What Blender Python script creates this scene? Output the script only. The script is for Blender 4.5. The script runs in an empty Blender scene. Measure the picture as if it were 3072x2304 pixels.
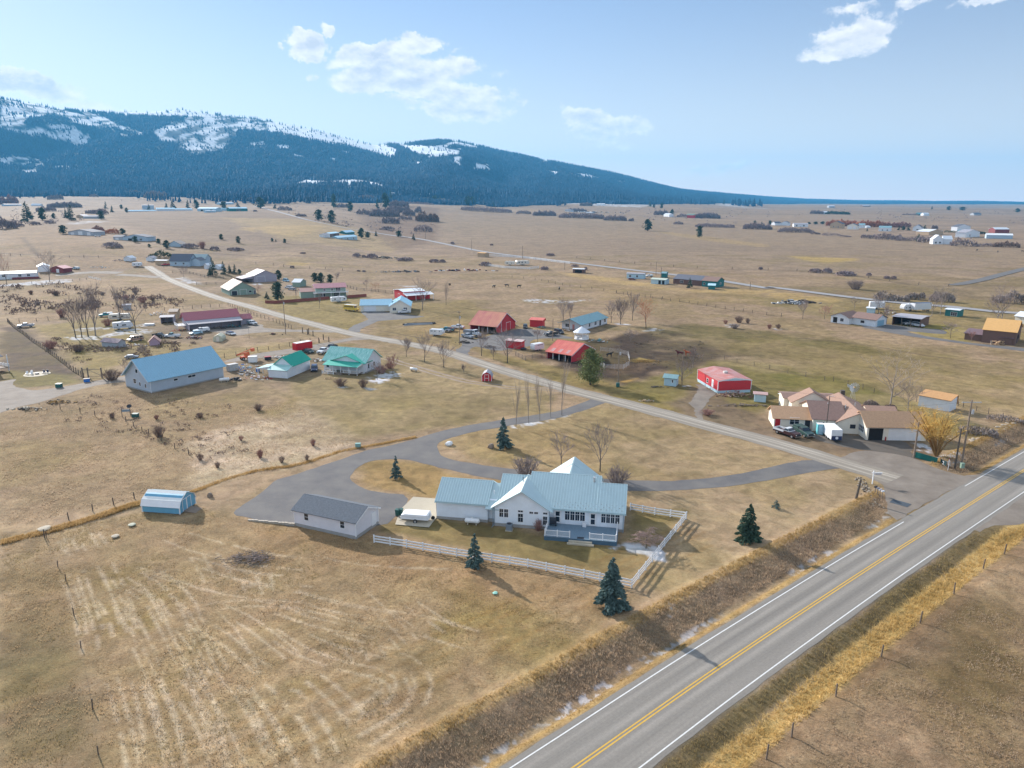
import bpy, bmesh, math, random
import numpy as np
from mathutils import Vector, Matrix
from mathutils.geometry import tessellate_polygon
random.seed(7); RNG = np.random.RandomState(7)
SC = bpy.context.scene
COL = SC.collection
PI = math.pi
# ---------------------------------------------------------------- camera (survey) maths
F = 2133.; CX = 1536.; CY = 1152.; HZ = 612.; CAMH = 48.
PIT = math.atan((CY-HZ)/F); CP, SP = math.cos(PIT), math.sin(PIT)
ZF = dict(Z1=(0,850,.2712),Z2=(500,800,.2712),Z3=(1000,850,.226),Z4=(1400,880,.226),Z5=(1850,880,.2712),
  Z6=(2400,850,.3038),Z7=(2200,1100,.3942),Z8=(1200,1300,.3617),Z9=(1700,1350,.3165),Z10=(300,1300,.4295),
  Z11=(0,1150,.3617),F1=(0,560,.3472),F2=(768,560,.3472),F3=(1536,560,.3472),F4=(2304,560,.3472),
  D=(0,0,1.3888),M5=(0,250,.3617),M6=(800,380,.3617),S1=(0,0,.6944),S2=(1536,0,.6944),L3=(0,1500,.6944),L4=(1400,1600,.756))
def PX(z, x, y):
    a, b, s = ZF[z]; return a+x*s, b+y*s
def ray(px, py):
    u = (px-CX)/F; v = (py-CY)/F
    return u, CP-v*SP, -SP-v*CP
def smooth(t): t = np.clip(t, 0, 1); return t*t*(3-2*t)
def hash2(ix, iy, s):
    h = (ix.astype(np.int64)*374761393 + iy.astype(np.int64)*668265263 + s*974634777) & 0xffffffff
    h = ((h ^ (h >> 13))*1274126177) & 0xffffffff
    return ((h ^ (h >> 16)) & 0xffff)/65535.0
def vnoise(x, y, s=0):
    x = np.asarray(x, float); y = np.asarray(y, float)
    ix = np.floor(x); iy = np.floor(y); fx = x-ix; fy = y-iy
    fx = fx*fx*(3-2*fx); fy = fy*fy*(3-2*fy)
    a = hash2(ix, iy, s); b = hash2(ix+1, iy, s); c = hash2(ix, iy+1, s); d = hash2(ix+1, iy+1, s)
    return (a*(1-fx)+b*fx)*(1-fy)+(c*(1-fx)+d*fx)*fy
def fbm(x, y, s=0, o=4):
    t = 0.; a = .5; n = 0.
    for k in range(o):
        t = t+a*vnoise(x*2**k+k*17.3, y*2**k-k*9.1, s+k); n += a; a *= .5
    return t/n
# ---------------------------------------------------------------- terrain height
AZK = [-60, -33, -18, -9, 0, 12, 20, 36, 60]
YK = [0, 480, 650, 850, 1200, 1600, 2000, 2600, 3500, 8000, 13000, 30000]
ZT = [[0,0,14,24,32,36,42,72,95,110,110,110],
      [0,0,14,24,32,36,42,72,95,110,110,110],
      [0,0,8,16,24,30,38,60,85,100,100,100],
      [0,0,0,0,5,14,34,55,75,90,90,90],
      [0,0,0,0,0,5,16,36,58,80,80,80],
      [0,0,0,0,0,3,9,26,46,70,80,70],
      [0,0,0,0,0,2,6,14,30,48,68,60],
      [0,0,0,0,0,1,4,9,18,40,60,56],
      [0,0,0,0,0,1,4,9,18,40,60,56]]
ZT = [[float(v) for v in r] for r in ZT]
def plain(x, y):
    x = np.asarray(x, float); y = np.asarray(y, float)
    az = np.degrees(np.arctan2(x, np.maximum(y, 1)))
    az = np.clip(az, -59.9, 59.9)
    res = np.zeros_like(az+y)
    cols = [np.interp(y, YK, r) for r in ZT]
    for i in range(len(AZK)-1):
        t = (az-AZK[i])/(AZK[i+1]-AZK[i]); m = (t >= 0) & (t < 1)
        tt = smooth(t)
        res = np.where(m, cols[i]*(1-tt)+cols[i+1]*tt, res)
    und = (vnoise(x/420., y/260., 3)-.5)*5 + (vnoise(x/1100., y/700., 4)-.5)*14
    return res + und*smooth((y-700)/1200.)
RID = [(-400,190),(0,203),(60,207),(120,217),(180,229),(240,240),(300,243),(360,242),(420,240),(458,237),(520,246),(600,257),(660,268),(720,282),
  (790,303),(830,313),(890,311),(960,305),(1000,306),(1050,318),(1100,331),(1150,343),(1200,352),(1250,362),(1300,372),(1350,385),(1400,400),
  (1450,411),(1500,416),(1550,421),(1620,426),(1700,431),(1800,434.5),(1900,435),(1960,436.5),(2050,436),(2150,438.5),(2250,438),(2600,440)]
RU = np.array([(a*1.3888-CX)/F for a, b in RID]); RV = np.array([(b*1.3888-CY)/F for a, b in RID])
RD = np.interp(RU, [-.9,-.3,.1,.3,.38,.9], [5200,6000,6800,8600,12500,13000])   # distance of the crest
RB = np.interp(RU, [-.72,-.2,.1,.25,.36,.9], [2700,2600,3300,4200,8200,9500])    # distance of the foot
def terrain(x, y):
    x = np.asarray(x, float); y = np.asarray(y, float)
    p = plain(x, y)
    far = y > 2300
    yy = np.maximum(y, 100.)
    u = x/(yy*1.03)
    v = np.interp(u, RU, RV); D = np.interp(u, RU, RD); B = np.interp(u, RU, RB)
    zr = CAMH+D*(-SP-v*CP)/(CP-v*SP)
    pb = plain(u*B*1.03, B)
    s = (yy-B)/(D-B)
    sp = 1-np.abs(2*fbm(x/1150.+.35*fbm(x/500., y/900., 21, 2), y/3600., 11, 3)-1)*1.9
    body = np.interp(s, [0,.15,.45,.75,1,1.25,3], [0,.10,.36,.74,1,.9,.3])
    amp = (zr-pb)
    m = pb+amp*(body+.46*(sp-.45)*np.clip(s, 0, 1)**.7*np.clip(1-s, 0, 1)**.7*(s < 1))
    m = m+(fbm(x/260., y/260., 31, 3)-.5)*amp*.06*np.clip(s*3, 0, 1)*np.clip((1-s)*4, 0, 1)
    w = smooth(s/.12)
    return np.where(far & (s > 0), p*(1-w)+np.maximum(m, p*0+m)*w, p)
def TZ(x, y): return float(terrain(x, y))
_tt = 150*1.011**np.arange(0, 430)
def GP(px, py, z=None):
    """world point on the ground seen at photo pixel (survey lookup)"""
    r = ray(px, py)
    if z is not None or r[2] < -.12:
        zz = z or 0.
        t = (zz-CAMH)/r[2]; return Vector((r[0]*t, r[1]*t, zz))
    X = r[0]*_tt; Y = r[1]*_tt; Z = CAMH+r[2]*_tt
    hit = np.nonzero(Z <= terrain(X, Y))[0]
    if len(hit) == 0: return Vector((X[-1], Y[-1], 0))
    k = hit[0]; t = _tt[k]
    if k:
        a, b = _tt[k-1], _tt[k]
        for _ in range(8):
            m = (a+b)/2
            if CAMH+r[2]*m <= TZ(r[0]*m, r[1]*m): b = m
            else: a = m
        t = b
    return Vector((r[0]*t, r[1]*t, TZ(r[0]*t, r[1]*t)))
def G(z, x, y): return GP(*PX(z, x, y))
def HG(g, z, x, y):
    """height above point g of something seen at the pixel row"""
    r = ray(*PX(z, x, y)); return CAMH+r[2]*g[1]/r[1]-(g[2] if len(g) > 2 else 0)
# ---------------------------------------------------------------- materials
def lin(c):
    c = c/255.; return c/12.92 if c <= .04045 else ((c+.055)/1.055)**2.4
KALB = .80
def S(r, g, b, k=None):
    k = KALB if k is None else k
    return tuple(min(.9, lin(v)*k) for v in (r, g, b))
MATS = {}
def nd(nt, t, **kw):
    n = nt.nodes.new(t)
    for k, v in kw.items():
        if k.startswith('i_'): n.inputs[k[2:].replace('_', ' ')].default_value = v
        else: setattr(n, k, v)
    return n
def mat(name, rgb, rough=.7, var=.12, scale=1.5, metal=0., bump=0., bscale=20., streak=None, spec=.3, second=None, vary=False):
    """simple procedural paint/timber/metal: base colour broken up by noise; streak=(x,y,z) stretches it"""
    if name in MATS: return MATS[name]
    m = bpy.data.materials.new(name); m.use_nodes = True; nt = m.node_tree
    b = nt.nodes['Principled BSDF']; b.inputs['Roughness'].default_value = rough
    b.inputs['Metallic'].default_value = metal; b.inputs['Specular IOR Level'].default_value = spec
    tc = nd(nt, 'ShaderNodeTexCoord'); mp = nd(nt, 'ShaderNodeMapping')
    nt.links.new(tc.outputs['Object'], mp.inputs['Vector'])
    if streak: mp.inputs['Scale'].default_value = streak
    n = nd(nt, 'ShaderNodeTexNoise', i_Scale=scale, i_Detail=5., i_Roughness=.65)
    nt.links.new(mp.outputs[0], n.inputs['Vector'])
    r = nd(nt, 'ShaderNodeMapRange'); r.inputs[1].default_value = .3; r.inputs[2].default_value = .7
    nt.links.new(n.outputs['Fac'], r.inputs[0])
    mx = nd(nt, 'ShaderNodeMix', data_type='RGBA')
    c1 = [c*(1-var) for c in rgb]; c2 = [min(.92, c*(1+var)) for c in rgb] if second is None else second
    mx.inputs[6].default_value = (*c1, 1); mx.inputs[7].default_value = (*c2, 1)
    nt.links.new(r.outputs[0], mx.inputs[0])
    out = mx.outputs[2]
    if vary:
        oi = nd(nt, 'ShaderNodeObjectInfo'); h = nd(nt, 'ShaderNodeHueSaturation')
        rr = nd(nt, 'ShaderNodeMapRange'); rr.inputs[3].default_value = .75; rr.inputs[4].default_value = 1.25
        nt.links.new(oi.outputs['Random'], rr.inputs[0]); nt.links.new(rr.outputs[0], h.inputs['Value'])
        nt.links.new(out, h.inputs['Color']); out = h.outputs[0]
    nt.links.new(out, b.inputs['Base Color'])
    if bump:
        n2 = nd(nt, 'ShaderNodeTexNoise', i_Scale=bscale, i_Detail=4.)
        nt.links.new(mp.outputs[0], n2.inputs['Vector'])
        bp = nd(nt, 'ShaderNodeBump', i_Strength=bump, i_Distance=.05)
        nt.links.new(n2.outputs['Fac'], bp.inputs['Height']); nt.links.new(bp.outputs[0], b.inputs['Normal'])
    m['rgb'] = rgb; MATS[name] = m; return m
def siding(name, rgb, axis='Z', period=.2, depth=.35, rough=.65, var=.06):
    """wall cladding: shallow repeating laps or boards as a bump, colour slightly weathered"""
    if name in MATS: return MATS[name]
    m = mat(name, rgb, rough=rough, var=var, scale=.8); nt = m.node_tree; b = nt.nodes['Principled BSDF']
    tc = nd(nt, 'ShaderNodeTexCoord')
    sx = nd(nt, 'ShaderNodeSeparateXYZ'); nt.links.new(tc.outputs['Object'], sx.inputs[0])
    if axis == 'Z': src = sx.outputs['Z']
    else:
        ad = nd(nt, 'ShaderNodeMath', operation='ADD'); nt.links.new(sx.outputs['X'], ad.inputs[0]); nt.links.new(sx.outputs['Y'], ad.inputs[1]); src = ad.outputs[0]
    dv = nd(nt, 'ShaderNodeMath', operation='DIVIDE'); nt.links.new(src, dv.inputs[0]); dv.inputs[1].default_value = period
    fr = nd(nt, 'ShaderNodeMath', operation='FRACT'); nt.links.new(dv.outputs[0], fr.inputs[0])
    bp = nd(nt, 'ShaderNodeBump', i_Strength=depth, i_Distance=.04)
    nt.links.new(fr.outputs[0], bp.inputs['Height']); nt.links.new(bp.outputs[0], b.inputs['Normal'])
    return m
# ---------------------------------------------------------------- mesh building
class MB:
    def __init__(s): s.v = []; s.f = []
    def box(s, x0, x1, y0, y1, z0, z1):
        b = len(s.v)
        s.v += [(x0,y0,z0),(x1,y0,z0),(x1,y1,z0),(x0,y1,z0),(x0,y0,z1),(x1,y0,z1),(x1,y1,z1),(x0,y1,z1)]
        s.f += [tuple(b+i for i in q) for q in ((0,3,2,1),(4,5,6,7),(0,1,5,4),(1,2,6,5),(2,3,7,6),(3,0,4,7))]
        return s
    def poly(s, pts):
        b = len(s.v); s.v += [tuple(p) for p in pts]; s.f.append(tuple(range(b, b+len(pts)))); return s
    def slab(s, pts, n):
        """a quad/polygon thickened along vector n"""
        b = len(s.v); k = len(pts)
        s.v += [tuple(p) for p in pts]+[tuple(Vector(p)+Vector(n)) for p in pts]
        s.f.append(tuple(range(b, b+k))); s.f.append(tuple(range(b+2*k-1, b+k-1, -1)))
        for i in range(k): j = (i+1) % k; s.f.append((b+j, b+i, b+k+i, b+k+j))
        return s
    def prism(s, prof, axis, a0, a1):
        """extrude a 2D profile [(p,q)] along axis 'x' (p=y,q=z) or 'y' (p=x,q=z)"""
        f = (lambda p, a: (a, p[0], p[1])) if axis == 'x' else (lambda p, a: (p[0], a, p[1]))
        b = len(s.v); k = len(prof)
        s.v += [f(p, a0) for p in prof]+[f(p, a1) for p in prof]
        s.f.append(tuple(range(b, b+k))); s.f.append(tuple(range(b+2*k-1, b+k-1, -1)))
        for i in range(k): j = (i+1) % k; s.f.append((b+j, b+i, b+k+i, b+k+j))
        return s
    def tube(s, pts, rad, n=6, cap=True):
        pts = [Vector(p) for p in pts]; rad = rad if isinstance(rad, (list, tuple)) else [rad]*len(pts)
        b = len(s.v); m = len(pts)
        for i, p in enumerate(pts):
            d = (pts[min(i+1, m-1)]-pts[max(i-1, 0)])
            if d.length < 1e-9: d = Vector((0,0,1))
            d.normalize(); a = d.orthogonal().normalized() if abs(d.z) < .99 else Vector((1,0,0)); c = d.cross(a)
            for k in range(n):
                t = 2*PI*k/n; q = p+(a*math.cos(t)+c*math.sin(t))*rad[i]; s.v.append(tuple(q))
        for i in range(m-1):
            for k in range(n):
                k2 = (k+1) % n; s.f.append((b+i*n+k, b+i*n+k2, b+(i+1)*n+k2, b+(i+1)*n+k))
        if cap: s.f.append(tuple(b+k for k in range(n))[::-1]); s.f.append(tuple(b+(m-1)*n+k for k in range(n)))
        return s
    def cyl(s, c, r, h, n=12, axis='z'):
        c = Vector(c); d = {'z': Vector((0,0,1)), 'x': Vector((1,0,0)), 'y': Vector((0,1,0))}[axis]
        return s.tube([c, c+d*h], r, n)
    def lathe(s, prof, n=16, c=(0,0)):
        b = len(s.v); m = len(prof)
        for r, z in prof:
            for k in range(n): t = 2*PI*k/n; s.v.append((c[0]+r*math.cos(t), c[1]+r*math.sin(t), z))
        for i in range(m-1):
            for k in range(n): k2 = (k+1) % n; s.f.append((b+i*n+k, b+i*n+k2, b+(i+1)*n+k2, b+(i+1)*n+k))
        s.f.append(tuple(b+k for k in range(n))[::-1]); s.f.append(tuple(b+(m-1)*n+k for k in range(n)))
        return s
    def build(s, name, m, parent=None, smoothf=False, bevel=0.):
        me = bpy.data.meshes.new(name); me.from_pydata(s.v, [], s.f)
        if m is not None: me.materials.append(m)
        bm = bmesh.new(); bm.from_mesh(me); bmesh.ops.recalc_face_normals(bm, faces=bm.faces)
        if bevel: bmesh.ops.bevel(bm, geom=bm.edges[:], offset=bevel, segments=2, affect='EDGES', clamp_overlap=True)
        bm.to_mesh(me); bm.free()
        if smoothf: me.polygons.foreach_set('use_smooth', [True]*len(me.polygons))
        o = bpy.data.objects.new(name, me); COL.objects.link(o)
        if parent: o.parent = parent
        return o
def npmesh(name, V, Fq, m, parent=None, smoothf=False, cols=None):
    """fast mesh from numpy arrays (all faces the same size)"""
    me = bpy.data.meshes.new(name); V = np.asarray(V, np.float32); Fq = np.asarray(Fq, np.int32); k = Fq.shape[1]
    me.vertices.add(len(V)); me.vertices.foreach_set('co', V.ravel())
    me.loops.add(Fq.size); me.loops.foreach_set('vertex_index', Fq.ravel())
    me.polygons.add(len(Fq)); me.polygons.foreach_set('loop_start', np.arange(0, Fq.size, k, dtype=np.int32))
    try: me.polygons.foreach_set('loop_total', np.full(len(Fq), k, dtype=np.int32))
    except Exception: pass
    if smoothf: me.polygons.foreach_set('use_smooth', np.ones(len(Fq), bool))
    if cols:
        for nm, arr in cols.items():
            a = me.color_attributes.new(nm, 'FLOAT_COLOR', 'POINT')
            if arr.shape[1] == 3: arr = np.hstack([arr, np.ones((len(arr), 1))])
            a.data.foreach_set('color', arr.astype(np.float32).ravel())
    me.update(calc_edges=True)
    if m is not None: me.materials.append(m)
    o = bpy.data.objects.new(name, me); COL.objects.link(o)
    if parent: o.parent = parent
    return o
def thing(name, label, cat, loc=(0,0,0), rz=0., group=None, kind=None):
    o = bpy.data.objects.new(name, None); COL.objects.link(o)
    o.location = loc; o.rotation_euler = (0,0,rz); return tag(o, label, cat, group, kind)
def tag(o, label=None, cat=None, group=None, kind=None):
    if label: o['label'] = label
    if cat: o['category'] = cat
    if group: o['group'] = group
    if kind: o['kind'] = kind
    return o
def copy_tree(o, parent=None):
    c = o.copy(); COL.objects.link(c)
    if parent: c.parent = parent
    for ch in list(o.children): copy_tree(ch, c)
    return c
def dup(o, loc, rz=None, sc=None, label=None, group=None, cat=None):
    c = copy_tree(o); c.location = loc
    if rz is not None: c.rotation_euler = (0,0,rz)
    if sc is not None: c.scale = (sc,sc,sc) if not isinstance(sc, (tuple, list)) else sc
    return tag(c, label, cat, group)
class Once:
    """first use moves the prototype, later uses copy it"""
    def __init__(s, make): s.make = make; s.o = None; s.used = False
    def __call__(s, loc, rz=0., sc=1., label=None, group=None, cat=None):
        if s.o is None: s.o = s.make(); s.used = False
        if not s.used:
            s.used = True; o = s.o; o.location = loc; o.rotation_euler = (0,0,rz)
            o.scale = (sc,sc,sc) if not isinstance(sc, (tuple, list)) else sc; return tag(o, label, cat, group)
        return dup(s.o, loc, rz, sc, label, group, cat)
# ================================================================ colours of the ground zones
def catmull(pts,step):
 P_=[Vector(p)for p in pts];P_=[P_[0]*2-P_[1]]+P_+[P_[-1]*2-P_[-2]];out=[]
 for i in range(1,len(P_)-2):
  a,b,c,d=P_[i-1:i+3];n=max(2,int((c-b).length/step))
  for k in range(n):
   t=k/n
   out.append(.5*((2*b)+(c-a)*t+(2*a-5*b+4*c-d)*t*t+(3*b-a-3*c+d)*t*t*t))
 out.append(P_[-2]);return out
def pts(z,*l):return[G(z,x,y)for x,y in l]
HWY=[Vector((p.x,p.y,0))for p in(GP(1725,2304),GP(2156,2003),GP(2534,1751),GP(2772,1599),GP(3072,1411))]
_d=(HWY[0]-HWY[1]).normalized();_e=(HWY[4]-HWY[3]).normalized()
HWY=[HWY[0]+_d*70,HWY[0]+_d*30]+HWY+[HWY[4]+_e*45,HWY[4]+_e*150,HWY[4]+_e*420]
HC=catmull(HWY,2.)
def polydist(X,Y,L):
 """signed side + distance of points to a polyline L (list of Vectors): returns d, side, along"""
 best=np.full(X.shape,1e9);sd=np.zeros(X.shape);al=np.zeros(X.shape);acc=0.
 for a,b in zip(L[:-1],L[1:]):
  dx,dy=b[0]-a[0],b[1]-a[1];ln=math.hypot(dx,dy)
  if ln<1e-6:continue
  t=np.clip(((X-a[0])*dx+(Y-a[1])*dy)/ln**2,0,1)
  ex=X-(a[0]+t*dx);ey=Y-(a[1]+t*dy);d=np.hypot(ex,ey);m=d<best
  best=np.where(m,d,best);sd=np.where(m,np.sign(dx*ey-dy*ex),sd);al=np.where(m,acc+t*ln,al);acc+=ln
 return best,sd,al
def inpoly(X,Y,L):
 """signed distance: positive inside"""
 ins=np.zeros(X.shape,bool);n=len(L)
 for i in range(n):
  a,b=L[i],L[(i+1)%n]
  c=((a[1]>Y)!=(b[1]>Y))
  with np.errstate(divide='ignore',invalid='ignore'):
   xx=(b[0]-a[0])*(Y-a[1])/((b[1]-a[1])if abs(b[1]-a[1])>1e-9 else 1e-9)+a[0]
  ins^=(c&(X<xx))
 d,_,_=polydist(X,Y,list(L)+[L[0]])
 return np.where(ins,d,-d)
GRAV=[G('D',x,y)for x,y in((318,575),(345,592),(400,618),(470,643),(540,662),(600,680),(680,701),(760,721),(850,737),(950,757),(1040,785),
(1130,813),(1250,847),(1350,872),(1450,898),(1550,925),(1650,951),(1750,980),(1850,1010),(1935,1035))]
for _p in GRAV:_p.z=0
GC=catmull(GRAV,2.)
hwd=lambda X,Y:polydist(X,Y,HC[::3])
# ---------------------------------------------------------------- the ground sheet (finer near the viewpoint)
rows=[0.,15,30]
r_=42.
while r_<14500:
 rows.append(r_);r_+=max(.28,r_*.0045)if r_<2400 else r_*.0065
rows+=[15000.]
rows=np.array(rows)
az=np.radians(np.concatenate([np.arange(-180,-44,4.),np.arange(-44,44.001,.14),np.arange(48,180,4.)]))
R_,A_=np.meshgrid(rows,az,indexing='ij')
X=(R_*np.sin(A_)).ravel();Y=(R_*np.cos(A_)).ravel()
nr,na=R_.shape
Z=terrain(X,Y)
hill=(fbm(X/1.0,Y/1.0,5,3)-.5)
near=(Y>-20)&(np.hypot(X,Y)<900)
DL=[0,-.15,-.7,-.75,-.5,.2,.32,0];DRR=[0,-.1,-.4,-.55,-.25,0];DLX=[4.4,5.0,5.9,6.7,8,10.8,11.8,13.4];DRX=[4.4,5,6.4,8.4,10,11.5]
d,sd,al=hwd(X[near],Y[near])
gap=np.minimum(polydist(X[near],Y[near],GC[-40:])[0],1e9)
side_d=d*sd
AP=[G('Z7',x,y)for x,y in((820,700),(1010,640),(1350,690),(1500,760),(1750,830),(1880,820),(1740,900),(1560,990),(1400,1080),(1250,1170),(1195,1130),(1160,1000),(1130,900),(1040,850),(930,790),(860,765))]
SRD=[G('Z7',x,y)for x,y in((1830,1240),(1900,1165),(2212,985),(2600,760),(2700,1050),(2212,1195),(1960,1215),(1880,1262))]
APO=lambda x,y:-np.maximum(inpoly(x,y,[(p[0],p[1])for p in AP]),inpoly(x,y,[(p[0],p[1])for p in SRD]))
cul=smooth((APO(X[near],Y[near])-.3)/3.)*smooth((gap-3.5)/3.)
prL=np.interp(side_d,DLX,DL)
prR=np.interp(-side_d,DRX,DRR)
fade=smooth((260-np.hypot(X[near],Y[near]))/80.)
carve=np.where(side_d>0,prL,prR)*cul*fade
roadw=np.minimum(d-4.4,gap-3.6)
GRD=dict(X=X,Y=Y)
LAWN_PADS=[]
# ---- zone painting: base colour of soil and grass, edges frayed by noise
c_field=(178,154,126)
colr=np.array([S(*c_field)]*len(X));
tuft=np.full(len(X),.55)
hx=fbm(X/24.,Y/24.,41,3);hx2=fbm(X/7.,Y/7.,42,3);hx3=fbm(X/180.,Y/120.,43,3)
def zone(poly,rgb,soft=2.,w=1.,tf=None,fray=None,nz=None):
 """poly: list of world points"""
 P_=[(p[0],p[1])for p in poly];xs=[p[0]for p in P_];ys=[p[1]for p in P_]
 pad=soft*3+4
 m=np.nonzero((X>min(xs)-pad)&(X<max(xs)+pad)&(Y>min(ys)-pad)&(Y<max(ys)+pad))[0]
 if len(m)==0:return
 dd=inpoly(X[m],Y[m],P_)
 fr=soft*1.2 if fray is None else fray
 k=smooth((dd+(hx2[m]-.5)*fr*2)/max(soft,.01)*.5+.5)*w
 if nz is not None:k=k*smooth((nz[m]-.42)/.16)
 colr[m]=colr[m]*(1-k[:,None])+np.array(S(*rgb))[None]*k[:,None]
 if tf is not None:tuft[m]=tuft[m]*(1-k)+tf*k
def zD(l,*a,**k):zone([G('D',x,y)for x,y in l],*a,**k)
def zline(L,width,rgb,soft=1.,w=1.,tf=None,nz=None):
 xs=[p[0]for p in L];ys=[p[1]for p in L];pad=width+soft*3
 m=np.nonzero((X>min(xs)-pad)&(X<max(xs)+pad)&(Y>min(ys)-pad)&(Y<max(ys)+pad))[0]
 if len(m)==0:return
 dd=width/2-polydist(X[m],Y[m],L)[0]
 k=smooth((dd+(hx2[m]-.5)*soft*1.5)/soft*.5+.5)*w
 if nz is not None:k=k*nz[m]
 colr[m]=colr[m]*(1-k[:,None])+np.array(S(*rgb))[None]*k[:,None]
 if tf is not None:tuft[m]=tuft[m]*(1-k)+tf*k
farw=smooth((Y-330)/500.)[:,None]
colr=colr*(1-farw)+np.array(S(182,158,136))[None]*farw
k=(smooth((hx3-.5)/.12)*.5*smooth((Y-250)/300.))[:,None];colr=colr*(1-k)+np.array(S(162,140,120))[None]*k
hz4=fbm(X/260.,Y/60.,47,4)
k=(smooth((hz4-.52)/.14)*.4*smooth((Y-300)/300.))[:,None];colr=colr*(1-k)+np.array(S(188,164,132))[None]*k
k=(smooth((.42-hz4)/.12)*.35*smooth((Y-300)/300.))[:,None];colr=colr*(1-k)+np.array(S(146,128,108))[None]*k
zD([(950,470),(1300,470),(2212,540),(2212,600),(1700,590),(1100,560),(930,520)],(172,152,130),25,.6)
for l,c_,w_ in(([(230,455),(560,455),(700,500),(620,540),(460,560),(240,480)],(150,130,112),.6),([(480,470),(760,490),(900,520),(840,545),(620,520)],(198,174,128),.6),([(760,440),(950,450),(940,520),(860,540),(800,500)],(138,114,98),.7),
([(0,470),(230,520),(420,560),(330,575),(0,600)],(168,140,108),.7),([(340,560),(950,575),(1020,600),(760,615),(480,640),(400,610)],(164,142,118),.5),([(950,455),(1500,470),(2212,530),(2212,560),(1500,520),(960,500)],(178,156,130),.5),([(1250,600),(1700,640),(2212,680),(2212,720),(1700,660),(1300,650)],(176,150,104),.5),
([(1700,620),(2212,600),(2212,640),(1800,650)],(138,124,94),.5),([(1500,750),(1800,775),(2100,860),(2212,900),(2212,850),(1900,780)],(182,156,112),.5),([(1750,790),(2000,850),(1900,850),(1700,800)],(140,128,84),.6),([(620,800),(900,770),(1000,830),(800,900),(640,860)],(146,132,86),.5),([(20,620),(300,600),(460,650),(300,680),(60,690)],(176,146,122),.8)):
 zD(l,c_,12 if l[0][1]<700 else 5,w_)
zD([(480,560),(850,570),(1100,590),(1000,610),(600,590),(470,580)],(180,156,128),10,.6)
zD([(620,800),(760,760),(950,770),(1180,830),(1200,890),(1000,915),(770,950),(640,880)],(162,144,106),3,.9,.35)
zD([(290,820),(620,860),(640,890),(770,960),(440,1040),(420,1060),(60,1130),(0,1150),(0,900),(230,830)],(172,148,116),4,.8,.8)
zD([(380,960),(560,900),(640,870),(760,940),(780,965),(500,1030),(430,1050)],(216,194,168),3,.95,1.)
zD([(560,890),(640,860),(655,890),(600,905),(565,905)],(160,140,80),2,.6)
zD([(20,620),(330,595),(480,655),(400,665),(300,690),(120,690),(20,700)],(182,156,122),6,.8,.9)
zD([(60,705),(270,680),(400,760),(640,740),(760,745),(620,780),(300,770),(200,820),(150,760)],(158,140,84),4,.85,.45)
zD([(180,735),(370,750),(350,765),(300,790),(260,775),(200,765)],(182,160,120),2,.8,1.)
zD([(0,705),(60,706),(180,822),(110,835),(20,830),(0,800)],(100,84,72),3,.95,.4)
zD([(20,800),(150,810),(175,830),(60,838),(20,825)],(140,130,80),2,.9)
zD([(560,640),(790,640),(800,690),(760,715),(640,690),(560,660)],(164,146,88),4,.8,.4)
zD([(840,660),(1000,650),(1260,740),(1010,760),(800,715)],(164,144,92),5,.6)
zD([(1030,760),(1080,765),(1280,810),(1340,830),(1500,870),(1500,905),(1130,800)],(158,140,84),3,.8,.4)
zD([(900,700),(1010,690),(1020,720),(960,735),(880,718)],(186,158,112),3,.7,.8)
zD([(1165,772),(1280,738),(1400,715),(1450,712),(1540,745),(1560,772),(1500,802),(1440,800),(1350,836),(1240,802)],(84,70,61),3,1.,.45)
zD([(1400,712),(1560,722),(1700,765),(1620,785),(1500,800),(1400,790)],(110,96,76),9,.8,.4)
zD([(1500,700),(1800,740),(2212,790),(2212,900),(2000,870),(1700,800),(1450,730)],(162,144,100),8,.6,.7)
zD([(1300,705),(1500,700),(1700,722),(1900,750),(1900,765),(1650,735),(1320,715)],(124,114,72),6,.75)
zD([(1340,835),(1560,775),(1700,790),(1760,830),(1700,870),(1600,900),(1400,862)],(134,124,70),3,.85,.35)
zD([(1640,800),(1800,815),(1990,870),(2070,900),(2120,920),(2000,950),(1700,830)],(130,124,66),3,.8,.35)
zD([(1600,640),(2212,650),(2212,740),(1900,712),(1700,672)],(160,144,96),8,.6)
zD([(1930,705),(2050,700),(2110,730),(2090,742),(1990,725)],(168,154,84),3,.9,.3)
zD([(950,950),(1250,880),(1320,865),(1500,900),(1740,990),(1500,1035),(1300,1030),(1000,990)],(180,158,124),2,.9,.5)
zD([(950,950),(1150,905),(1280,960),(1250,1020),(1000,990)],(180,152,112),6,.5,.5,nz=hx)
zD([(760,1045),(800,1000),(850,990),(940,1015),(1090,1040),(1080,1080),(900,1075)],(174,146,98),2,.9,.5)
zD([(1365,1060),(1800,1010),(1890,1040),(1840,1090),(1450,1290),(1350,1240),(1480,1105)],(178,156,126),2,.9,.55)
zD([(810,1150),(820,1130),(940,1120),(1340,1180),(1360,1095),(1480,1105),(1370,1260),(1300,1245)],(140,124,82),1.2,.95,.4)
zD([(1370,1260),(1400,1190),(1520,1180),(1580,1220),(1450,1290)],(150,132,82),3,.5,.5)
zD([(0,1150),(100,1150),(160,1300),(200,1500),(215,1659),(0,1659)],(156,134,102),2,.95,.8)
zD([(60,1440),(110,1420),(220,1450),(200,1520),(150,1580),(60,1500)],(104,102,76),9,.8,.6)
zD([(105,1150),(300,1100),(440,1090),(530,1120),(800,1150),(1300,1250),(1390,1290),(1160,1430),(800,1659),(220,1659),(160,1300)],(174,150,116),1.5,.95,.9)
zD([(520,1140),(860,1155),(1290,1270),(1340,1320),(1050,1290),(700,1220)],(182,148,110),5,.6,.7)
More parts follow.
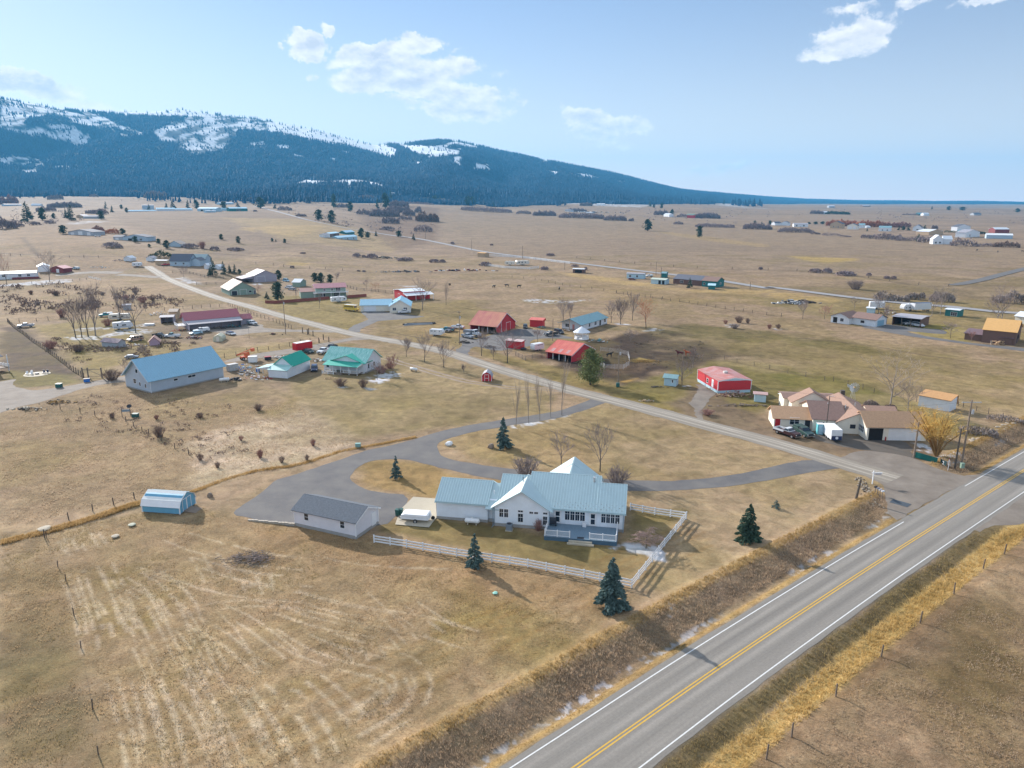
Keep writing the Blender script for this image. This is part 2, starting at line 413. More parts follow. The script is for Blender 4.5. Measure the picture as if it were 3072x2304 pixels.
for l in([(780,1310),(980,1290),(1250,1390),(1330,1420),(1100,1440),(850,1360)],[(540,1380),(680,1400),(760,1470),(640,1500),(540,1440)],[(250,1250),(380,1320),(420,1480),(300,1480),(240,1380)]):
 zD(l,(158,136,84),7,.6,.8,nz=hx*.3+hx2*.7)
k=(smooth((hx2-.56)/.12)*.30*(Y<400)*(Y>0))[:,None];colr=colr*(1-k)+colr*np.array([[.72,.74,.62]])*k
k=(smooth((.42-hx)/.12)*.28*(Y<500)*(Y>0))[:,None];colr=colr*(1-k)+np.array(S(196,172,138))[None]*k
k=(smooth((hx-.55)/.10)*.30*(Y<700)*(Y>0))[:,None];colr=colr*(1-k)+np.array(S(146,130,76))[None]*k
zD([(1500,1659),(1800,1440),(2212,1190),(2300,1190),(2300,1800),(1500,1800)],(164,140,112),2,.95,.9)
zD([(1900,1400),(2212,1300),(2250,1500),(2100,1600),(1900,1500)],(122,104,66),8,.7,.9,nz=hx)
zD([(2100,930),(2212,905),(2212,960),(2110,975)],(150,132,84),2,.7)
zD([(1530,825),(1560,790),(1590,800),(1580,870),(1640,900),(1730,920),(1860,930),(1990,960),(2050,1000),(1800,985),(1500,905),(1440,870)],(138,120,100),2,.9,.3)
zD([(500,790),(560,760),(700,760),(720,800),(620,830),(510,820)],(148,130,106),3,.8,.6)
zD([(300,700),(420,690),(500,715),(480,740),(330,740)],(142,124,100),3,.8,.6)
stl=[]
def sl(*l):stl.append(catmull([G('L3',x,y)for x,y in l],1.5))
for l in(((335,330),(370,440),(405,560)),((362,305),(400,420),(445,555)),((475,390),(520,490),(550,570)),((545,440),(575,520),(595,555)),
((280,165),(290,220),(305,240)),((310,165),(335,220)),((520,360),(640,410),(700,480),(740,580),(800,690),(850,775)),((555,335),(620,380),(660,420)),
((575,640),(640,790),(690,960),(750,1158)),((620,645),(690,790),(760,960),(810,1158)),((640,460),(700,580),(765,720)),
((790,780),(870,880),(940,1010),(1000,1158)),((850,780),(930,880),(1000,1010),(1060,1150)),((505,760),(545,900),(580,1030),(605,1158)),
((460,790),(500,930),(530,1050),(548,1158)),((800,520),(870,600),(920,700),(970,800)),((860,510),(960,560),(1060,640),(1160,720)),
((1040,800),(1140,900),(1220,1010),(1290,1158)),((600,290),(700,320),(860,380),(1040,420),(1300,470),(1500,520),(1750,570),(2000,640)),
((700,170),(860,230),(1100,280),(1300,300)),((1650,740),(1705,770),(1700,840),(1620,900),(1500,980)),((1600,760),(1680,800),(1680,870),(1590,930)),
((900,450),(1100,430),(1300,440)),((1370,240),(1500,270),(1700,290),(1950,300)),((1200,450),(1400,520),(1640,560)),((1260,820),(1340,900),(1420,1000)),
((1560,640),(1590,690)),((880,240),(930,340)),((1050,340),(1060,420)),((420,590),(430,680)),((1700,480),(1800,560),(1860,600)),
((1590,400),(1700,500),(1800,600)),((1200,560),(1330,640),(1500,700),(1640,730))):sl(*l)
brk=smooth((fbm(X/2.2,Y/2.2,51,3)-.26)/.16)
for L in list(stl):
 for o_ in(-1.7,1.7,3.4):
  if random.random()<.62:
   stl.append([p+Vector((-t_.y,t_.x,0))*(o_+.3*math.sin(i*.3))for i,p in enumerate(L)for t_ in[(L[min(i+1,len(L)-1)]-L[max(i-1,0)]).normalized()]][int(random.random()*len(L)*.4):])
for L in stl:zline(L,.30,(218,198,170),.3,.85,1.,nz=brk)
for o_ in(17.5,19.0,20.6,22.2,24.4):
 L=[]
 for i in range(0,len(HC)-3,4):
  a,b=HC[i],HC[i+2];t=(b-a).normalized();q=a+Vector((-t.y,t.x,0))*o_
  if q.y>30 and q.x<32:L.append(q)
 zline(L,.45,(150,118,72)if o_!=19.0 else(196,168,126),.5,.5,nz=brk)
for z_,w_,l in(('F2',3,[(0,605),(700,612),(1200,630),(1500,617),(1900,592),(1960,580)]),('F2',3,[(0,508),(400,500),(900,488),(1480,468)]),('F2',2.5,[(0,700),(600,715),(1200,745),(2000,740)]),('F1',3,[(1700,565),(2212,602)]),('F1',3,[(0,575),(600,600),(1500,610)]),('F2',2,[(0,545),(700,525),(1000,515)]),
('F4',3,[(0,722),(250,728),(700,765),(1050,817),(1300,855),(1560,862)]),('F3',3,[(560,617),(800,642),(1200,682),(1600,707),(2212,720)]),('F3',4,[(0,240),(900,290),(1200,310),(1700,325),(2212,340)]),('F4',6,[(0,335),(500,365),(1100,400),(1700,445),(2212,455)]),('Z5',1.5,[(0,0),(400,45),(800,105),(1500,215),(1820,255)]),
('Z3',.8,[(340,595),(700,640),(1120,720),(1500,780),(1620,810)]),('Z3',.7,[(790,600),(1300,460),(1880,310),(1950,300)]),('Z6',1.2,[(0,540),(600,600),(1100,690),(1700,780)]),('Z5',1.,[(850,790),(1050,725),(1500,800),(2212,940)]),('F1',4,[(190,440),(330,600)]),('F2',5,[(850,300),(980,350),(1000,380)])):
 zline(catmull([G(z_,x,y)for x,y in l],8.),w_,(112,96,84),w_*.5,.6)
dH=np.full(len(X),999.);dH[near]=side_d*np.where(cul>.3,1,1)
gapA=np.full(len(X),99.);gapA[near]=gap
def band(a,b,rgb,soft=.6,w=1.,tf=None,nz=None,lo=-1e9,hi=1e9):
 dd=np.minimum(dH-a,b-dH)+(hx2-.5)*soft*2.2
 k=smooth(dd/soft*.5+.5)*w*smooth((gapA-6)/3.)*(Y>lo)*(Y<hi)
 if nz is not None:k=k*nz
 colr[:]=colr*(1-k[:,None])+np.array(S(*rgb))[None]*k[:,None]
 if tf is not None:tuft[:]=tuft*(1-k)+tf*k
band(4.0,4.7,(140,130,118),.4)
band(4.5,6.0,(172,146,100),.5,.95,.7)
band(5.8,6.9,(152,134,108),.4,.9,.8)
band(6.7,10.8,(158,136,112),.7,.95,1.)
band(10.5,12.3,(194,164,118),.7,.9,.9)
band(-4.7,-4.0,(134,124,112),.4)
band(-7.1,-4.6,(136,120,88),.5,.95,.9)
band(-9.7,-6.9,(214,184,124),.6,.95,1.)
band(-11.4,-9.7,(142,118,92),.7,.8,.8)
snowk=smooth((fbm(X/.8,Y/.8,61,3)-.50)/.10)*smooth((fbm(X/7.,Y/7.,62,2)-.38)/.15)
band(5.7,6.9,(188,190,198),.2,.7,.2,nz=snowk,lo=40,hi=118)
def snow(z,l,soft=.6,w=.95,thr=.45):
 zone([G(z,x,y)for x,y in l],(226,230,240),soft,w,.15,nz=(fbm(X/1.3,Y/1.3,71,4)-.5)*1.5+.5+(.46-thr))
snow('Z9',[(380,950),(520,880),(740,880),(830,900),(900,930),(960,960),(940,1060),(830,1050),(760,1000),(690,980),(560,960)],.5,.95,.40)
snow('Z9',[(950,1470),(1010,1480),(1030,1560),(960,1580)],.4,.8,.5)
snow('Z3',[(420,1250),(700,1190),(820,1150),(910,1200),(760,1290),(600,1350),(440,1300)],1.,.95,.42)
snow('Z3',[(20,1370),(120,1350),(200,1380),(120,1395)],.6);snow('Z3',[(320,1370),(420,1380),(600,1400),(480,1425)],.6,.7)
for a,b in((360,320),(460,300),(540,282),(620,250),(705,235)):
 zone([GP(1400+(a+dx)*.4069,1150+(b+dy)*.4069)for dx,dy in((-55,-8),(0,-22),(50,-22),(60,2),(20,14),(-30,12))],(226,230,240),.5,.9,.15,nz=fbm(X/1.5,Y/1.5,72,3)+.06)
snow('Z1',[(700,600),(900,570),(1100,590),(1300,520),(1480,490),(1700,520),(1650,550),(1300,575),(1100,620),(850,635)],1.,.9,.42)
snow('Z1',[(740,510),(1030,490),(1250,485),(1240,500),(900,530)],.8,.8,.45);snow('Z1',[(1500,470),(1640,440),(1690,460),(1560,490)],.8)
snow('F1',[(0,850),(300,815),(600,800),(610,825),(330,850),(0,862)],2.,.95,.3)
snow('F1',[(1500,790),(1600,780),(1760,850),(1640,840)],2.,.9,.4)
snow('Z2',[(940,185),(1040,180),(1060,200),(960,203)],1.);snow('F2',[(1250,852),(1380,855),(1400,865),(1270,868)],2.)
snow('Z4',[(720,85),(900,70),(1230,95),(1700,80),(1500,110),(1230,140),(900,130)],2.,.9,.5)
snow('Z4',[(2040,395),(2190,410),(2160,425),(2060,410)],1.);snow('Z5',[(0,335),(140,345),(130,355),(20,345)],1.5)
snow('Z5',[(260,420),(420,390),(510,400),(400,420)],1.2);snow('Z5',[(1750,390),(1810,395),(1810,408),(1770,405)],1.)
snow('Z5',[(1180,345),(1300,335),(1340,380),(1230,380)],1.2,.7,.5);snow('Z5',[(720,1030),(800,1025),(800,1045),(740,1050)],.6)
snow('Z7',[(1330,600),(1420,580),(1520,620),(1500,660),(1350,640)],.8);snow('Z7',[(1540,690),(1620,670),(1740,640),(1740,700),(1680,770),(1600,750)],.8,.95,.35)
snow('Z7',[(1990,570),(2100,520),(2110,540),(2010,590)],.8,.6,.5)
snow('M6',[(770,580),(900,590),(1100,575),(1300,565),(1700,590),(2200,610),(2212,625),(1640,600),(1300,590),(1060,600),(780,610)],30,.8,.3)
snow('F3',[(0,95),(370,125),(600,120),(900,150),(1100,150),(1300,165),(1100,178),(700,165),(300,135),(0,110)],30,.85,.35)
snow('F3',[(1750,135),(1900,125),(2000,170),(2212,190),(2000,180),(1760,160)],40,.8,.4)
snow('F1',[(560,318),(800,295),(900,300),(880,308),(620,325)],10,.8,.3)
zD([(1310,790),(1345,785),(1400,775),(1420,785),(1400,800),(1330,810)],(128,106,84),2,.6)
zone([G('Z5',x,y)for x,y in((150,740),(250,705),(420,740),(420,765),(200,765))],(182,158,96),1.,.9)
zone([G('Z5',x,y)for x,y in((30,985),(130,950),(240,930),(250,950),(100,985))],(206,168,96),.8,.9)
for z_,l,c_,w_ in(('F3',[(420,740),(700,760),(1000,810),(1400,880),(1750,900),(1700,915),(1300,890),(900,830),(500,770)],(214,184,128),.8),
('F4',[(0,900),(250,920),(500,960),(600,990),(300,990),(0,950)],(212,182,124),.8),('F4',[(200,600),(450,610),(780,620),(760,640),(480,660),(240,620)],(208,180,112),.8),
('F2',[(0,350),(350,330),(600,340),(500,400),(330,440),(100,400)],(206,178,128),.7),('F2',[(300,655),(500,665),(420,680),(250,672)],(210,180,110),.8),
('F1',[(2100,350),(2212,350),(2212,390),(2050,370)],(206,178,128),.7),('F3',[(1250,380),(1700,430),(2212,500),(2212,530),(1700,470),(1280,400)],(196,170,124),.6),
('F3',[(1760,880),(2212,900),(2212,940),(1900,930),(1750,910)],(214,184,128),.7)):
 zone([G(z_,x,y)for x,y in l],c_,6,w_,.9)
farm=(Y>2300)
uM=X/(np.maximum(Y,100)*1.03);BM=np.interp(uM,RU,RB)
ZT_=Z
dd_=Y*CP-(Z-CAMH)*SP;PXX=CX+F*X/np.maximum(dd_,1);PYY=CY-F*(Y*SP+(Z-CAMH)*CP)/np.maximum(dd_,1)
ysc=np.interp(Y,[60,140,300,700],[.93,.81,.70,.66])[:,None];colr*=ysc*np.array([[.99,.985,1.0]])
mk=smooth((Y-BM-(fbm(X/300.,Y/300.,81,3)-.5)*1500+150)/160.)*farm
c_wood=np.array((.004,.045,.09));c_wood2=np.array((.012,.055,.09))  # ground under the forest, with the blue of distant haze mixed in
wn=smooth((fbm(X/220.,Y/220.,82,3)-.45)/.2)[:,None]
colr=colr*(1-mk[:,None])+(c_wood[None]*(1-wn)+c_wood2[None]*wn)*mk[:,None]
SNOWP=[]
def sM(z,l,w=1.):SNOWP.append(([PX(z,x,y)for x,y in l],w))
sM('M5',[(0,110),(160,140),(430,165),(560,230),(760,270),(900,320),(950,370),(820,370),(600,330),(560,300),(400,270),(240,290),(200,330),(280,430),(130,400),(0,370)],.8)
sM('M5',[(600,210),(740,240),(880,290),(1000,350),(1190,410),(1170,430),(1000,385),(800,300)],.9)
sM('M5',[(210,370),(400,340),(560,345),(640,370),(400,390),(420,410),(700,380),(740,420),(730,510),(640,525),(560,500),(450,470),(380,420),(250,420)],.85)
sM('M5',[(780,200),(1300,228),(1700,215),(1770,215),(1790,280),(1300,275),(820,245)],1)
sM('M5',[(1260,400),(1450,320),(1600,270),(1780,270),(1950,240),(2212,290),(2212,400),(1980,380),(1950,440),(1860,500),(1860,550),(1650,585),(1560,560),(1480,510),(1400,480),(1330,470)],.8)
sM('M6',[(0,-40),(200,-40),(350,0),(450,40),(700,70),(900,110),(1080,190),(1060,250),(1000,250),(860,210),(640,150),(420,120),(150,60),(0,40)],1.2)
sM('M6',[(850,80),(1180,150),(1400,165),(1560,118),(1750,165),(1740,190),(1560,150),(1480,170),(1610,185),(1600,230),(1420,245),(1310,235),(1230,215),(1080,150)],1.1)
for l in([(1560,240),(1620,240),(1600,290),(1620,330),(1550,300)],[(1740,310),(1830,310),(1855,360),(1730,350)],[(620,195),(740,210),(730,225),(640,215)],[(220,230),(320,240),(300,252),(230,250)],
[(480,215),(520,220),(510,240)],[(90,160),(190,160),(180,180),(100,180)],[(520,260),(580,265),(560,285)],[(1220,285),(1280,295),(1260,315)],
[(210,478),(330,440),(500,455),(720,437),(900,458),(980,500),(930,500),(860,478),(700,470),(690,500),(655,480),(560,470),(420,485)]):sM('M6',l,1.1)
for l in([(0,620),(100,610),(240,610),(350,640),(350,690),(200,690),(0,660)],[(160,720),(300,710),(310,740),(200,750)],[(450,685),(590,680),(590,705),(460,705)],[(970,410),(1060,425),(1040,450)],[(2050,490),(2190,480),(2180,520),(2110,520)]):sM('M5',l,.75)
for l in([(1225,372),(1265,375),(1300,385),(1270,386)],[(1180,368),(1210,372),(1200,378)],[(1330,388),(1350,392),(1340,396)],[(1158,342),(1190,350),(1180,353)]):sM('D',l,1)
snw=np.zeros(len(X))
mi=np.nonzero(farm&(Y>BM-300))[0]
for l,w in SNOWP:
 xs=[p[0]for p in l];ys=[p[1]for p in l]
 m=mi[(PXX[mi]>min(xs)-8)&(PXX[mi]<max(xs)+8)&(PYY[mi]>min(ys)-8)&(PYY[mi]<max(ys)+8)]
 if not len(m):continue
 dd=inpoly(PXX[m],PYY[m],l)
 k=smooth((dd+(fbm(X[m]/90.,Y[m]/90.,83,3)-.5)*14)/3.+.5)*min(w,1)
 snw[m]=np.maximum(snw[m],k)
patch=smooth((fbm(X/55.,Y/140.,84,3)-(.42))/.08)
sk=(snw*np.where(snw>.97,1,patch))[:,None]
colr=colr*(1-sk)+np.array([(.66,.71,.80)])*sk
SNW=(mi,snw[mi])
flat=np.zeros(len(X));flat[near]=np.clip((roadw-.2)/1.2,0,1)
dist=np.hypot(X,Y)
rel=(hill*.16+(fbm(X/6.,Y/6.,6,2)-.5)*.2)*flat*(dist<420)*smooth((tuft-.1)*1.4)
# ================================================================ roads, drives
def jitter(L, step, amp, seed, closed=True):
    out = []; n = len(L)
    for i in range(n if closed else n-1):
        a, b = Vector(L[i]), Vector(L[(i+1) % n]); k = max(1, int((b-a).length/step))
        for j in range(k):
            p = a.lerp(b, j/k); q = (float(vnoise(p.x/1.7, p.y/1.7, seed))-.5)*2*amp
            q2 = (float(vnoise(p.x/1.7, p.y/1.7, seed+9))-.5)*2*amp
            out.append(Vector((p.x+q, p.y+q2, p.z)))
    return out
def smooth_outline(L, step=1.2):
    Q = [L[-1]]+list(L)+[L[0], L[1]]; out = []
    for i in range(1, len(Q)-2):
        a, b, c, d = [Vector(q) for q in Q[i-1:i+3]]; n = max(1, int((c-b).length/step))
        for k in range(n):
            t = k/n; out.append(.5*((2*b)+(c-a)*t+(2*a-5*b+4*c-d)*t*t+(3*b-a-3*c+d)*t*t*t))
    return out
def sheet(name, L, z, m, amp=.25, seed=5, smooth_=True, parent=None):
    """flat frayed-edge sheet from an outline of world points"""
    L = [Vector((p[0], p[1], 0)) for p in L]
    if smooth_: L = smooth_outline(L)
    L = jitter(L, .7, amp, seed)
    tri = tessellate_polygon([[Vector((p.x, p.y, 0)) for p in L]])
    me = bpy.data.meshes.new(name); me.from_pydata([(p.x, p.y, (TZ(p.x, p.y) if p.y > 430 else 0)+z) for p in L], [], [tuple(t) for t in tri])
    bm = bmesh.new(); bm.from_mesh(me)
    for f in bm.faces:
        f.normal_update()
        if f.normal.z < 0: f.normal_flip()
    bm.to_mesh(me); bm.free(); me.materials.append(m)
    o = bpy.data.objects.new(name, me); COL.objects.link(o)
    if parent: o.parent = parent
    return o
def ribbon(name, L, w0, w1, z, m, amp=.0, seed=3, cross=7, wid=None):
    """strip along polyline L from lateral offset w0 to w1 (left positive), UV = (metres across, metres along)"""
    V = []; Fq = []; UV = []; al = 0; n = len(L)
    for i, p in enumerate(L):
        t = (L[min(i+1, n-1)]-L[max(i-1, 0)]).normalized(); nrm = Vector((-t.y, t.x, 0))
        if i: al += (p-L[i-1]).length
        k_ = wid[i] if wid else 1.
        for j in range(cross):
            f = j/(cross-1); o = (w0*(1-f)+w1*f)*k_
            if amp and j in (0, cross-1): o += (float(vnoise(al/1.9, j*3.3, seed))-.5)*2*amp
            q = p+nrm*o
            V.append((q.x, q.y, (TZ(q.x, q.y) if q.y > 430 else 0)+z)); UV.append((o, al))
    for i in range(n-1):
        for j in range(cross-1):
            a = i*cross+j; Fq.append((a, a+1, a+cross+1, a+cross))
    me = bpy.data.meshes.new(name); me.from_pydata(V, [], [f[::-1] for f in Fq]); uv = me.uv_layers.new(name='UVMap')
    for lp in me.loops: uv.data[lp.index].uv = UV[lp.vertex_index]
    bm = bmesh.new(); bm.from_mesh(me)
    for f in bm.faces:
        f.normal_update()
        if f.normal.z < 0: f.normal_flip()
    bm.to_mesh(me); bm.free()
    me.materials.append(m); o = bpy.data.objects.new(name, me); COL.objects.link(o); return o
def road_mat(name, base, dark, light, tracks, tw, streak=.02, grain=.18, dmix=.5):
    """tracks: lateral positions (m) of wheel paths coloured 'light'; long streaks of 'dark'"""
    m = bpy.data.materials.new(name); m.use_nodes = True; nt = m.node_tree; b = nt.nodes['Principled BSDF']
    b.inputs['Roughness'].default_value = .85; b.inputs['Specular IOR Level'].default_value = .25
    uv = nd(nt, 'ShaderNodeUVMap'); sx = nd(nt, 'ShaderNodeSeparateXYZ'); nt.links.new(uv.outputs[0], sx.inputs[0])
    wob = nd(nt, 'ShaderNodeTexNoise', i_Scale=.12, i_Detail=2.); nt.links.new(uv.outputs[0], wob.inputs['Vector'])
    fac = None
    for t in tracks:
        s1 = nd(nt, 'ShaderNodeMath', operation='SUBTRACT'); nt.links.new(sx.outputs[0], s1.inputs[0]); s1.inputs[1].default_value = t
        s2 = nd(nt, 'ShaderNodeMath', operation='ABSOLUTE'); nt.links.new(s1.outputs[0], s2.inputs[0])
        mr = nd(nt, 'ShaderNodeMapRange', interpolation_type='SMOOTHSTEP'); mr.inputs[1].default_value = 0; mr.inputs[2].default_value = tw
        mr.inputs[3].default_value = 1; mr.inputs[4].default_value = 0; nt.links.new(s2.outputs[0], mr.inputs[0])
        if fac is None: fac = mr.outputs[0]
        else:
            a = nd(nt, 'ShaderNodeMath', operation='ADD'); nt.links.new(fac, a.inputs[0]); nt.links.new(mr.outputs[0], a.inputs[1]); fac = a.outputs[0]
    mx = nd(nt, 'ShaderNodeMix', data_type='RGBA'); mx.inputs[6].default_value = (*base, 1); mx.inputs[7].default_value = (*light, 1)
    f2 = nd(nt, 'ShaderNodeMath', operation='MULTIPLY'); nt.links.new(fac, f2.inputs[0]); nt.links.new(wob.outputs[0], f2.inputs[1]); f2.use_clamp = True
    f3 = nd(nt, 'ShaderNodeMath', operation='MULTIPLY'); nt.links.new(f2.outputs[0], f3.inputs[0]); f3.inputs[1].default_value = 1.6; f3.use_clamp = True
    nt.links.new(f3.outputs[0], mx.inputs[0])
    mp = nd(nt, 'ShaderNodeMapping'); mp.inputs['Scale'].default_value = (1.1, streak, 1); nt.links.new(uv.outputs[0], mp.inputs[0])
    n1 = nd(nt, 'ShaderNodeTexNoise', i_Scale=1., i_Detail=6., i_Roughness=.7); nt.links.new(mp.outputs[0], n1.inputs['Vector'])
    r1 = nd(nt, 'ShaderNodeMapRange'); r1.inputs[1].default_value = .42; r1.inputs[2].default_value = .72; r1.inputs[4].default_value = dmix; nt.links.new(n1.outputs[0], r1.inputs[0])
    mx2 = nd(nt, 'ShaderNodeMix', data_type='RGBA'); nt.links.new(mx.outputs[2], mx2.inputs[6]); mx2.inputs[7].default_value = (*dark, 1); nt.links.new(r1.outputs[0], mx2.inputs[0])
    tc = nd(nt, 'ShaderNodeTexCoord'); n2 = nd(nt, 'ShaderNodeTexNoise', i_Scale=3., i_Detail=8., i_Roughness=.8); nt.links.new(tc.outputs['Object'], n2.inputs['Vector'])
    r2 = nd(nt, 'ShaderNodeMapRange'); r2.inputs[1].default_value = .3; r2.inputs[2].default_value = .7; r2.inputs[3].default_value = 1-grain; r2.inputs[4].default_value = 1+grain; nt.links.new(n2.outputs[0], r2.inputs[0])
    ml = nd(nt, 'ShaderNodeVectorMath', operation='SCALE'); nt.links.new(mx2.outputs[2], ml.inputs[0]); nt.links.new(r2.outputs[0], ml.inputs['Scale'])
    nt.links.new(ml.outputs[0], b.inputs['Base Color'])
    bp = nd(nt, 'ShaderNodeBump', i_Strength=.35, i_Distance=.03); nt.links.new(n2.outputs[0], bp.inputs['Height']); nt.links.new(bp.outputs[0], b.inputs['Normal'])
    return m
M_ASPH = road_mat('highway_asphalt', S(142,137,129), S(114,110,105), S(160,154,145), (-2.9,-.95,.95,2.9), .7, .014, .16, .7)
M_GRAV = road_mat('gravel_road', S(150,142,130), S(128,118,104), S(186,178,164), (-1.35,.45,1.5), .65, .05, .16, .6)
M_ASP2 = road_mat('far_asphalt', S(158,156,156), S(140,138,138), S(166,164,164), (0.,), 1, .02, .08)
M_DRIVE = mat('drive_gravel', S(128,125,121), rough=.9, var=.10, scale=.22, bump=.8, bscale=5., second=S(98,97,99))
M_DRIVE2 = mat('yard_gravel', S(156,146,134), rough=.9, var=.12, scale=.25, bump=.8, bscale=5., second=S(120,110,100))
M_DIRT = mat('dirt_track', S(146,126,106), rough=.9, var=.12, scale=.5, bump=.4, bscale=6., second=S(166,150,132))
st = lambda o: tag(o, kind='structure')
st(ribbon('highway', HC, -4.35, 4.35, .012, M_ASPH, .12, cross=9))
M_WHITEL = mat('white_line_paint', (.62,.62,.60), rough=.7, var=.10, scale=2.); M_YEL = mat('yellow_line_paint', (.60,.36,.05), rough=.7, var=.10, scale=2.)
jx = GRAV[-1]
def skip(L, c, r, o):
    segs = []; cur = []
    for i, p in enumerate(L):
        t = (L[min(i+1, len(L)-1)]-L[max(i-1, 0)]).normalized(); q = p+Vector((-t.y, t.x, 0))*o
        if (q-c).length < r:
            if len(cur) > 2: segs.append(cur)
            cur = []
        else: cur.append(p)
    if len(cur) > 2: segs.append(cur)
    return segs
def line(name, w0, w1, m, segs):
    for k, sgm in enumerate(segs): st(ribbon(name, sgm, w0, w1, .020, m, 0, cross=2))
line('road_line_yellow', .10, .24, M_YEL, [HC]); line('road_line_yellow', -.24, -.10, M_YEL, [HC])
jc = GP(*PX('Z7', 1430, 1010)); jc2 = GP(*PX('Z7', 2190, 1080))
line('road_line_white', 3.58, 3.72, M_WHITEL, skip(HC, jc, 11.5, 3.6)); line('road_line_white', -3.72, -3.58, M_WHITEL, [HC])
st(ribbon('gravel_road', GC, -3.1, 3.1, .030, M_GRAV, .35, cross=9))
# gravel apron where the side road meets the highway
st(sheet('gravel_apron', AP, .022, M_DRIVE2, .35, 8))
YD = [G('Z7', x, y) for x, y in ((610,540),(640,500),(900,520),(1300,570),(1370,680),(1400,720),(1100,650),(820,610))]
M_YD = mat('yard_asphalt', S(112,106,98), rough=.9, var=.1, scale=.3, second=S(96,88,80))
st(sheet('yard_ground', YD, .014, M_YD, .5, 18))
DR = [G('D', x, y) for x, y in ((1292,858),(1250,873),(1200,889),(1100,905),(1000,921),(930,938),(870,956),(790,974),(740,991),(690,1008),(640,1024),(600,1036),(570,1060),(535,1085),(503,1108),
   (540,1120),(585,1130),(636,1137),(660,1110),(760,1105),(808,1136),(838,1131),(862,1108),(880,1078),(872,1068),(820,1064),(775,1052),(757,1034),(766,1016),(790,1000),(830,993),(880,993),(950,1010),(1020,1026),(1085,1038),(1200,1062),(1300,1066),
   (1365,1061),(1450,1060),(1560,1052),(1640,1040),(1720,1026),(1800,1013),(1835,1008),(1800,993),(1745,994),(1690,1003),(1600,1022),(1520,1034),(1440,1039),(1365,1037),(1250,1030),(1150,1018),(1085,1010),(1020,1001),(970,991),(946,975),(950,956),(985,942),(1040,930),(1110,918),(1200,904),(1262,886),(1310,868))]
st(sheet('driveway', DR, .016, M_DRIVE, .22, 6))
CPAD = [G('Z8', x, y) for x, y in ((-40,760),(240,785),(305,700),(295,545),(110,530),(0,640))]
CPAD[3] = CPAD[2]+(CPAD[3]-CPAD[2])*1.; o = sheet('concrete_pad', CPAD, .10, mat('concrete', S(190,180,160), rough=.85, var=.06, scale=.6), .0, 3, False)
st(o)
# left drive to the barns
LD = [G('Z1', x, y) for x, y in ((-60,1100),(0,1090),(180,1060),(130,1120),(280,1170),(420,1180),(650,1150),(900,1110),(1180,1060),(1480,1020),(1480,1070),(1200,1110),(980,1150),(650,1250),(430,1320),(200,1370),(0,1430),(-60,1450))]
st(sheet('side_driveway', LD, .016, M_DRIVE2, .3, 11))
GD = [G('Z2', x, y) for x, y in ((2230,800),(2000,810),(1700,870),(1620,890),(1400,930),(1050,980),(1000,1010),(680,1050),(690,1020),(980,960),(1280,910),(1500,870),(1800,830),(2000,800),(2100,780))]
st(sheet('side_driveway', [G('Z2', x, y) for x, y in ((2260,800),(2000,825),(1760,880),(1640,930),(1400,960),(1050,1010),(680,1060),(650,1040),(980,965),(1380,905),(1620,865),(1900,815),(2100,775))], .018, M_DRIVE2, .3, 12))
YM = [G('Z2', x, y) for x, y in ((230,700),(500,650),(850,640),(1060,640),(1100,680),(1500,700),(1900,705),(2000,730),(1500,722),(1000,730),(800,760),(640,740),(480,720),(300,760))]
st(sheet('shop_yard', YM, .014, M_DRIVE2, .4, 13))
CD = [G('Z3', x, y) for x, y in ((390,365),(560,350),(760,390),(900,400),(1100,430),(1210,440),(1000,470),(620,500),(560,520),(440,570),(360,610),(350,650),(200,620),(270,560),(420,500),(460,470),(380,400))]
st(sheet('house_driveway', CD, .018, M_DRIVE, .3, 14))
RD_ = [G('Z4', x, y) for x, y in ((0,560),(100,610),(300,560),(700,470),(900,480),(1060,500),(1300,560),(1400,600),(1000,600),(840,640),(830,700),(600,740),(400,760),(140,710),(60,740),(20,800),(60,860),(-60,880),(-150,760),(-60,700),(-100,600))]
st(sheet('farm_yard', RD_, .018, M_DRIVE, .4, 15))
HD = [G('Z6', x, y) for x, y in ((620,430),(780,400),(900,410),(1180,440),(1400,460),(1420,500),(1060,475),(1240,520),(1640,580),(1900,610),(2212,640),(2300,680),(1640,600),(1200,540),(900,490))]
st(sheet('house_driveway', HD, .03, M_DRIVE, .3, 16))
TR = [G('Z3', x, y) for x, y in ((640,990),(760,1010),(900,1060),(1050,1100),(1300,1180),(1560,1250),(1820,1310),(2100,1350),(2212,1362))]+[G('Z4', x, y) for x, y in ((560,1250),(800,1262),(1100,1275),(1300,1300),(1560,1360),(1700,1390))]
for p in TR: p.z = 0
TC = catmull(TR, 2.)
st(ribbon('dirt_track', TC, .6, 1.5, .014, M_DIRT, .25, 21, 2)); st(ribbon('dirt_track', TC, -1.5, -.6, .014, M_DIRT, .25, 22, 2))
RT = [G('Z5', x, y) for x, y in ((880,1400),(860,1290),(800,1220),(870,1130),(900,1040),(880,1010),(980,1010),(1010,1060),(1080,1110),(1000,1200),(960,1290),(960,1380))]
st(sheet('dirt_yard', RT, .02, M_DRIVE2, .6, 17))
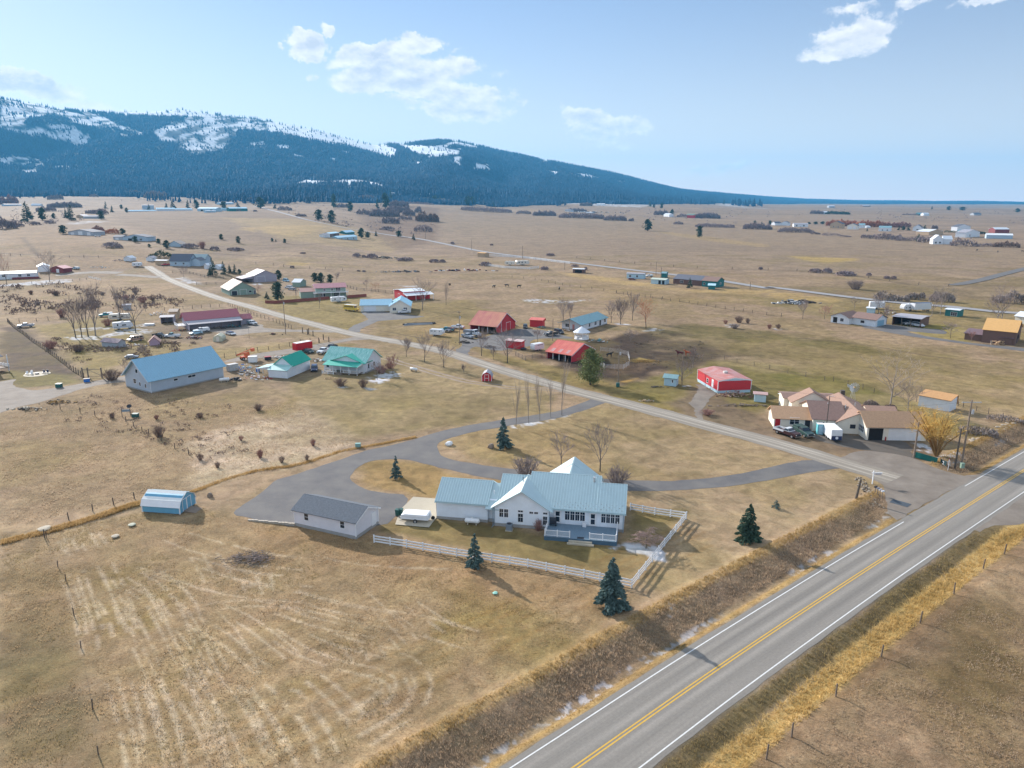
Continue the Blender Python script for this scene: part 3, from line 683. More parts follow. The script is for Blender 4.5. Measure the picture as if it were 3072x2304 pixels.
# distant roads
def froad(name, l, w, m=M_ASP2, z=.25, step=12):
    L = [G(z_, x, y) for z_, x, y in l]; L = catmull(L, step); wd = None
    st(ribbon(name, L, -w/2, w/2, z, m, 0, cross=3)); return L
FR1 = froad('far_road', [('F2',-20,170),('F2',70,185),('F2',350,262),('F2',700,342),('F2',980,390),('F2',1200,425),('F2',1430,455),('F2',1700,510),('F2',1950,560),('F2',2212,595),('F3',250,625),('F3',500,655),('F3',700,680),('F3',960,712),('F3',1240,745)], 7)
FR2 = froad('far_road', [('F3',1240,745),('F3',1700,800),('F3',2212,880),('F4',0,868),('F4',300,905),('F4',650,950),('Z6',500,140),('Z6',900,185),('Z6',1100,205),('Z6',1500,235),('Z6',1900,280),('Z6',2212,300)], 7)
froad('farm_track', [('F4',1560,848),('F4',1650,845),('F4',1850,805),('F4',2000,765),('F4',2212,712),('F4',2400,670)], 7, M_DRIVE, .2)
froad('side_road', [('F1',1040,745),('F1',800,740),('F1',600,755),('F1',480,765)], 9, M_DRIVE2, .05, 6)
froad('side_road', [('F1',1020,760),('F1',1200,770),('F1',1380,785)], 7, M_DRIVE2, .05, 6)
st(sheet('side_road', SRD, .008, M_DRIVE2, .25, 19))
# level ground under roads and drives
def calm(L, pad=1.2, poly=True):
    xs = [p[0] for p in L]; ys = [p[1] for p in L]
    m = np.nonzero((X > min(xs)-5) & (X < max(xs)+5) & (Y > min(ys)-5) & (Y < max(ys)+5))[0]
    if not len(m): return
    dd = inpoly(X[m], Y[m], [(p[0], p[1]) for p in L]) if poly else 1.5-polydist(X[m], Y[m], L)[0]
    k = smooth((dd+pad+.6)/.8); rel[m] = rel[m]*(1-k)-k*.004
for L in (AP, SRD, YD, DR, CPAD, LD, GD, YM, CD, RD_, HD, RT): calm(L)
calm(TC, .6, False); calm(GC, 2.4, False)
Zg = Z.copy(); Zg[near] += carve; Zg += rel
idx = np.arange(nr*na).reshape(nr, na)
q = np.stack([idx[:-1, :-1], idx[:-1, 1:], idx[1:, 1:], idx[1:, :-1]], -1).reshape(-1, 4)[:, ::-1]
q2 = np.stack([idx[:-1, -1], idx[:-1, 0], idx[1:, 0], idx[1:, -1]], -1).reshape(-1, 4)[:, ::-1]
q = np.vstack([q, q2])
keep = q[(np.abs(X[q].max(1)-X[q].min(1))+np.abs(Y[q].max(1)-Y[q].min(1))) > 1e-6]
def ground_mat():
    m = bpy.data.materials.new('ground_soil_and_grass'); m.use_nodes = True; nt = m.node_tree; b = nt.nodes['Principled BSDF']
    b.inputs['Roughness'].default_value = .95; b.inputs['Specular IOR Level'].default_value = .1
    a = nd(nt, 'ShaderNodeVertexColor', layer_name='zone'); t = nd(nt, 'ShaderNodeVertexColor', layer_name='tuft')
    tc = nd(nt, 'ShaderNodeTexCoord')
    def noise(scale, det, rgh, lo, hi, sc=None, dist=0.):
        v = tc.outputs['Object']
        if sc: mp = nd(nt, 'ShaderNodeMapping'); mp.inputs['Scale'].default_value = sc; nt.links.new(v, mp.inputs[0]); v = mp.outputs[0]
        n = nd(nt, 'ShaderNodeTexNoise', i_Scale=scale, i_Detail=det, i_Roughness=rgh, i_Distortion=dist); nt.links.new(v, n.inputs['Vector'])
        r = nd(nt, 'ShaderNodeMapRange'); r.inputs[1].default_value = .32; r.inputs[2].default_value = .68; r.inputs[3].default_value = lo; r.inputs[4].default_value = hi
        r.clamp = True; nt.links.new(n.outputs['Fac'], r.inputs[0]); return n.outputs['Fac'], r.outputs[0]
    _, f1 = noise(.05, 5, .65, .80, 1.18); _, f2 = noise(.35, 5, .65, .70, 1.26, None, .6); h3, f3 = noise(2.4, 7, .75, .62, 1.36, (1,1.5,1), .8)
    h4, f4 = noise(9., 4, .7, .7, 1.3, (1,1.3,1))
    mu = nd(nt, 'ShaderNodeMath', operation='MULTIPLY'); nt.links.new(f1, mu.inputs[0]); nt.links.new(f2, mu.inputs[1])
    mu3 = nd(nt, 'ShaderNodeMath', operation='MULTIPLY'); nt.links.new(f3, mu3.inputs[0]); nt.links.new(f4, mu3.inputs[1])
    mf = nd(nt, 'ShaderNodeMix', data_type='FLOAT'); mf.inputs[2].default_value = 1; nt.links.new(mu3.outputs[0], mf.inputs[3]); nt.links.new(t.outputs['Color'], mf.inputs[0])
    tot = nd(nt, 'ShaderNodeMath', operation='MULTIPLY'); nt.links.new(mu.outputs[0], tot.inputs[0]); nt.links.new(mf.outputs[0], tot.inputs[1])
    sc = nd(nt, 'ShaderNodeVectorMath', operation='SCALE'); nt.links.new(a.outputs['Color'], sc.inputs[0]); nt.links.new(tot.outputs[0], sc.inputs['Scale'])
    # faint hue drift: straw against moss
    _, f5 = noise(.12, 4, .6, 0., 1.); mh = nd(nt, 'ShaderNodeMix', data_type='RGBA', blend_type='MULTIPLY'); mh.inputs[7].default_value = (.96,1.0,.90,1)
    nt.links.new(sc.outputs[0], mh.inputs[6]); nt.links.new(f5, mh.inputs[0])
    _, f6 = noise(1.1, 5, .7, 0., .8); mh2 = nd(nt, 'ShaderNodeMix', data_type='RGBA', blend_type='MULTIPLY'); mh2.inputs[7].default_value = (1.08,.96,.88,1)
    nt.links.new(mh.outputs[2], mh2.inputs[6]); nt.links.new(f6, mh2.inputs[0])
    nt.links.new(mh2.outputs[2], b.inputs['Base Color'])
    ad = nd(nt, 'ShaderNodeMath', operation='ADD'); nt.links.new(h3, ad.inputs[0]); nt.links.new(h4, ad.inputs[1])
    bs = nd(nt, 'ShaderNodeMath', operation='MULTIPLY'); nt.links.new(ad.outputs[0], bs.inputs[0]); nt.links.new(t.outputs['Color'], bs.inputs[1])
    bp = nd(nt, 'ShaderNodeBump', i_Strength=.75, i_Distance=.16); nt.links.new(bs.outputs[0], bp.inputs['Height']); nt.links.new(bp.outputs[0], b.inputs['Normal'])
    return m
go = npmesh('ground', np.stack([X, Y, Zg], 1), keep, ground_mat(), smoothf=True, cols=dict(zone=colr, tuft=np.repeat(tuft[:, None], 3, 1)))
st(go)
# ================================================================ camera, light, sky, air
cam = bpy.data.cameras.new('camera'); co = bpy.data.objects.new('camera', cam); COL.objects.link(co)
co.location = (0,0,CAMH); co.rotation_euler = (PI/2-PIT, 0, 0)
cam.sensor_width = 36; cam.lens = F/3072*36; cam.clip_start = 1; cam.clip_end = 60000; SC.camera = co
SUNEL = math.radians(23.5); SUNAZ = math.atan2(-.647, .763)
sd_ = Vector((math.cos(SUNEL)*math.sin(SUNAZ), math.cos(SUNEL)*math.cos(SUNAZ), math.sin(SUNEL)))
sun = bpy.data.lights.new('sun', 'SUN'); sun.energy = 4.3; sun.angle = math.radians(.8); sun.color = (1.,.93,.86)
so = bpy.data.objects.new('sun', sun); COL.objects.link(so); so.rotation_euler = (-sd_).to_track_quat('-Z', 'Y').to_euler(); so.location = (0,0,300)
W = bpy.data.worlds.new('World'); SC.world = W; W.use_nodes = True; nt = W.node_tree
bg = nt.nodes['Background']; bg.inputs['Strength'].default_value = .064
sky = nd(nt, 'ShaderNodeTexSky', sky_type='NISHITA', sun_disc=False, sun_elevation=SUNEL, sun_rotation=SUNAZ, air_density=1.2, dust_density=.25, ozone_density=2.2, altitude=900)
tc = nd(nt, 'ShaderNodeTexCoord')
# clouds in the sky: each bank is a soft ellipse in azimuth/elevation broken up by noise
sx = nd(nt, 'ShaderNodeSeparateXYZ'); nt.links.new(tc.outputs['Generated'], sx.inputs[0])
def M_(op, a, b=None, clamp=False):
    n = nd(nt, 'ShaderNodeMath', operation=op); n.use_clamp = clamp
    for i, v in enumerate((a, b)):
        if v is None: continue
        if isinstance(v, (int, float)): n.inputs[i].default_value = v
        else: nt.links.new(v, n.inputs[i])
    return n.outputs[0]
azn = M_('ARCTAN2', sx.outputs[0], sx.outputs[1]); eln = M_('ARCSINE', sx.outputs[2])
def dirof(px, py):
    r = ray(px, py); l = math.sqrt(sum(c*c for c in r)); return math.atan2(r[0], r[1]), math.asin(r[2]/l)
CLD = [  # D coords: cx, cy, half width, half height, tilt (deg), density
 (660,102,54,34,-5,1.35), (693,60,32,16,0,.7), (800,118,120,34,-10,1.25), (880,95,90,24,-6,1.), (930,148,150,40,6,1.1), (850,178,155,44,-4,1.35), (1000,200,110,26,14,.85),
 (1010,236,115,30,4,1.0), (890,225,45,14,-10,.55), (1270,262,80,30,4,1.15), (1350,270,78,22,-6,.9), (1300,300,90,24,4,.75), (1290,322,50,10,0,.45),
 (1850,72,112,32,-14,1.0), (1830,98,110,26,-16,.75), (1790,112,60,20,-18,.6), (1865,28,90,14,-8,.55), (1960,12,60,12,-14,.4), (2140,4,110,14,-4,.65),
 (60,188,130,36,14,1.3), (10,172,90,28,10,1.2), (180,222,90,16,16,.6), (1540,356,150,18,-5,.38), (1640,340,90,12,-4,.22), (660,166,22,12,0,.4), (990,110,26,8,0,.25)]
wn = nd(nt, 'ShaderNodeTexNoise', i_Scale=11., i_Detail=7., i_Roughness=.62); nt.links.new(tc.outputs['Generated'], wn.inputs['Vector'])
ws_ = nd(nt, 'ShaderNodeSeparateColor'); nt.links.new(wn.outputs['Color'], ws_.inputs[0])
azw = M_('ADD', azn, M_('MULTIPLY', M_('SUBTRACT', ws_.outputs[0], .5), .13)); elw = M_('ADD', eln, M_('MULTIPLY', M_('SUBTRACT', ws_.outputs[1], .5), .075))
tot = None
for cx, cy, w, h, tl, dn in CLD:
    a0, e0 = dirof(cx*1.3888, cy*1.3888); a1, _ = dirof((cx+w)*1.3888, cy*1.3888); _, e1 = dirof(cx*1.3888, (cy-h)*1.3888)
    wa = abs(a1-a0); he = abs(e1-e0); c, s = math.cos(math.radians(-tl)), math.sin(math.radians(-tl))
    dx = M_('SUBTRACT', azw, a0); dy = M_('SUBTRACT', elw, e0)
    rx = M_('ADD', M_('MULTIPLY', dx, c/wa), M_('MULTIPLY', dy, s/wa)); ry = M_('ADD', M_('MULTIPLY', dx, -s/he), M_('MULTIPLY', dy, c/he))
    q_ = M_('SUBTRACT', 1., M_('ADD', M_('MULTIPLY', rx, rx), M_('MULTIPLY', ry, ry)), True)
    q_ = M_('MULTIPLY', q_, dn)
    tot = q_ if tot is None else M_('MAXIMUM', tot, q_)
cv = nd(nt, 'ShaderNodeCombineXYZ'); nt.links.new(azn, cv.inputs[0]); nt.links.new(M_('MULTIPLY', eln, 1.9), cv.inputs[1])
nz = nd(nt, 'ShaderNodeTexNoise', i_Scale=24., i_Detail=10., i_Roughness=.62, i_Distortion=.1); nt.links.new(cv.outputs[0], nz.inputs['Vector'])
cvo = nd(nt, 'ShaderNodeVectorMath', operation='ADD'); cvo.inputs[1].default_value = (-.006,.013,0); nt.links.new(cv.outputs[0], cvo.inputs[0])
nz2 = nd(nt, 'ShaderNodeTexNoise', i_Scale=24., i_Detail=6., i_Roughness=.58, i_Distortion=.1); nt.links.new(cvo.outputs[0], nz2.inputs['Vector'])
den = M_('SUBTRACT', M_('ADD', M_('MULTIPLY', tot, 1.15), M_('MULTIPLY', nz.outputs['Fac'], 2.5)), 1.20)
cf = nd(nt, 'ShaderNodeMapRange', interpolation_type='SMOOTHSTEP'); cf.inputs[1].default_value = 0.; cf.inputs[2].default_value = .85; nt.links.new(den, cf.inputs[0])
cf2 = M_('MULTIPLY', cf.outputs[0], M_('MINIMUM', M_('MULTIPLY', tot, 3.2), 1.))
# thickness towards the light makes the undersides greyer
lit = M_('MULTIPLY', M_('SUBTRACT', nz.outputs['Fac'], nz2.outputs['Fac']), 3.)
shade = M_('ADD', M_('SUBTRACT', 1.12, M_('MULTIPLY', den, .60)), lit, True)
cc = nd(nt, 'ShaderNodeMix', data_type='RGBA'); cc.inputs[6].default_value = (5.8,6.1,6.8,1); cc.inputs[7].default_value = (9.4,9.2,9.1,1); nt.links.new(shade, cc.inputs[0])
# bright cloud deck, unseen overhead and behind the viewpoint, added to raise ambient light
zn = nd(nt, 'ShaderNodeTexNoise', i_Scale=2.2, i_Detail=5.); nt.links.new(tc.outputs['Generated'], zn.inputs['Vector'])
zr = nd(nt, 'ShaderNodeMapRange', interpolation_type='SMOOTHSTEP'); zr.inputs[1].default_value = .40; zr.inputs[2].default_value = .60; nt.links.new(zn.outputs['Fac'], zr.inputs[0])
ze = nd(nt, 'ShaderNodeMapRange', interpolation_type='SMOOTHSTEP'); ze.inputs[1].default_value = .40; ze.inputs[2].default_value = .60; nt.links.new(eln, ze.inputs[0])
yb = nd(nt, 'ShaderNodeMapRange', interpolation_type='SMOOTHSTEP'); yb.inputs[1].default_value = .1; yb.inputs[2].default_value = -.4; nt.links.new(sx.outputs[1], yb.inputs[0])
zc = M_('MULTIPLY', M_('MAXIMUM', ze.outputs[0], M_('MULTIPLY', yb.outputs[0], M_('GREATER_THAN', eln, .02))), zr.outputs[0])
hs = nd(nt, 'ShaderNodeHueSaturation'); hs.inputs['Saturation'].default_value = 1.
sm = nd(nt, 'ShaderNodeMix', data_type='RGBA', blend_type='MULTIPLY'); sm.inputs[0].default_value = 1; sm.inputs[7].default_value = (.88,.885,.99,1); nt.links.new(sky.outputs[0], sm.inputs[6]); nt.links.new(sm.outputs[2], hs.inputs['Color'])
veil = M_('MULTIPLY', M_('EXPONENT', M_('MULTIPLY', M_('ABSOLUTE', eln), -9.)), 1.)
vm = nd(nt, 'ShaderNodeMix', data_type='RGBA'); nt.links.new(veil, vm.inputs[0]); nt.links.new(hs.outputs[0], vm.inputs[6]); vm.inputs[7].default_value = (10.6,8.7,7.5,1)
mx = nd(nt, 'ShaderNodeMix', data_type='RGBA'); nt.links.new(vm.outputs[2], mx.inputs[6]); nt.links.new(cc.outputs[2], mx.inputs[7]); nt.links.new(M_('MULTIPLY', cf2, .93), mx.inputs[0])
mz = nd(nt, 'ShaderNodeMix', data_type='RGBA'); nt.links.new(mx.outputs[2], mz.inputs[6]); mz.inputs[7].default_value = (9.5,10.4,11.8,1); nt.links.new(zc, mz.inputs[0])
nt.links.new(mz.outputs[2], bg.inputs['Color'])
W.cycles.sampling_method = 'MANUAL'; W.cycles.sample_map_resolution = 1024
vs = SC.view_settings; vs.view_transform = 'Standard'; vs.look = 'None'; vs.exposure = .98; vs.gamma = 1.; vs.use_curve_mapping = False
SC.cycles.use_denoising = True; SC.cycles.max_bounces = 5; SC.cycles.diffuse_bounces = 3; SC.cycles.glossy_bounces = 2; SC.cycles.transmission_bounces = 2; SC.cycles.volume_bounces = 0; SC.cycles.transparent_max_bounces = 4
SC.cycles.use_adaptive_sampling = True; SC.cycles.adaptive_threshold = .01
hz = MB().box(-15500, 15500, -15500, 15500, -6, 1000).build('haze', None); tag(hz, kind='stuff')
mh = bpy.data.materials.new('haze_air'); mh.use_nodes = True; n_ = mh.node_tree; n_.nodes.clear()
out = n_.nodes.new('ShaderNodeOutputMaterial'); pv = n_.nodes.new('ShaderNodeVolumePrincipled')
pv.inputs['Color'].default_value = (.14,.56,1.,1); pv.inputs['Density'].default_value = 6e-5; pv.inputs['Anisotropy'].default_value = .15
n_.links.new(pv.outputs[0], out.inputs['Volume']); hz.data.materials.append(mh)
# ================================================================ vegetation
M_WOODF = mat('haze_tinted_needles', (.003,.045,.10), rough=.9, var=.5, scale=.02, vary=False)  # needle colour carries the blue of distant haze
M_SPRUCE = mat('blue_spruce_needles', (.07,.125,.105), rough=.8, var=.35, scale=1.6, second=(.16,.235,.215))
M_PINE = mat('pine_needles', (.13,.18,.06), rough=.8, var=.3, scale=.8, second=(.27,.29,.11))
M_FIR = mat('fir_needles', (.04,.085,.06), rough=.85, var=.3, scale=.6, second=(.08,.13,.08))
M_BARK = mat('bark', (.10,.085,.072), rough=.9, var=.3, scale=4.)
M_BARKL = mat('pale_bark', (.26,.225,.20), rough=.9, var=.25, scale=4.)
M_TWIG = mat('bare_twigs', (.25,.20,.185), rough=.9, var=.25, scale=2.)
M_TWIGP = mat('poplar_twigs', (.34,.28,.23), rough=.9, var=.25, scale=2.)
M_TWIGR = mat('reddish_twigs', (.32,.17,.14), rough=.9, var=.25, scale=2.)
M_TWIGO = mat('orange_willow_twigs', (.42,.17,.085), rough=.85, var=.25, scale=2.)
M_WILLOW = mat('golden_willow_twigs', (.68,.42,.09), rough=.8, var=.2, scale=2., second=(.76,.50,.16))
M_BUSH = mat('bare_thicket_twigs', (.27,.215,.215), rough=.95, var=.3, scale=.5)
M_BUSHB = mat('brown_brush', (.22,.15,.12), rough=.95, var=.3, scale=1.)
M_JUN = mat('juniper_leaf', (.05,.075,.035), rough=.9, var=.3, scale=2.)
def quadclumps(Pn, D, L, Wd, rs, up=.35):
    """N leaf-like rhombs: centre Pn, direction D, length L, width Wd"""
    n = len(Pn); D = D/np.maximum(np.linalg.norm(D, axis=1, keepdims=True), 1e-6)
    rnd = rs.normal(size=(n, 3)); sidev = np.cross(D, rnd); sidev /= np.maximum(np.linalg.norm(sidev, axis=1, keepdims=True), 1e-6)
    L = L[:, None]; Wd = Wd[:, None]
    V = np.stack([Pn-D*L*.5, Pn+sidev*Wd*.5-D*L*.05, Pn+D*L*.5, Pn-sidev*Wd*.5-D*L*.05], 1).reshape(-1, 3)
    return V, np.arange(n*4).reshape(n, 4)
def spruce(h, r, seed, m, n=2600, label=None, dens=1., name='spruce_tree', ragged=.25, base=.04, power=.95, droop=.25, bark=None):
    rs = np.random.RandomState(seed); root = thing(name, label, 'tree')
    MB().tube([(0,0,-.1),(0,0,h*.5),(0,0,h*.97)], [h*.022, h*.014, h*.003], 6).build('trunk', bark or M_BARK, root)
    n = int(n*1.7); nb = int(34+h*9*dens); Ps = []; Ds = []; Ls = []; Ws = []
    for b in range(nb):
        t = (b+rs.rand()*.8)/nb; z = h*(base+(1-base)*t); rr = 1.22*r*((1-t)**(power*.9))*(1-ragged*rs.rand())+.05*r
        a = rs.rand()*6.283; k = max(5, int(n/nb*(1.25-t)))
        s = rs.rand(k)**.6; spread = (rs.rand(k)-.5)*(.62+.3*rs.rand())
        aa = a+spread/(.55+s)*1.1; rad = rr*s*(1-np.abs(spread)*.5)
        zz = z-droop*rad*s+rs.normal(size=k)*.02*h*.5+rr*.10
        Ps.append(np.stack([np.cos(aa)*rad, np.sin(aa)*rad, zz], 1))
        Ds.append(np.stack([np.cos(aa), np.sin(aa), -.25+.3*rs.normal(size=k)], 1)+rs.normal(size=(k, 3))*.25)
        sc = (h*.030+.05)*(.7+.6*rs.rand(k))*(1.15-.5*t); Ls.append(sc*1.7); Ws.append(sc*1.0)
    Pn = np.vstack(Ps); D = np.vstack(Ds); L = np.concatenate(Ls); Wd = np.concatenate(Ws)
    V, Fq = quadclumps(Pn, D, L, Wd, rs); npmesh('crown', V, Fq, m, root); return root
def pinetree(h, r, seed, m, n=2600, label=None, name='pine_tree', base=.14, blobs=34, bark=None, shape=.8, cs=.05):
    """rounder open crown made of leaf clumps gathered in boughs"""
    rs = np.random.RandomState(seed); root = thing(name, label, 'tree')
    T = MB().tube([(0,0,-.1),(.02*h,0,h*.45),(0,.01*h,h*.9)], [h*.028, h*.018, h*.004], 6)
    Ps = []; Ds = []; Ls = []; Ws = []
    for b in range(blobs):
        t = (b+.5*rs.rand())/blobs; z = h*(base+(.96-base)*t)
        env = r*(math.sin(math.pi*min(1, (t*.82+.16)))**shape)*(.55+.5*rs.rand())
        a = rs.rand()*6.283; c = np.array([math.cos(a)*env*.62, math.sin(a)*env*.62, z+env*.1]); br = env*.5+.03*h
        T.tube([(0,0,z-.08*h), tuple(c)], [h*.007, h*.002], 4, False)
        k = n//blobs; q = rs.normal(size=(k, 3))*np.array([br*.5, br*.5, br*.34])+c
        Ps.append(q); Ds.append((q-c)+rs.normal(size=(k, 3))*br*.4+np.array([0,0,.1*br])); s = h*cs*(.6+.7*rs.rand(k)); Ls.append(s*1.2); Ws.append(s*.8)
    T.build('trunk', bark or M_BARK, root)
    V, Fq = quadclumps(np.vstack(Ps), np.vstack(Ds), np.concatenate(Ls), np.concatenate(Ws), rs); npmesh('crown', V, Fq, m, root); return root
def baretree(h, seed, label=None, name='bare_tree', bark=None, twig=None, spread=.55, upright=.5, limbs=6, levels=4, r0=None, fork=.28, tmin=.011, cat='tree', droopy=0., dens=1.):
    rd = random.Random(seed); root = thing(name, label, cat); T = MB(); K = MB(); r0 = r0 or h*.018
    def grow(p, d, L, r, lv):
        n = 3 if lv < 2 else 2; P_ = [p]; q = Vector(p); dd = Vector(d)
        for i in range(n):
            dd = (dd+Vector((rd.gauss(0,.12 if lv else .04), rd.gauss(0,.12 if lv else .04), .10*upright-droopy*lv*.12))).normalized(); q = q+dd*L/n; P_.append(Vector(q))
        rr = [max(tmin, r*(1-.6*i/n)) for i in range(n+1)]
        (T if lv == 0 else K).tube(P_, rr, 5 if lv < 2 else 3, False)
        if lv >= levels: return
        k = limbs if lv == 0 else int((4 if lv < 3 else 3)*dens+rd.random())
        for i in range(k):
            f = (fork+(1-fork)*(i+.6)/k) if lv == 0 else .3+.7*(i+.6)/k
            f = min(f, 1.); s = f*n; j = min(int(s), n-1); bp = P_[j].lerp(P_[j+1], s-j)
            a = rd.random()*6.283 if lv else i*2.4+rd.random(); perp = Vector((math.cos(a), math.sin(a), 0))
            nd_ = (dd*(upright+.25)+perp*spread*(1.1-.4*f)+Vector((0,0,.1))).normalized()
            grow(bp, nd_, L*(.62-.18*f*(lv == 0)+.12*rd.random())*(1.15 if lv == 0 else 1), r*.52*(1.2-.5*f), lv+1)
    grow(Vector((0,0,-.05)), Vector((0,0,1)), h*(.62 if levels > 2 else .8), r0, 0)
    T.build('trunk', bark or M_BARK, root); K.build('crown', twig or M_TWIG, root); return root
def poplar(h, seed, label=None, **k): return baretree(h, seed, label, 'poplar_tree', M_BARKL, M_TWIGP, spread=.16, upright=1.7, limbs=10, levels=2, fork=.22, tmin=.012, dens=1.2, r0=h*.010)
def bushmesh(h, r, seed, n=90, twigs=3, rad=.02, flare=1., sag=0.):
    rd = random.Random(seed); B = MB()
    for i in range(n):
        a = rd.random()*6.283; u = rd.random()**.6; t = u*r*flare; L = h*(.55+.45*rd.random())*(1-.35*u)
        b = Vector((math.cos(a)*t*.35, math.sin(a)*t*.35, -.05)); e = Vector((math.cos(a)*t, math.sin(a)*t, L)); m = b.lerp(e, .5)+Vector((rd.gauss(0,.06)*r, rd.gauss(0,.06)*r, L*(.15+sag)))
        B.tube([b, m, e], [rad*1.3, rad, rad*.6], 3, False)
        for k in range(twigs):
            s = m.lerp(e, rd.random()); q = s+Vector((rd.gauss(0,.28)*r*.6, rd.gauss(0,.28)*r*.6, rd.random()*h*.25-sag*h*.5)); B.tube([s, q], [rad*.7, rad*.5], 3, False)
    return B
def bush(h, r, seed, m, label=None, name='shrub', cat='shrub', **k): return tag(bushmesh(h, r, seed, **k).build(name, m), label, cat)
def thicket(w, dpt, h, seed, m, n=500, label=None, name='thicket'):
    """long bare thicket: many stems in a run of clumps, as seen along a creek"""
    rs = np.random.RandomState(seed); k = n
    x = (rs.rand(k)-.5)*w; y = (rs.rand(k)-.5)*dpt; hh = h*(.25+.95*fbm(x/5.+seed, y/5., seed, 2))*(1-.5*np.abs(2*x/w)**4)*(1-.35*np.abs(2*y/dpt)**2)
    Pn = np.stack([x, y, hh*rs.rand(k)**.55], 1); D = np.stack([rs.normal(size=k)*.5, rs.normal(size=k)*.5, np.ones(k)], 1)
    V, Fq = quadclumps(Pn, D, h*.34*(.5+.8*rs.rand(k)), h*.10*(.6+.6*rs.rand(k)), rs); return tag(npmesh(name, V, Fq, m), label, 'thicket')
# ---- the forest on the mountain (one mass) and its snowy tree-dotted slopes
rs = np.random.RandomState(5); N = 150000
ua = rs.uniform(-.80, .70, N); Bn = np.interp(ua, RU, RB); Dn = np.interp(ua, RU, RD)
sA = rs.rand(N); Yt = (Bn-150)+(Dn*1.04-Bn)*sA; Xt = ua*Yt*1.03; Zt = terrain(Xt, Yt)
d2 = Yt*CP-(Zt-CAMH)*SP; px_ = CX+F*Xt/d2; py_ = CY-F*(Yt*SP+(Zt-CAMH)*CP)/d2
sv = np.zeros(N)
for l, w in SNOWP:
    xs = [p[0] for p in l]; ys = [p[1] for p in l]; m = np.nonzero((px_ > min(xs)) & (px_ < max(xs)) & (py_ > min(ys)) & (py_ < max(ys)))[0]
    if len(m): sv[m] = np.maximum(sv[m], (inpoly(px_[m], py_[m], l) > 0)*w)
keepp = np.where(sv > .98, .035, np.where(sv > 0, .20*(1.25-sv)*2*smooth((fbm(Xt/60., Yt/60., 91, 2)-.4)/.2), 1.))
ok = rs.rand(N) < keepp; ok &= (fbm(Xt/300., Yt/300., 81, 3)-.5)*1500+Bn-150 < Yt
Xt, Yt, Zt = Xt[ok], Yt[ok], Zt[ok]
def cones(Xc, Yc, Zc, H_, R_c, sides=5, rs=rs):
    n = len(Xc); V = np.zeros((n, sides+1, 3)); ph = rs.rand(n)*6.28
    for k in range(sides):
        t = ph+2*PI*k/sides; rr = R_c*(.75+.5*rs.rand(n)); V[:, k] = np.stack([Xc+np.cos(t)*rr, Yc+np.sin(t)*rr, Zc+H_*.04], 1)
    V[:, sides] = np.stack([Xc, Yc, Zc+H_], 1)
    base = (np.arange(n)*(sides+1))[:, None]; Fq = np.stack([np.stack([base[:, 0]+k, base[:, 0]+(k+1) % sides, base[:, 0]+sides], 1) for k in range(sides)], 1).reshape(-1, 3)
    return V.reshape(-1, 3), Fq
V, Fq = cones(Xt, Yt, Zt-1, rs.uniform(11, 22, len(Xt))*(1+.25*(Yt > 5000)), rs.uniform(3.0, 5.0, len(Xt)), 5)
tag(npmesh('mountain_forest', V, Fq, M_WOODF), 'dark blue green conifer forest covering the snowy mountain slopes', 'forest', kind='stuff')
def wood(name, z, l, n, h0, h1, label, seed):
    rs = np.random.RandomState(seed); ps = [PX(z, x, y) for x, y in l]; xs = [p[0] for p in ps]; ys = [p[1] for p in ps]; C = []
    qx = rs.uniform(min(xs), max(xs), n*3); qy = rs.uniform(min(ys), max(ys), n*3); ins = np.nonzero(inpoly(qx, qy, ps) > 0)[0][:n]
    for i in ins: C.append(GP(qx[i], qy[i]))
    C = np.array([tuple(c) for c in C]); k = len(C); H_ = rs.uniform(h0, h1, k)*(1+.5*(rs.rand(k) < .15)); Vs = []; Fs = []; b = 0
    for f0, f1, rr in ((0,.55,.20), (.28,.8,.15), (.55,1.,.10)):
        V, Fq = cones(C[:, 0], C[:, 1], C[:, 2]+H_*(f0+.06), H_*(f1-f0), H_*rr*.9, 6, rs); Vs.append(V); Fs.append(Fq+b); b += len(V)
    return tag(npmesh(name, np.vstack(Vs), np.vstack(Fs), M_WOODF), label, 'wood', kind='stuff')
wood('conifer_wood', 'D', [(430,432),(480,440),(560,443),(640,441),(770,437),(772,424),(640,414),(440,408),(330,412),(360,424)], 900, 20, 28, 'dense dark conifer wood at the foot of the mountain', 1)
wood('conifer_wood', 'D', [(860,425),(1000,430),(1190,437),(1330,441),(1545,443),(1540,436),(1400,430),(1200,422),(870,414)], 900, 18, 30, 'long band of conifers along the mountain foot right of centre', 2)
wood('conifer_wood', 'F3', [(1890,165),(1960,172),(2160,176),(2165,160),(2000,150),(1895,150)], 90, 22, 32, 'conifer clump standing alone right of the wooded mountain foot', 3)
wood('conifer_wood', 'F1', [(-60,70),(150,75),(300,80),(310,60),(200,30),(-60,10)], 260, 16, 26, 'hazy conifer wood at the far left below the mountain', 4)
wood('conifer_wood', 'F1', [(560,0),(760,20),(900,20),(1100,30),(1300,25),(1500,60),(1500,10),(900,-30)], 260, 14, 24, 'scattered conifers around houses below the left mountain slope', 6)
wood('conifer_wood', 'F3', [(150,150),(450,150),(470,165),(400,175),(350,150)], 26, 14, 22, 'ragged line of conifers at the edge of the snowy far field', 7)
wood('conifer_wood', 'D', [(90,398),(330,402),(430,432),(370,430),(250,414),(120,413)], 130, 14, 22, 'broken line of conifers stepping down to the far left meadows', 8)
wood('conifer_wood', 'D', [(770,405),(860,412),(950,430),(870,428),(780,415)], 110, 16, 24, 'conifers around the snowy clearing at the mountain foot', 9)
wood('conifer_wood', 'D', [(250, 428), (330, 436), (430, 441), (520, 446), (420, 436), (300, 424)], 46, 14, 22, 'loose dark conifers spilling from the wood onto the left meadows', 20)
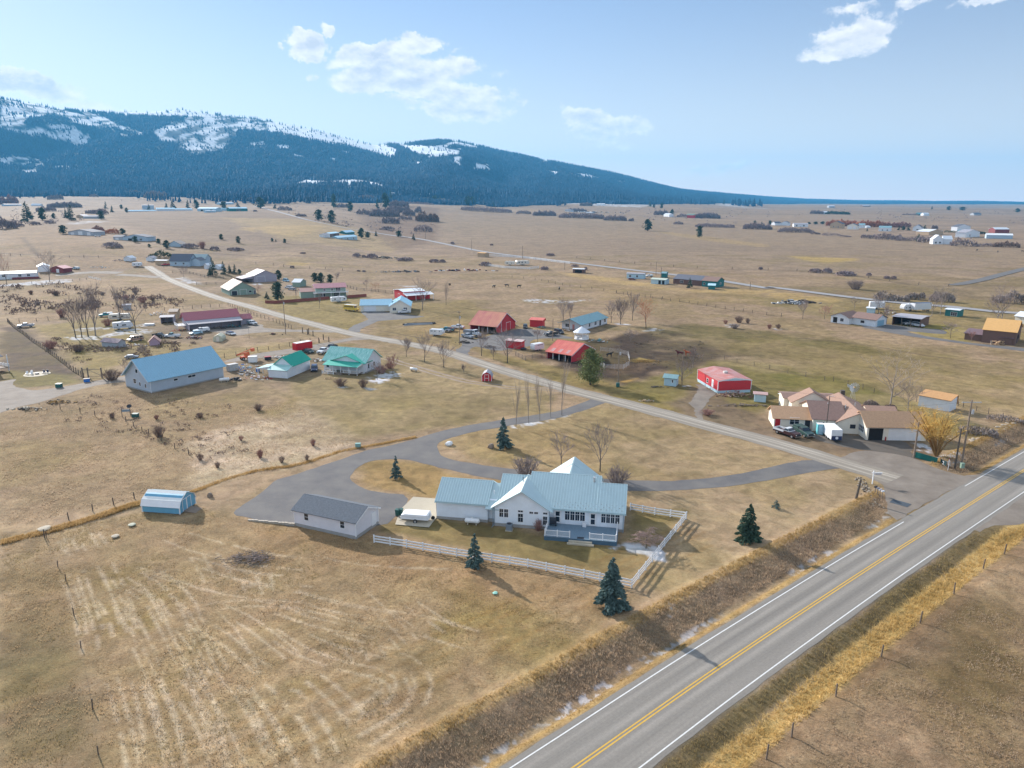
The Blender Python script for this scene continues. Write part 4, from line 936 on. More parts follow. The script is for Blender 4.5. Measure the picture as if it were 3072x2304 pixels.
wood('conifer_wood', 'D', [(780, 440), (900, 436), (1010, 446), (1100, 440), (1000, 434), (860, 430)], 46, 14, 22, 'loose dark conifers spilling from the wood left of the snowy fields', 21)
wood('conifer_wood', 'D', [(0, 424), (60, 432), (150, 426), (230, 420), (120, 416), (0, 414)], 70, 14, 22, 'hazy conifers along the meadow edge at the far left', 22)
# ================================================================ buildings
def pm(name,rgb,**k):return mat(name,rgb,**k)
M_WHITE=pm('white_paint',(.74,.75,.76),rough=.55,var=.05,scale=1.)
M_WALLW=siding('white_lap_siding',(.70,.73,.76),period=.2,depth=.25)
M_GLASS=pm('window_glass',(.02,.03,.045),rough=.08,var=.5,scale=.7,spec=.8)
M_DARK=pm('interior_shade',(.02,.02,.022),rough=.9)
M_CONC=MATS['concrete'];M_BLOCK=pm('foundation_block',S(170,168,164),rough=.9,var=.1,scale=2.)
M_TRIMD=pm('dark_trim',(.03,.035,.045),rough=.6)
M_WOOD=pm('weathered_timber',(.23,.18,.14),rough=.85,var=.2,scale=3.);M_WOODN=pm('new_timber',(.48,.33,.20),rough=.8,var=.15,scale=3.)
M_POST=pm('fence_post_timber',(.12,.095,.075),rough=.9,var=.3,scale=3.,vary=True)
M_GALV=pm('galvanised_metal',(.50,.52,.54),rough=.45,var=.12,metal=.5,scale=1.)
M_TIRE=pm('tyre_rubber',(.018,.018,.02),rough=.85);M_RIM=pm('wheel_rim',(.45,.46,.48),rough=.35,metal=.6)
M_LAMP=pm('lamp_lens',(.75,.74,.68),rough=.2);M_TAIL=pm('tail_lamp',(.35,.01,.01),rough=.3);M_CHROME=pm('chrome',(.6,.62,.64),rough=.2,metal=.9)
def opening(root,face,t,z0,w,h,kind,L,D,mw=None,md=None,mull=0):
 """window, door or garage door set on a wall"""
 ln=L if face in 'fb' else D;c=t*ln if 0<=t<=1 else t
 def place(mb,a0,a1,b0,b1,d0,d1):
  if face=='f':mb.box(a0,a1,-d1,-d0,b0,b1)
  elif face=='b':mb.box(a0,a1,D+d0,D+d1,b0,b1)
  elif face=='l':mb.box(-d1,-d0,a0,a1,b0,b1)
  else:mb.box(L+d0,L+d1,a0,a1,b0,b1)
 a0,a1,b0,b1=c-w/2,c+w/2,z0,z0+h;k=.09
 if kind=='w':
  fr=MB()
  place(fr,a0-k,a1+k,b1,b1+k,-.02,.05);place(fr,a0-k,a1+k,b0-k,b0,-.02,.06);place(fr,a0-k,a0,b0,b1,-.02,.05);place(fr,a1,a1+k,b0,b1,-.02,.05)
  nm=mull or max(1,int(w/.75))
  for i in range(1,nm):x=a0+w*i/nm;place(fr,x-.035,x+.035,b0,b1,-.02,.045)
  if h>1.0:place(fr,a0,a1,b0+h*.5-.02,b0+h*.5+.02,-.02,.04)
  f=fr.build('window',mw or M_WHITE,root);g=MB();place(g,a0,a1,b0,b1,-.05,.015);g.build('pane',M_GLASS,f)
 elif kind=='d':
  d=MB();place(d,a0,a1,b0,b1,-.03,.035);d=d.build('door',md or M_WHITE,root)
  fr=MB();place(fr,a0-k,a1+k,b1,b1+k,-.02,.05);place(fr,a0-k,a0,b0,b1,-.02,.05);place(fr,a1,a1+k,b0,b1,-.02,.05);fr.build('frame',mw or M_WHITE,d)
 elif kind=='g':
  d=MB();n=max(3,int(h/.6))
  for i in range(n):place(d,a0,a1,b0+h*i/n,b0+h*(i+1)/n-.02,-.03,.03)
  d=d.build('garage_door',md or M_WHITE,root);fr=MB()
  place(fr,a0-.14,a1+.14,b1,b1+.14,-.02,.045);place(fr,a0-.14,a0,b0,b1,-.02,.045);place(fr,a1,a1+.14,b0,b1,-.02,.045);fr.build('frame',mw or M_WHITE,d)
 elif kind=='o':
  d=MB();place(d,a0,a1,b0,b1,-.05,.012);d.build('doorway',M_DARK,root)  # flat dark panel on the wall, painted as the shade inside an opening
def roofslab(mb,p0,p1,p2,p3,ribs=0.,th=.12,rh=.075,rw=.10,only=False):
 """p0-p1 eave, p3-p2 ridge; ribs run eave to ridge"""
 p=[Vector(v)for v in(p0,p1,p2,p3)];n=(p[1]-p[0]).cross(p[3]-p[0]).normalized()
 if n.z<0:n=-n
 if not only:mb.slab(p,n*th)
 if only:
  k=int((p[1]-p[0]).length/ribs)
  for i in range(k+1):
   t=min(1,i/max(k,1));a=p[0].lerp(p[1],t)+n*th;b=p[3].lerp(p[2],t)+n*th;w=(p[1]-p[0]).normalized()*rw/2
   if(b-a).length<.1:continue
   if i==0:a,b=a+w*1.2,b+w*1.2
   if i==k:a,b=a-w*1.2,b-w*1.2
   mb.slab([a-w,a+w,b+w,b-w],n*rh)
def gwing(root,x0,x1,y0,y1,h,rise,wm,rm,axis='x',oh=.4,ohe=None,ribs=0.,z0=0.,rp=.5,open_='',wall='wall',roof='roof',trim=None,th=.12,hb=None,posts=None,fnd=0.):
 """gabled wing; hb = height of the back (far) eave if different; open_ faces get posts only"""
 ohe=oh if ohe is None else ohe;hb=h if hb is None else hb;out=[]
 if axis=='x':a0,a1,b0,b1=x0,x1,y0,y1
 else:a0,a1,b0,b1=y0,y1,x0,x1
 br=b0+(b1-b0)*rp;zr=max(h,hb)+rise
 V3=(lambda a,b,z:(a,b,z))if axis=='x' else(lambda a,b,z:(b,a,z))
 if not open_:
  out.append(MB().prism([(b0,z0),(b1,z0),(b1,hb),(br,zr),(b0,h)],axis,a0,a1).build(wall,wm,root))
 else:
  names={'x':'lrfb','y':'fblr'}[axis];mb=MB();tw=.15
  for k,(aa,ab)in enumerate(((a0,a0+tw),(a1-tw,a1))):
   if names[k]not in open_:mb.prism([(b0,z0),(b1,z0),(b1,hb),(br,zr),(b0,h)],axis,aa,ab)
   else:mb.prism([(b0,h-.15),(b1,hb-.15),(b1,hb),(br,zr),(b0,h)],axis,aa,ab)
  for k,(ba,bb,hh)in enumerate(((b0,b0+tw,h),(b1-tw,b1,hb))):
   if names[2+k]not in open_:mb.slab([V3(a0+tw+.003,ba,z0),V3(a1-tw-.003,ba,z0),V3(a1-tw-.003,ba,hh-.02),V3(a0+tw+.003,ba,hh-.02)],Vector(V3(0,tw,0)))
  if mb.v:out.append(mb.build(wall,wm,root))
  for k,b in enumerate((b0+.1,b1-.1)):
   if names[2+k]in open_:
    n=posts or max(2,int((a1-a0)/3.5))
    for i in range(n+1):
     a=a0+.1+(a1-a0-.2)*i/n;p=V3(a,b,0);MB().box(p[0]-.09,p[0]+.09,p[1]-.09,p[1]+.09,z0-.1,(h,hb)[k]-.05).build('post',trim or M_WOOD,root)
 s0=(zr-h)/max(br-b0,.01);s1=(zr-hb)/max(b1-br,.01);r=MB();e=.006
 if rp>.01:roofslab(r,V3(a0-oh,b0-ohe,h-s0*ohe+e),V3(a1+oh,b0-ohe,h-s0*ohe+e),V3(a1+oh,br,zr+e),V3(a0-oh,br,zr+e),ribs,th)
 if rp<.99:roofslab(r,V3(a0-oh,b1+ohe,hb-s1*ohe+e),V3(a1+oh,b1+ohe,hb-s1*ohe+e),V3(a1+oh,br,zr+e),V3(a0-oh,br,zr+e),ribs,th)
 if ribs:
  c_=rm['rgb'];rbm=mat(rm.name+'_seam',tuple(min(.88,v*1.1+.01)for v in c_),rough=.45,var=.05)  # seams coloured lighter than the sheet, standing in for light on the ribs
 if ribs:r.tube([V3(a0-oh,br,zr+th*.9),V3(a1+oh,br,zr+th*.9)],.11,6)
 ro=r.build(roof,rm,root);out.append(ro)
 if ribs:
  q=MB()
  if rp>.01:roofslab(q,V3(a0-oh,b0-ohe,h-s0*ohe+e),V3(a1+oh,b0-ohe,h-s0*ohe+e),V3(a1+oh,br,zr+e),V3(a0-oh,br,zr+e),ribs,th,only=True)
  if rp<.99:roofslab(q,V3(a0-oh,b1+ohe,hb-s1*ohe+e),V3(a1+oh,b1+ohe,hb-s1*ohe+e),V3(a1+oh,br,zr+e),V3(a0-oh,br,zr+e),ribs,th,only=True)
  q.build('roof_seams',rbm,ro)
 if fnd:MB().box(x0-.03,x1+.03,y0-.03,y1+.03,-.15,fnd).build('foundation',M_BLOCK,root)
 if trim:
  q=.10
  for cx,cy,hh in((x0,y0,h),(x1,y0,h if axis=='x' else hb),(x1,y1,hb),(x0,y1,hb if axis=='x' else h))if not open_ else():MB().box(cx-q/2-.02,cx+q/2+.02,cy-q/2-.02,cy+q/2+.02,z0,hh-.03).build('corner_board',trim,root)
  for aa in(a0-oh-.02,a1+oh-.04):
   for bb,hh,sl in((b0-ohe,h-s0*ohe,s0),(b1+ohe,hb-s1*ohe,s1)):
    MB().slab([V3(aa,bb,hh-.14),V3(aa,br,zr-.14),V3(aa,br,zr+.1),V3(aa,bb,hh+.1)],Vector(V3(.06,0,0))).build('barge_board',trim,root)
 return out
def frame(A,B):
 A=Vector(A);B=Vector(B);d=B-A;return A,math.atan2(d.y,d.x),math.hypot(d.x,d.y)
def bld(name,label,A,B,D,h,rise,wm,rm,ops=(),cat='building',axis='x',group=None,flip=False,mw=None,md=None,**k):
 """gabled building whose camera-side wall base runs A->B on the ground, depth D away"""
 A,rz,L=frame(A,B)
 if isinstance(D,Vector):D=abs((D-A).dot(Vector((-math.sin(rz),math.cos(rz),0))))
 A.z=min(A.z,B[2])if len(B)>2 else A.z
 nv=Vector((-math.sin(rz),math.cos(rz),0));Bv=Vector(B)
 if isinstance(h,tuple):h=max(1.8,HG(Bv if h[0]=='B' else A,*h[1:]))
 if isinstance(rise,tuple):
  rp=k.get('rp',.5);pt={'A':A+nv*D*rp,'B':Bv+nv*D*rp,'M':(A+Bv)/2}[rise[0]];pt.z=A.z
  rise=max(.3,HG(pt,*rise[1:])-h)
 root=thing(name,label,cat,A,rz,group)
 root['rise']=rise;gwing(root,0,L,0,D,h,rise,wm,rm,axis,**k)
 for o in ops:opening(root,*o[:6],L,D,mw,(o[6]if len(o)>6 else md),o[7]if len(o)>7 else 0)
 return root,L,D
# ---------------------------------------------------------------- the white house
M_ROOFB=pm('pale_blue_metal_roof',(.42,.54,.56),rough=.5,var=.05,scale=.5,metal=.0,spec=.4)
M_HWALL=siding('pale_siding',(.72,.77,.82),period=.18,depth=.3)
M_DECK=pm('blue_grey_deck',(.15,.22,.28),rough=.5,var=.12,scale=2.,streak=(6,.4,1))
A_=Vector((-11.85,103.38,0));rzH=math.radians(-10.5)
house=thing('ranch_house','long white house with ribbed pale blue metal roofs and a grey deck','house',A_,rzH)
gwing(house,0,8.2,0,7.8,3.15,2.1,M_HWALL,M_ROOFB,oh=.15,ohe=.35,ribs=.42,fnd=.42,z0=.3)
MB().box(8.203,10.3,.6,7.5,.3,3.6).build('wall',M_HWALL,house)
cr=MB();roofslab(cr,(8.05,-.9,2.55),(10.3,-.9,2.55),(10.3,3.9,4.97),(8.05,3.9,4.97),.42);roofslab(cr,(8.05,8.1,2.9),(10.3,8.1,2.9),(10.3,3.9,4.97),(8.05,3.9,4.97),.42);cr.build('roof',M_ROOFB,house)
gwing(house,9.7,14.3,.35,10.5,3.35,2.6,M_HWALL,M_ROOFB,oh=.15,ohe=.35,ribs=.42,wall='wall')
gwing(house,14.3,25.2,.353,11.6,3.40,3.05,M_HWALL,M_ROOFB,oh=.12,ohe=.5,ribs=.42,rp=.5)
gwing(house,25.203,29.05,.353,9.0,3.39,2.45,M_HWALL,M_ROOFB,oh=.30,ohe=.49,ribs=.42,rp=.5)
gwing(house,9.5,17.9,-.85,5.6,3.25,2.7,M_HWALL,M_ROOFB,axis='y',oh=.45,ohe=.5,wall='gable_wall',roof='gable_roof')
gwing(house,16.0,24.4,11.7,14.2,3.2,3.1,M_HWALL,M_ROOFB,axis='y',oh=.4,ohe=.5,wall='gable_wall',roof='gable_roof')
MB().box(16.1,24.3,7.2,11.65,3.0,3.5).build('wall',M_HWALL,house)
pr=MB();
for sx in(-1,1):roofslab(pr,(20.2+sx*4.6,6.3,3.0),(20.2+sx*4.6,12.0,3.0),(20.2,12.0,6.2),(20.2,6.3,6.2))
pr.build('gable_roof',M_ROOFB,house)
fd=MB();fd.box(-.04,29.1,-.03+.35,9,-.2,.45);fd.box(9.46,17.94,-.89,.3,-.2,.5);fd.build('foundation',M_BLOCK,house)
wl=lambda x,y,z,w,h,m=1:_hw(x,y,z,w,h,m)
def _hw(x,y,z,w,h,n):
 fr=MB();k=.08;yy=y
 fr.box(x-k,x+w+k,yy-.05,yy+.02,z+h,z+h+k);fr.box(x-k,x+w+k,yy-.06,yy+.02,z-k,z);fr.box(x-k,x,yy-.05,yy+.02,z,z+h);fr.box(x+w,x+w+k,yy-.05,yy+.02,z,z+h)
 for i in range(1,n):q=x+w*i/n;fr.box(q-.06,q+.06,yy-.045,yy+.02,z,z+h)
 if h>1.2:fr.box(x,x+w,yy-.04,yy+.02,z+h*.55,z+h*.55+.05)
 for i in range(n):
  q=x+w*(i+.5)/n;fr.box(q-.012,q+.012,yy-.035,yy+.02,z,z+h)
 f=fr.build('window',M_WHITE,house);MB().box(x,x+w,yy-.015,yy+.05,z,z+h).build('pane',M_GLASS,f)
_hw(10.25,-.85,1.55,.6,1.3,1);_hw(11.0,-.85,1.55,.6,1.3,1);_hw(13.15,-.85,.95,.75,1.35,1);_hw(13.15,-.85,2.55,.75,.3,1)
_hw(14.9,-.85,2.45,.55,.32,1);_hw(15.65,-.85,2.45,.55,.32,1);_hw(17.0,-.85,.8,.62,1.35,1);_hw(17.0,-.85,2.5,.62,.3,1)
_hw(20.2,.35,1.35,3.0,1.75,4);_hw(25.7,.35,1.35,2.7,1.75,4)
for x in(18.6,23.95):
 d_=MB().box(x,x+.95,.30,.345,.72,2.75).build('door',M_WHITE,house);MB().box(x+.18,x+.78,.275,.30,.95,1.75).box(x+.18,x+.78,.275,.30,1.9,2.6).build('pane',M_GLASS,d_)
 MB().box(x-.1,x,.28,.345,.72,3.1).box(x+.95,x+1.05,.28,.345,.72,3.1).box(x,x+.95,.29,.345,2.76,2.82).build('frame',M_WHITE,d_)
 MB().box(x,x+.95,.30,.345,2.84,3.08).build('transom',M_GLASS,d_)
dk=MB();
for i in range(28):dk.box(17.6,28.3,-4.35+i*.165,-4.35+i*.165+.155,.60,.66)
dk.build('deck',M_DECK,house);MB().box(17.65,28.25,-4.30,.3,-.1,.597).build('deck_skirt',pm('deck_skirt',(.07,.13,.19),var=.1),house)
def rail(root,p,q,h=.95,z=.66,n=None,m=M_WHITE,name='railing'):
 p=Vector(p);q=Vector(q);R=MB();d=(q-p);L=d.length;u=d/L;w=Vector((-u.y,u.x,0))*.025
 for zz,tt in((h-.06,.07),(.10,.06)):R.slab([p-w+Vector((0,0,z+zz)),q-w+Vector((0,0,z+zz)),q+w+Vector((0,0,z+zz)),p+w+Vector((0,0,z+zz))],Vector((0,0,tt)))
 k=n or int(L/.13)
 for i in range(1,k):c=p+d*i/k;R.box(c.x-.017,c.x+.017,c.y-.017,c.y+.017,z+.16,z+h-.06)
 for c in(p,p+d*.5,q):R.box(c.x-.065,c.x+.065,c.y-.065,c.y+.065,z-.05,z+h+.12)
 return R.build(name,m,root)
rail(house,(17.75,-4.2,0),(21.4,-4.2,0));rail(house,(24.3,-4.2,0),(28.1,-4.2,0));rail(house,(17.75,-4.05,0),(17.75,-1.0,0));rail(house,(28.15,-4.05,0),(28.15,.1,0))
MB().box(21.3,24.7,-4.75,-4.38,-.05,.42).box(21.1,25.0,-5.15,-4.76,-.05,.22).build('step',M_CONC,house)
for x,y in((9.45,-.95),(17.95,-.95),(28.98,.25),(9.35,-1.4)):
 MB().tube([(x,y,3.2),(x,y,.3),(x-.1 if x<10 else x,y-.35,.1)],.05,5).build('downpipe',pm('downpipe_metal',(.20,.28,.34),rough=.5),house)
MB().cyl((24.2,4.9,5.9),.16,.75,10).cyl((24.2,4.9,6.65),.24,.12,10).build('vent_pipe',M_GALV,house);MB().cyl((13.2,3.5,5.6),.06,.9,8).build('vent_pipe',M_TRIMD,house);MB().cyl((8.9,1.8,3.7),.07,.95,8).build('vent_pipe',M_WHITE,house)
for r_i in range(3):
 for i in range(14):
  x=18.6+i*.78+(r_i%2)*.39
  if x>28.8:continue
  y=.2+r_i*.42;sg=MB().box(x-.05,x+.05,y-.03,y+.03,3.40+(y-.353)*.49+.10,3.40+(y-.353)*.49+.27);sg.build('snow_guard',M_GALV,house)
MB().box(-.2,8.3,-.47,-.35,2.86,2.98).build('gutter',M_ROOFB,house);MB().box(18.35,29.4,-.27,-.15,3.02,3.14).build('gutter',M_ROOFB,house)
def H2W(x,y,z=0):v=Matrix.Rotation(rzH,4,'Z')@Vector((x,y,z));return A_+v
M_PROP=pm('propane_tank_white',(.72,.73,.72),rough=.4)
def propane(loc,rz,sc,label):
 t=thing('propane_tank',label,'gas tank',loc,rz);t.scale=(sc,)*3
 MB().tube([(-1.4,0,.75),(-1.3,0,.75),(-1.15,0,.75),(1.15,0,.75),(1.3,0,.75),(1.4,0,.75)],[.1,.32,.45,.45,.32,.1],14).build('tank',M_PROP,t,True)
 MB().cyl((0,0,1.15),.16,.22,10).build('valve_dome',M_PROP,t)
 for x in(-.8,.8):MB().box(x-.1,x+.1,-.3,.3,-.02,.42).build('leg',M_CONC,t)
propane(H2W(6.0,-1.1),rzH,.85,'white propane tank on legs against the garage wall of the main house')
ac=thing('air_conditioner','square grey air conditioner unit beside the wall of the main house','air conditioner',H2W(12.0,-2.0),rzH)
MB().box(-.45,.45,-.45,.45,.1,1.05).build('casing',pm('ac_grey',(.20,.23,.26),rough=.5),ac,bevel=.03);MB().cyl((0,0,1.05),.36,.06,14).build('fan_grille',M_TRIMD,ac);MB().box(-.55,.55,-.55,.55,-.02,.1).build('pad',M_CONC,ac)
gr=thing('barbecue_grill','covered black barbecue grill in the left corner of the grey deck','grill',H2W(18.45,-.6,.66),rzH)
MB().box(-.55,.55,-.3,.3,.35,.95).build('body',M_TRIMD,gr,bevel=.05);MB().prism([(-.3,.95),(.3,.95),(.22,1.25),(-.1,1.3)],'x',-.5,.5).build('lid',M_TRIMD,gr)
for x in(-.5,.5):MB().box(x-.04,x+.04,-.25,.25,0,.4).build('leg',M_TRIMD,gr)
bx=thing('deck_box','small white box on the grey deck left of the middle door','box',H2W(23.2,-.1,.66),rzH)
MB().box(-.28,.28,-.2,.2,0,.5).build('box',M_WHITE,bx,bevel=.02);MB().box(-.31,.31,-.23,.23,.5,.56).build('lid',M_WHITE,bx)
mt_=MB().box(-.5,.5,-.3,.3,0,.02).build('door_mat',M_TRIMD);mt_.location=H2W(23.0,-4.0,.662);mt_.rotation_euler=(0,0,rzH);tag(mt_,'dark door mat at the top of the deck steps','mat')
def wheel(root,x,y,r=.36,w=.24,name='wheel'):
 wv=MB().cyl((x,y-w/2,r),r,w,14,'y').build(name,M_TIRE,root);MB().cyl((x,y-w/2-.01,r),r*.55,w+.02,10,'y').build('rim',M_RIM,wv);return wv
def seen(z,A,B):return frame(G(z,*A),G(z,*B))
p0=G('Z8',60,748);p1=G('Z8',225,742)
ct=thing('folding_camper','low white folded camper trailer parked on the concrete pad','trailer',G('Z8',122,745),rzH+.02)
MB().prism([(-2.3,.55),(2.2,.55),(2.2,.95),(-2.3,.95)],'y',0,1.95).build('body',M_WHITE,ct,bevel=.04);MB().prism([(-2.2,.98),(2.1,.98),(2.1,1.25),(1.9,1.4),(-1.6,1.4),(-2.2,1.2)],'y',-.03,1.98).build('lid',M_WHITE,ct,bevel=.03)
for y in(-.05,2.0):wheel(ct,.1,y,.33,.2)
MB().tube([(-2.3,.5,.55),(-3.3,.97,.5),(-2.3,1.45,.55)],.05,5).build('tow_bar',M_TRIMD,ct);MB().cyl((2.45,1.6,.3),.3,.25,12,'y').build('spare_wheel',M_TIRE,ct)
for dx,dy,lb in((-20,-60,'left'),(8,-75,'right')):
 b_=thing('wheelie_bin','green wheeled rubbish bin behind the camper, %s one of the two'%lb,'bin',G('Z8',dx,700+dy*.3),rzH,'wheeled bins on the concrete pad')
 MB().prism([(-.25,.1),(.25,.1),(.3,1.0),(-.3,1.0)],'y',-.3,.3).build('body',pm('bin_green',(.03,.10,.09),rough=.5),b_);MB().box(-.33,.33,-.34,.36,1.0,1.08).build('lid',MATS['bin_green'],b_);MB().cyl((-.25,.3,.1),.1,.5,8,'x').build('wheel',M_TIRE,b_)
# ---- grey garage
M_SHING=pm('blue_grey_shingles',(.10,.12,.145),rough=.85,var=.28,scale=5.,bump=.5,bscale=14.);M_GWALL=siding('pale_grey_panel',(.66,.65,.68),'X',.3,.25)
a,b,c=G('Z10',1365,645),G('Z10',1790,740),G('Z10',1912,625)
r,L,D=bld('garage','pale grey garage with blue grey shingle roof and two small windows beside the drive',a,b,c,2.75,1.25,M_GWALL,M_SHING,[('f',.20,1.35,.75,1.05,'w'),('f',.79,1.35,.75,1.05,'w'),('r',.8,.35,.9,2.,'d'),('b',.5,.0,4.5,2.3,'g')],oh=.35,fnd=.5,z0=.4,trim=M_WHITE)
w0,w1=G('Z10',1035,608),G('Z10',1362,645)
rw=thing('retaining_wall','low pale block retaining wall along the drive left of the grey garage','wall',w0,math.atan2(w1.y-w0.y,w1.x-w0.x));Lw=(w1-w0).length
q=MB()
for i in range(14):q.box(Lw*i/14,Lw*(i+1)/14-.03,-.15,.15,-.1,.18+.1*((i*7)%3)/3+.2*i/14)
q.build('blockwork',pm('tan_block',S(186,176,160),var=.15,scale=3.),rw)
# ---- blue gambrel shed
M_SHB=pm('sky_blue_paint',(.14,.36,.50),rough=.6,var=.06);M_SHR=pm('cream_metal_roof',(.70,.71,.68),rough=.45,var=.06)
a,b,c=G('Z10',298,552),G('Z10',560,570),G('Z10',668,500)
A,rz,L=frame(a,b);D=4.3
sh=thing('garden_shed','blue gambrel shed with pale ribbed roof and white trimmed double doors in the left field','shed',A,rz)
gp=[(0,.15),(D,.15),(D,1.25),(D-.35,2.0),(D/2+.9,2.75),(D/2,2.98),(D/2-.9,2.75),(.35,2.0),(0,1.25)]
MB().prism(gp,'x',0,L).build('wall',M_SHB,sh)
for s in(0,1):
 f=(lambda y:y)if s==0 else(lambda y:D-y);lo=MB();roofslab(lo,(-.15,f(-.12),1.15),(L+.15,f(-.12),1.15),(L+.15,f(.33),2.08),(-.15,f(.33),2.08),0,.07);lo.build('lower_roof',M_WHITE,sh)
 up=MB();roofslab(up,(-.15,f(.33),2.08),(L+.15,f(.33),2.08),(L+.15,D/2,3.05),(-.15,D/2,3.05),.3,.07);up.build('roof',M_SHR,sh)
for y in(1.35,2.55):
 d_=MB().box(L+.005,L+.04,y-.5,y+.5,.3,2.1).build('door',M_SHB,sh);MB().box(L+.03,L+.07,y-.58,y-.48,.25,2.2).box(L+.03,L+.07,y+.48,y+.58,.25,2.2).box(L+.03,L+.07,y-.48,y+.48,2.1,2.2).build('frame',M_WHITE,d_)
for x,y in((0,0),(L,0),(L,D),(0,D)):MB().box(x-.07,x+.07,y-.07,y+.07,.1,1.28).build('corner_board',M_WHITE,sh)
MB().prism([(L+.05,.0),(L+2.0,.0),(L+.05,.3)],'y',1.0,3.0).build('ramp',M_WOOD,sh);MB().box(.1,L-.1,.1,D-.1,-.1,.15).build('skid',M_WOOD,sh)
# ================================================================ vehicles (x forward, origin on the ground at the middle)
def paint(name,rgb):return mat(name,rgb,rough=.35,var=.06,scale=1.,spec=.5)
P_WHITE=paint('car_white',(.66,.68,.70));P_BLACK=paint('car_black',(.03,.035,.04));P_GREEN=paint('car_dark_green',(.02,.06,.055));P_NAVY=paint('car_navy',(.02,.035,.10))
P_TEAL=paint('car_teal',(.03,.24,.27));P_RED=paint('car_red',(.42,.02,.03));P_TAN=paint('van_tan',(.50,.40,.30));P_SILV=paint('car_silver',(.40,.42,.45));P_LBLUE=paint('car_light_blue',(.35,.55,.66))
P_YEL=paint('bus_yellow',(.72,.50,.07));P_CREAM=paint('rv_cream',(.66,.62,.54));P_GREY=paint('car_grey',(.20,.22,.25));P_MAR=paint('car_maroon',(.16,.03,.03));P_PURP=paint('violet_dusk',(.30,.26,.33))
def loft(mb,a,b):
 k=len(mb.v);mb.v+=[tuple(p)for p in a]+[tuple(p)for p in b]
 for i in range(4):j=(i+1)%4;mb.f.append((k+i,k+j,k+4+j,k+4+i))
 mb.f.append((k+3,k+2,k+1,k));mb.f.append((k+4,k+5,k+6,k+7));return mb
def glasses(root,a,b):
 """a = base corners, b = top corners (rear-left, front-left, front-right, rear-right order)"""
 a=[Vector(v)for v in a];b=[Vector(v)for v in b]
 for i,nm in((0,'side_window'),(1,'windscreen'),(2,'side_window'),(3,'rear_window')):
  j=(i+1)%4;p=[a[i].lerp(b[i],.14),a[j].lerp(b[j],.14),b[j].lerp(a[j],.10),b[i].lerp(a[i],.10)]
  c=sum(p,Vector())/4;p=[c+(v-c)*(.92 if i%2==0 else.93)for v in p];n=(p[1]-p[0]).cross(p[3]-p[0]).normalized()
  cc=sum(a+b,Vector())/8
  if n.dot(c-cc)<0:n=-n
  MB().slab([v-n*.01 for v in p],n*.022).build(nm,M_GLASS,root)
def place(z,r,f):
 """rear and front pixel -> centre, heading"""
 R,Fp=G(z,*r),G(z,*f);c=(R+Fp)/2;c.z=TZ(c.x,c.y)if c.y>430 else.02
 return c,math.atan2(Fp.y-R.y,Fp.x-R.x)
def lights(root,L,W,z=.8):
 for s in(-1,1):
  MB().box(L/2-.03,L/2+.02,s*W*.38-.14,s*W*.38+.14,z-.08,z+.08).build('headlight',M_LAMP,root)
  MB().box(-L/2-.02,-L/2+.03,s*W*.42-.07,s*W*.42+.07,z-.05,z+.2).build('tail_light',M_TAIL,root)
def wheels4(root,xs,W,r=.38,w=.25):
 for x in xs:
  for s in(-1,1):wheel(root,x,s*(W/2-w/2+.02),r,w)
def pickup(label,where,m=P_WHITE,L=5.6,cab=1.9,canopy=None,cargo=None,r=.4,mb2=None,name='pickup_truck',dual=False,two=None):
 W=1.95;(c,h)=where;t=thing(name,label,'truck',c,h);x2=1.30;x1=x2-cab
 MB().prism([(-L/2,.5),(L/2-.05,.45),(L/2,.8),(L/2-.12,1.08),(x2,1.2),(x1,1.2),(x1,.85),(-L/2,.85)],'y',-W/2,W/2).build('body',m,t,bevel=.05)
 a=[(x1,-W/2+.03,1.19),(x2,-W/2+.03,1.19),(x2,W/2-.03,1.19),(x1,W/2-.03,1.19)];b=[(x1+.15,-W/2+.2,1.82),(x2-.62,-W/2+.2,1.82),(x2-.62,W/2-.2,1.82),(x1+.15,W/2-.2,1.82)]
 loft(MB(),a,b).build('cab',two or m,t,bevel=.04);glasses(t,a,b)
 if canopy:MB().prism([(-L/2+.05,1.2),(x1-.05,1.2),(x1-.08,1.75),(-L/2+.25,1.72)],'y',-W/2+.06,W/2-.06).build('canopy',canopy,t,bevel=.04)
 MB().box(-L/2,x1,-W/2,-W/2+.09,.852,1.24).box(-L/2,x1,W/2-.09,W/2,.852,1.24).box(-L/2,-L/2+.08,-W/2+.09,W/2-.09,.852,1.22).build('bed',mb2 or m,t)
 if cargo:MB().box(-L/2+.3,x1-.2,-W/2+.2,W/2-.2,.86,1.35).build('load',cargo,t,bevel=.08)
 MB().box(L/2-.02,L/2+.1,-W/2+.05,W/2-.05,.42,.62).build('front_bumper',M_CHROME,t);MB().box(-L/2-.1,-L/2+.02,-W/2+.05,W/2-.05,.45,.62).build('rear_bumper',M_CHROME,t)
 MB().box(L/2-.04,L/2+.02,-.5,.5,.68,.98).build('grille',M_TRIMD,t);lights(t,L,W,.88);wheels4(t,(L/2-.95,-L/2+1.15),W,r);return t
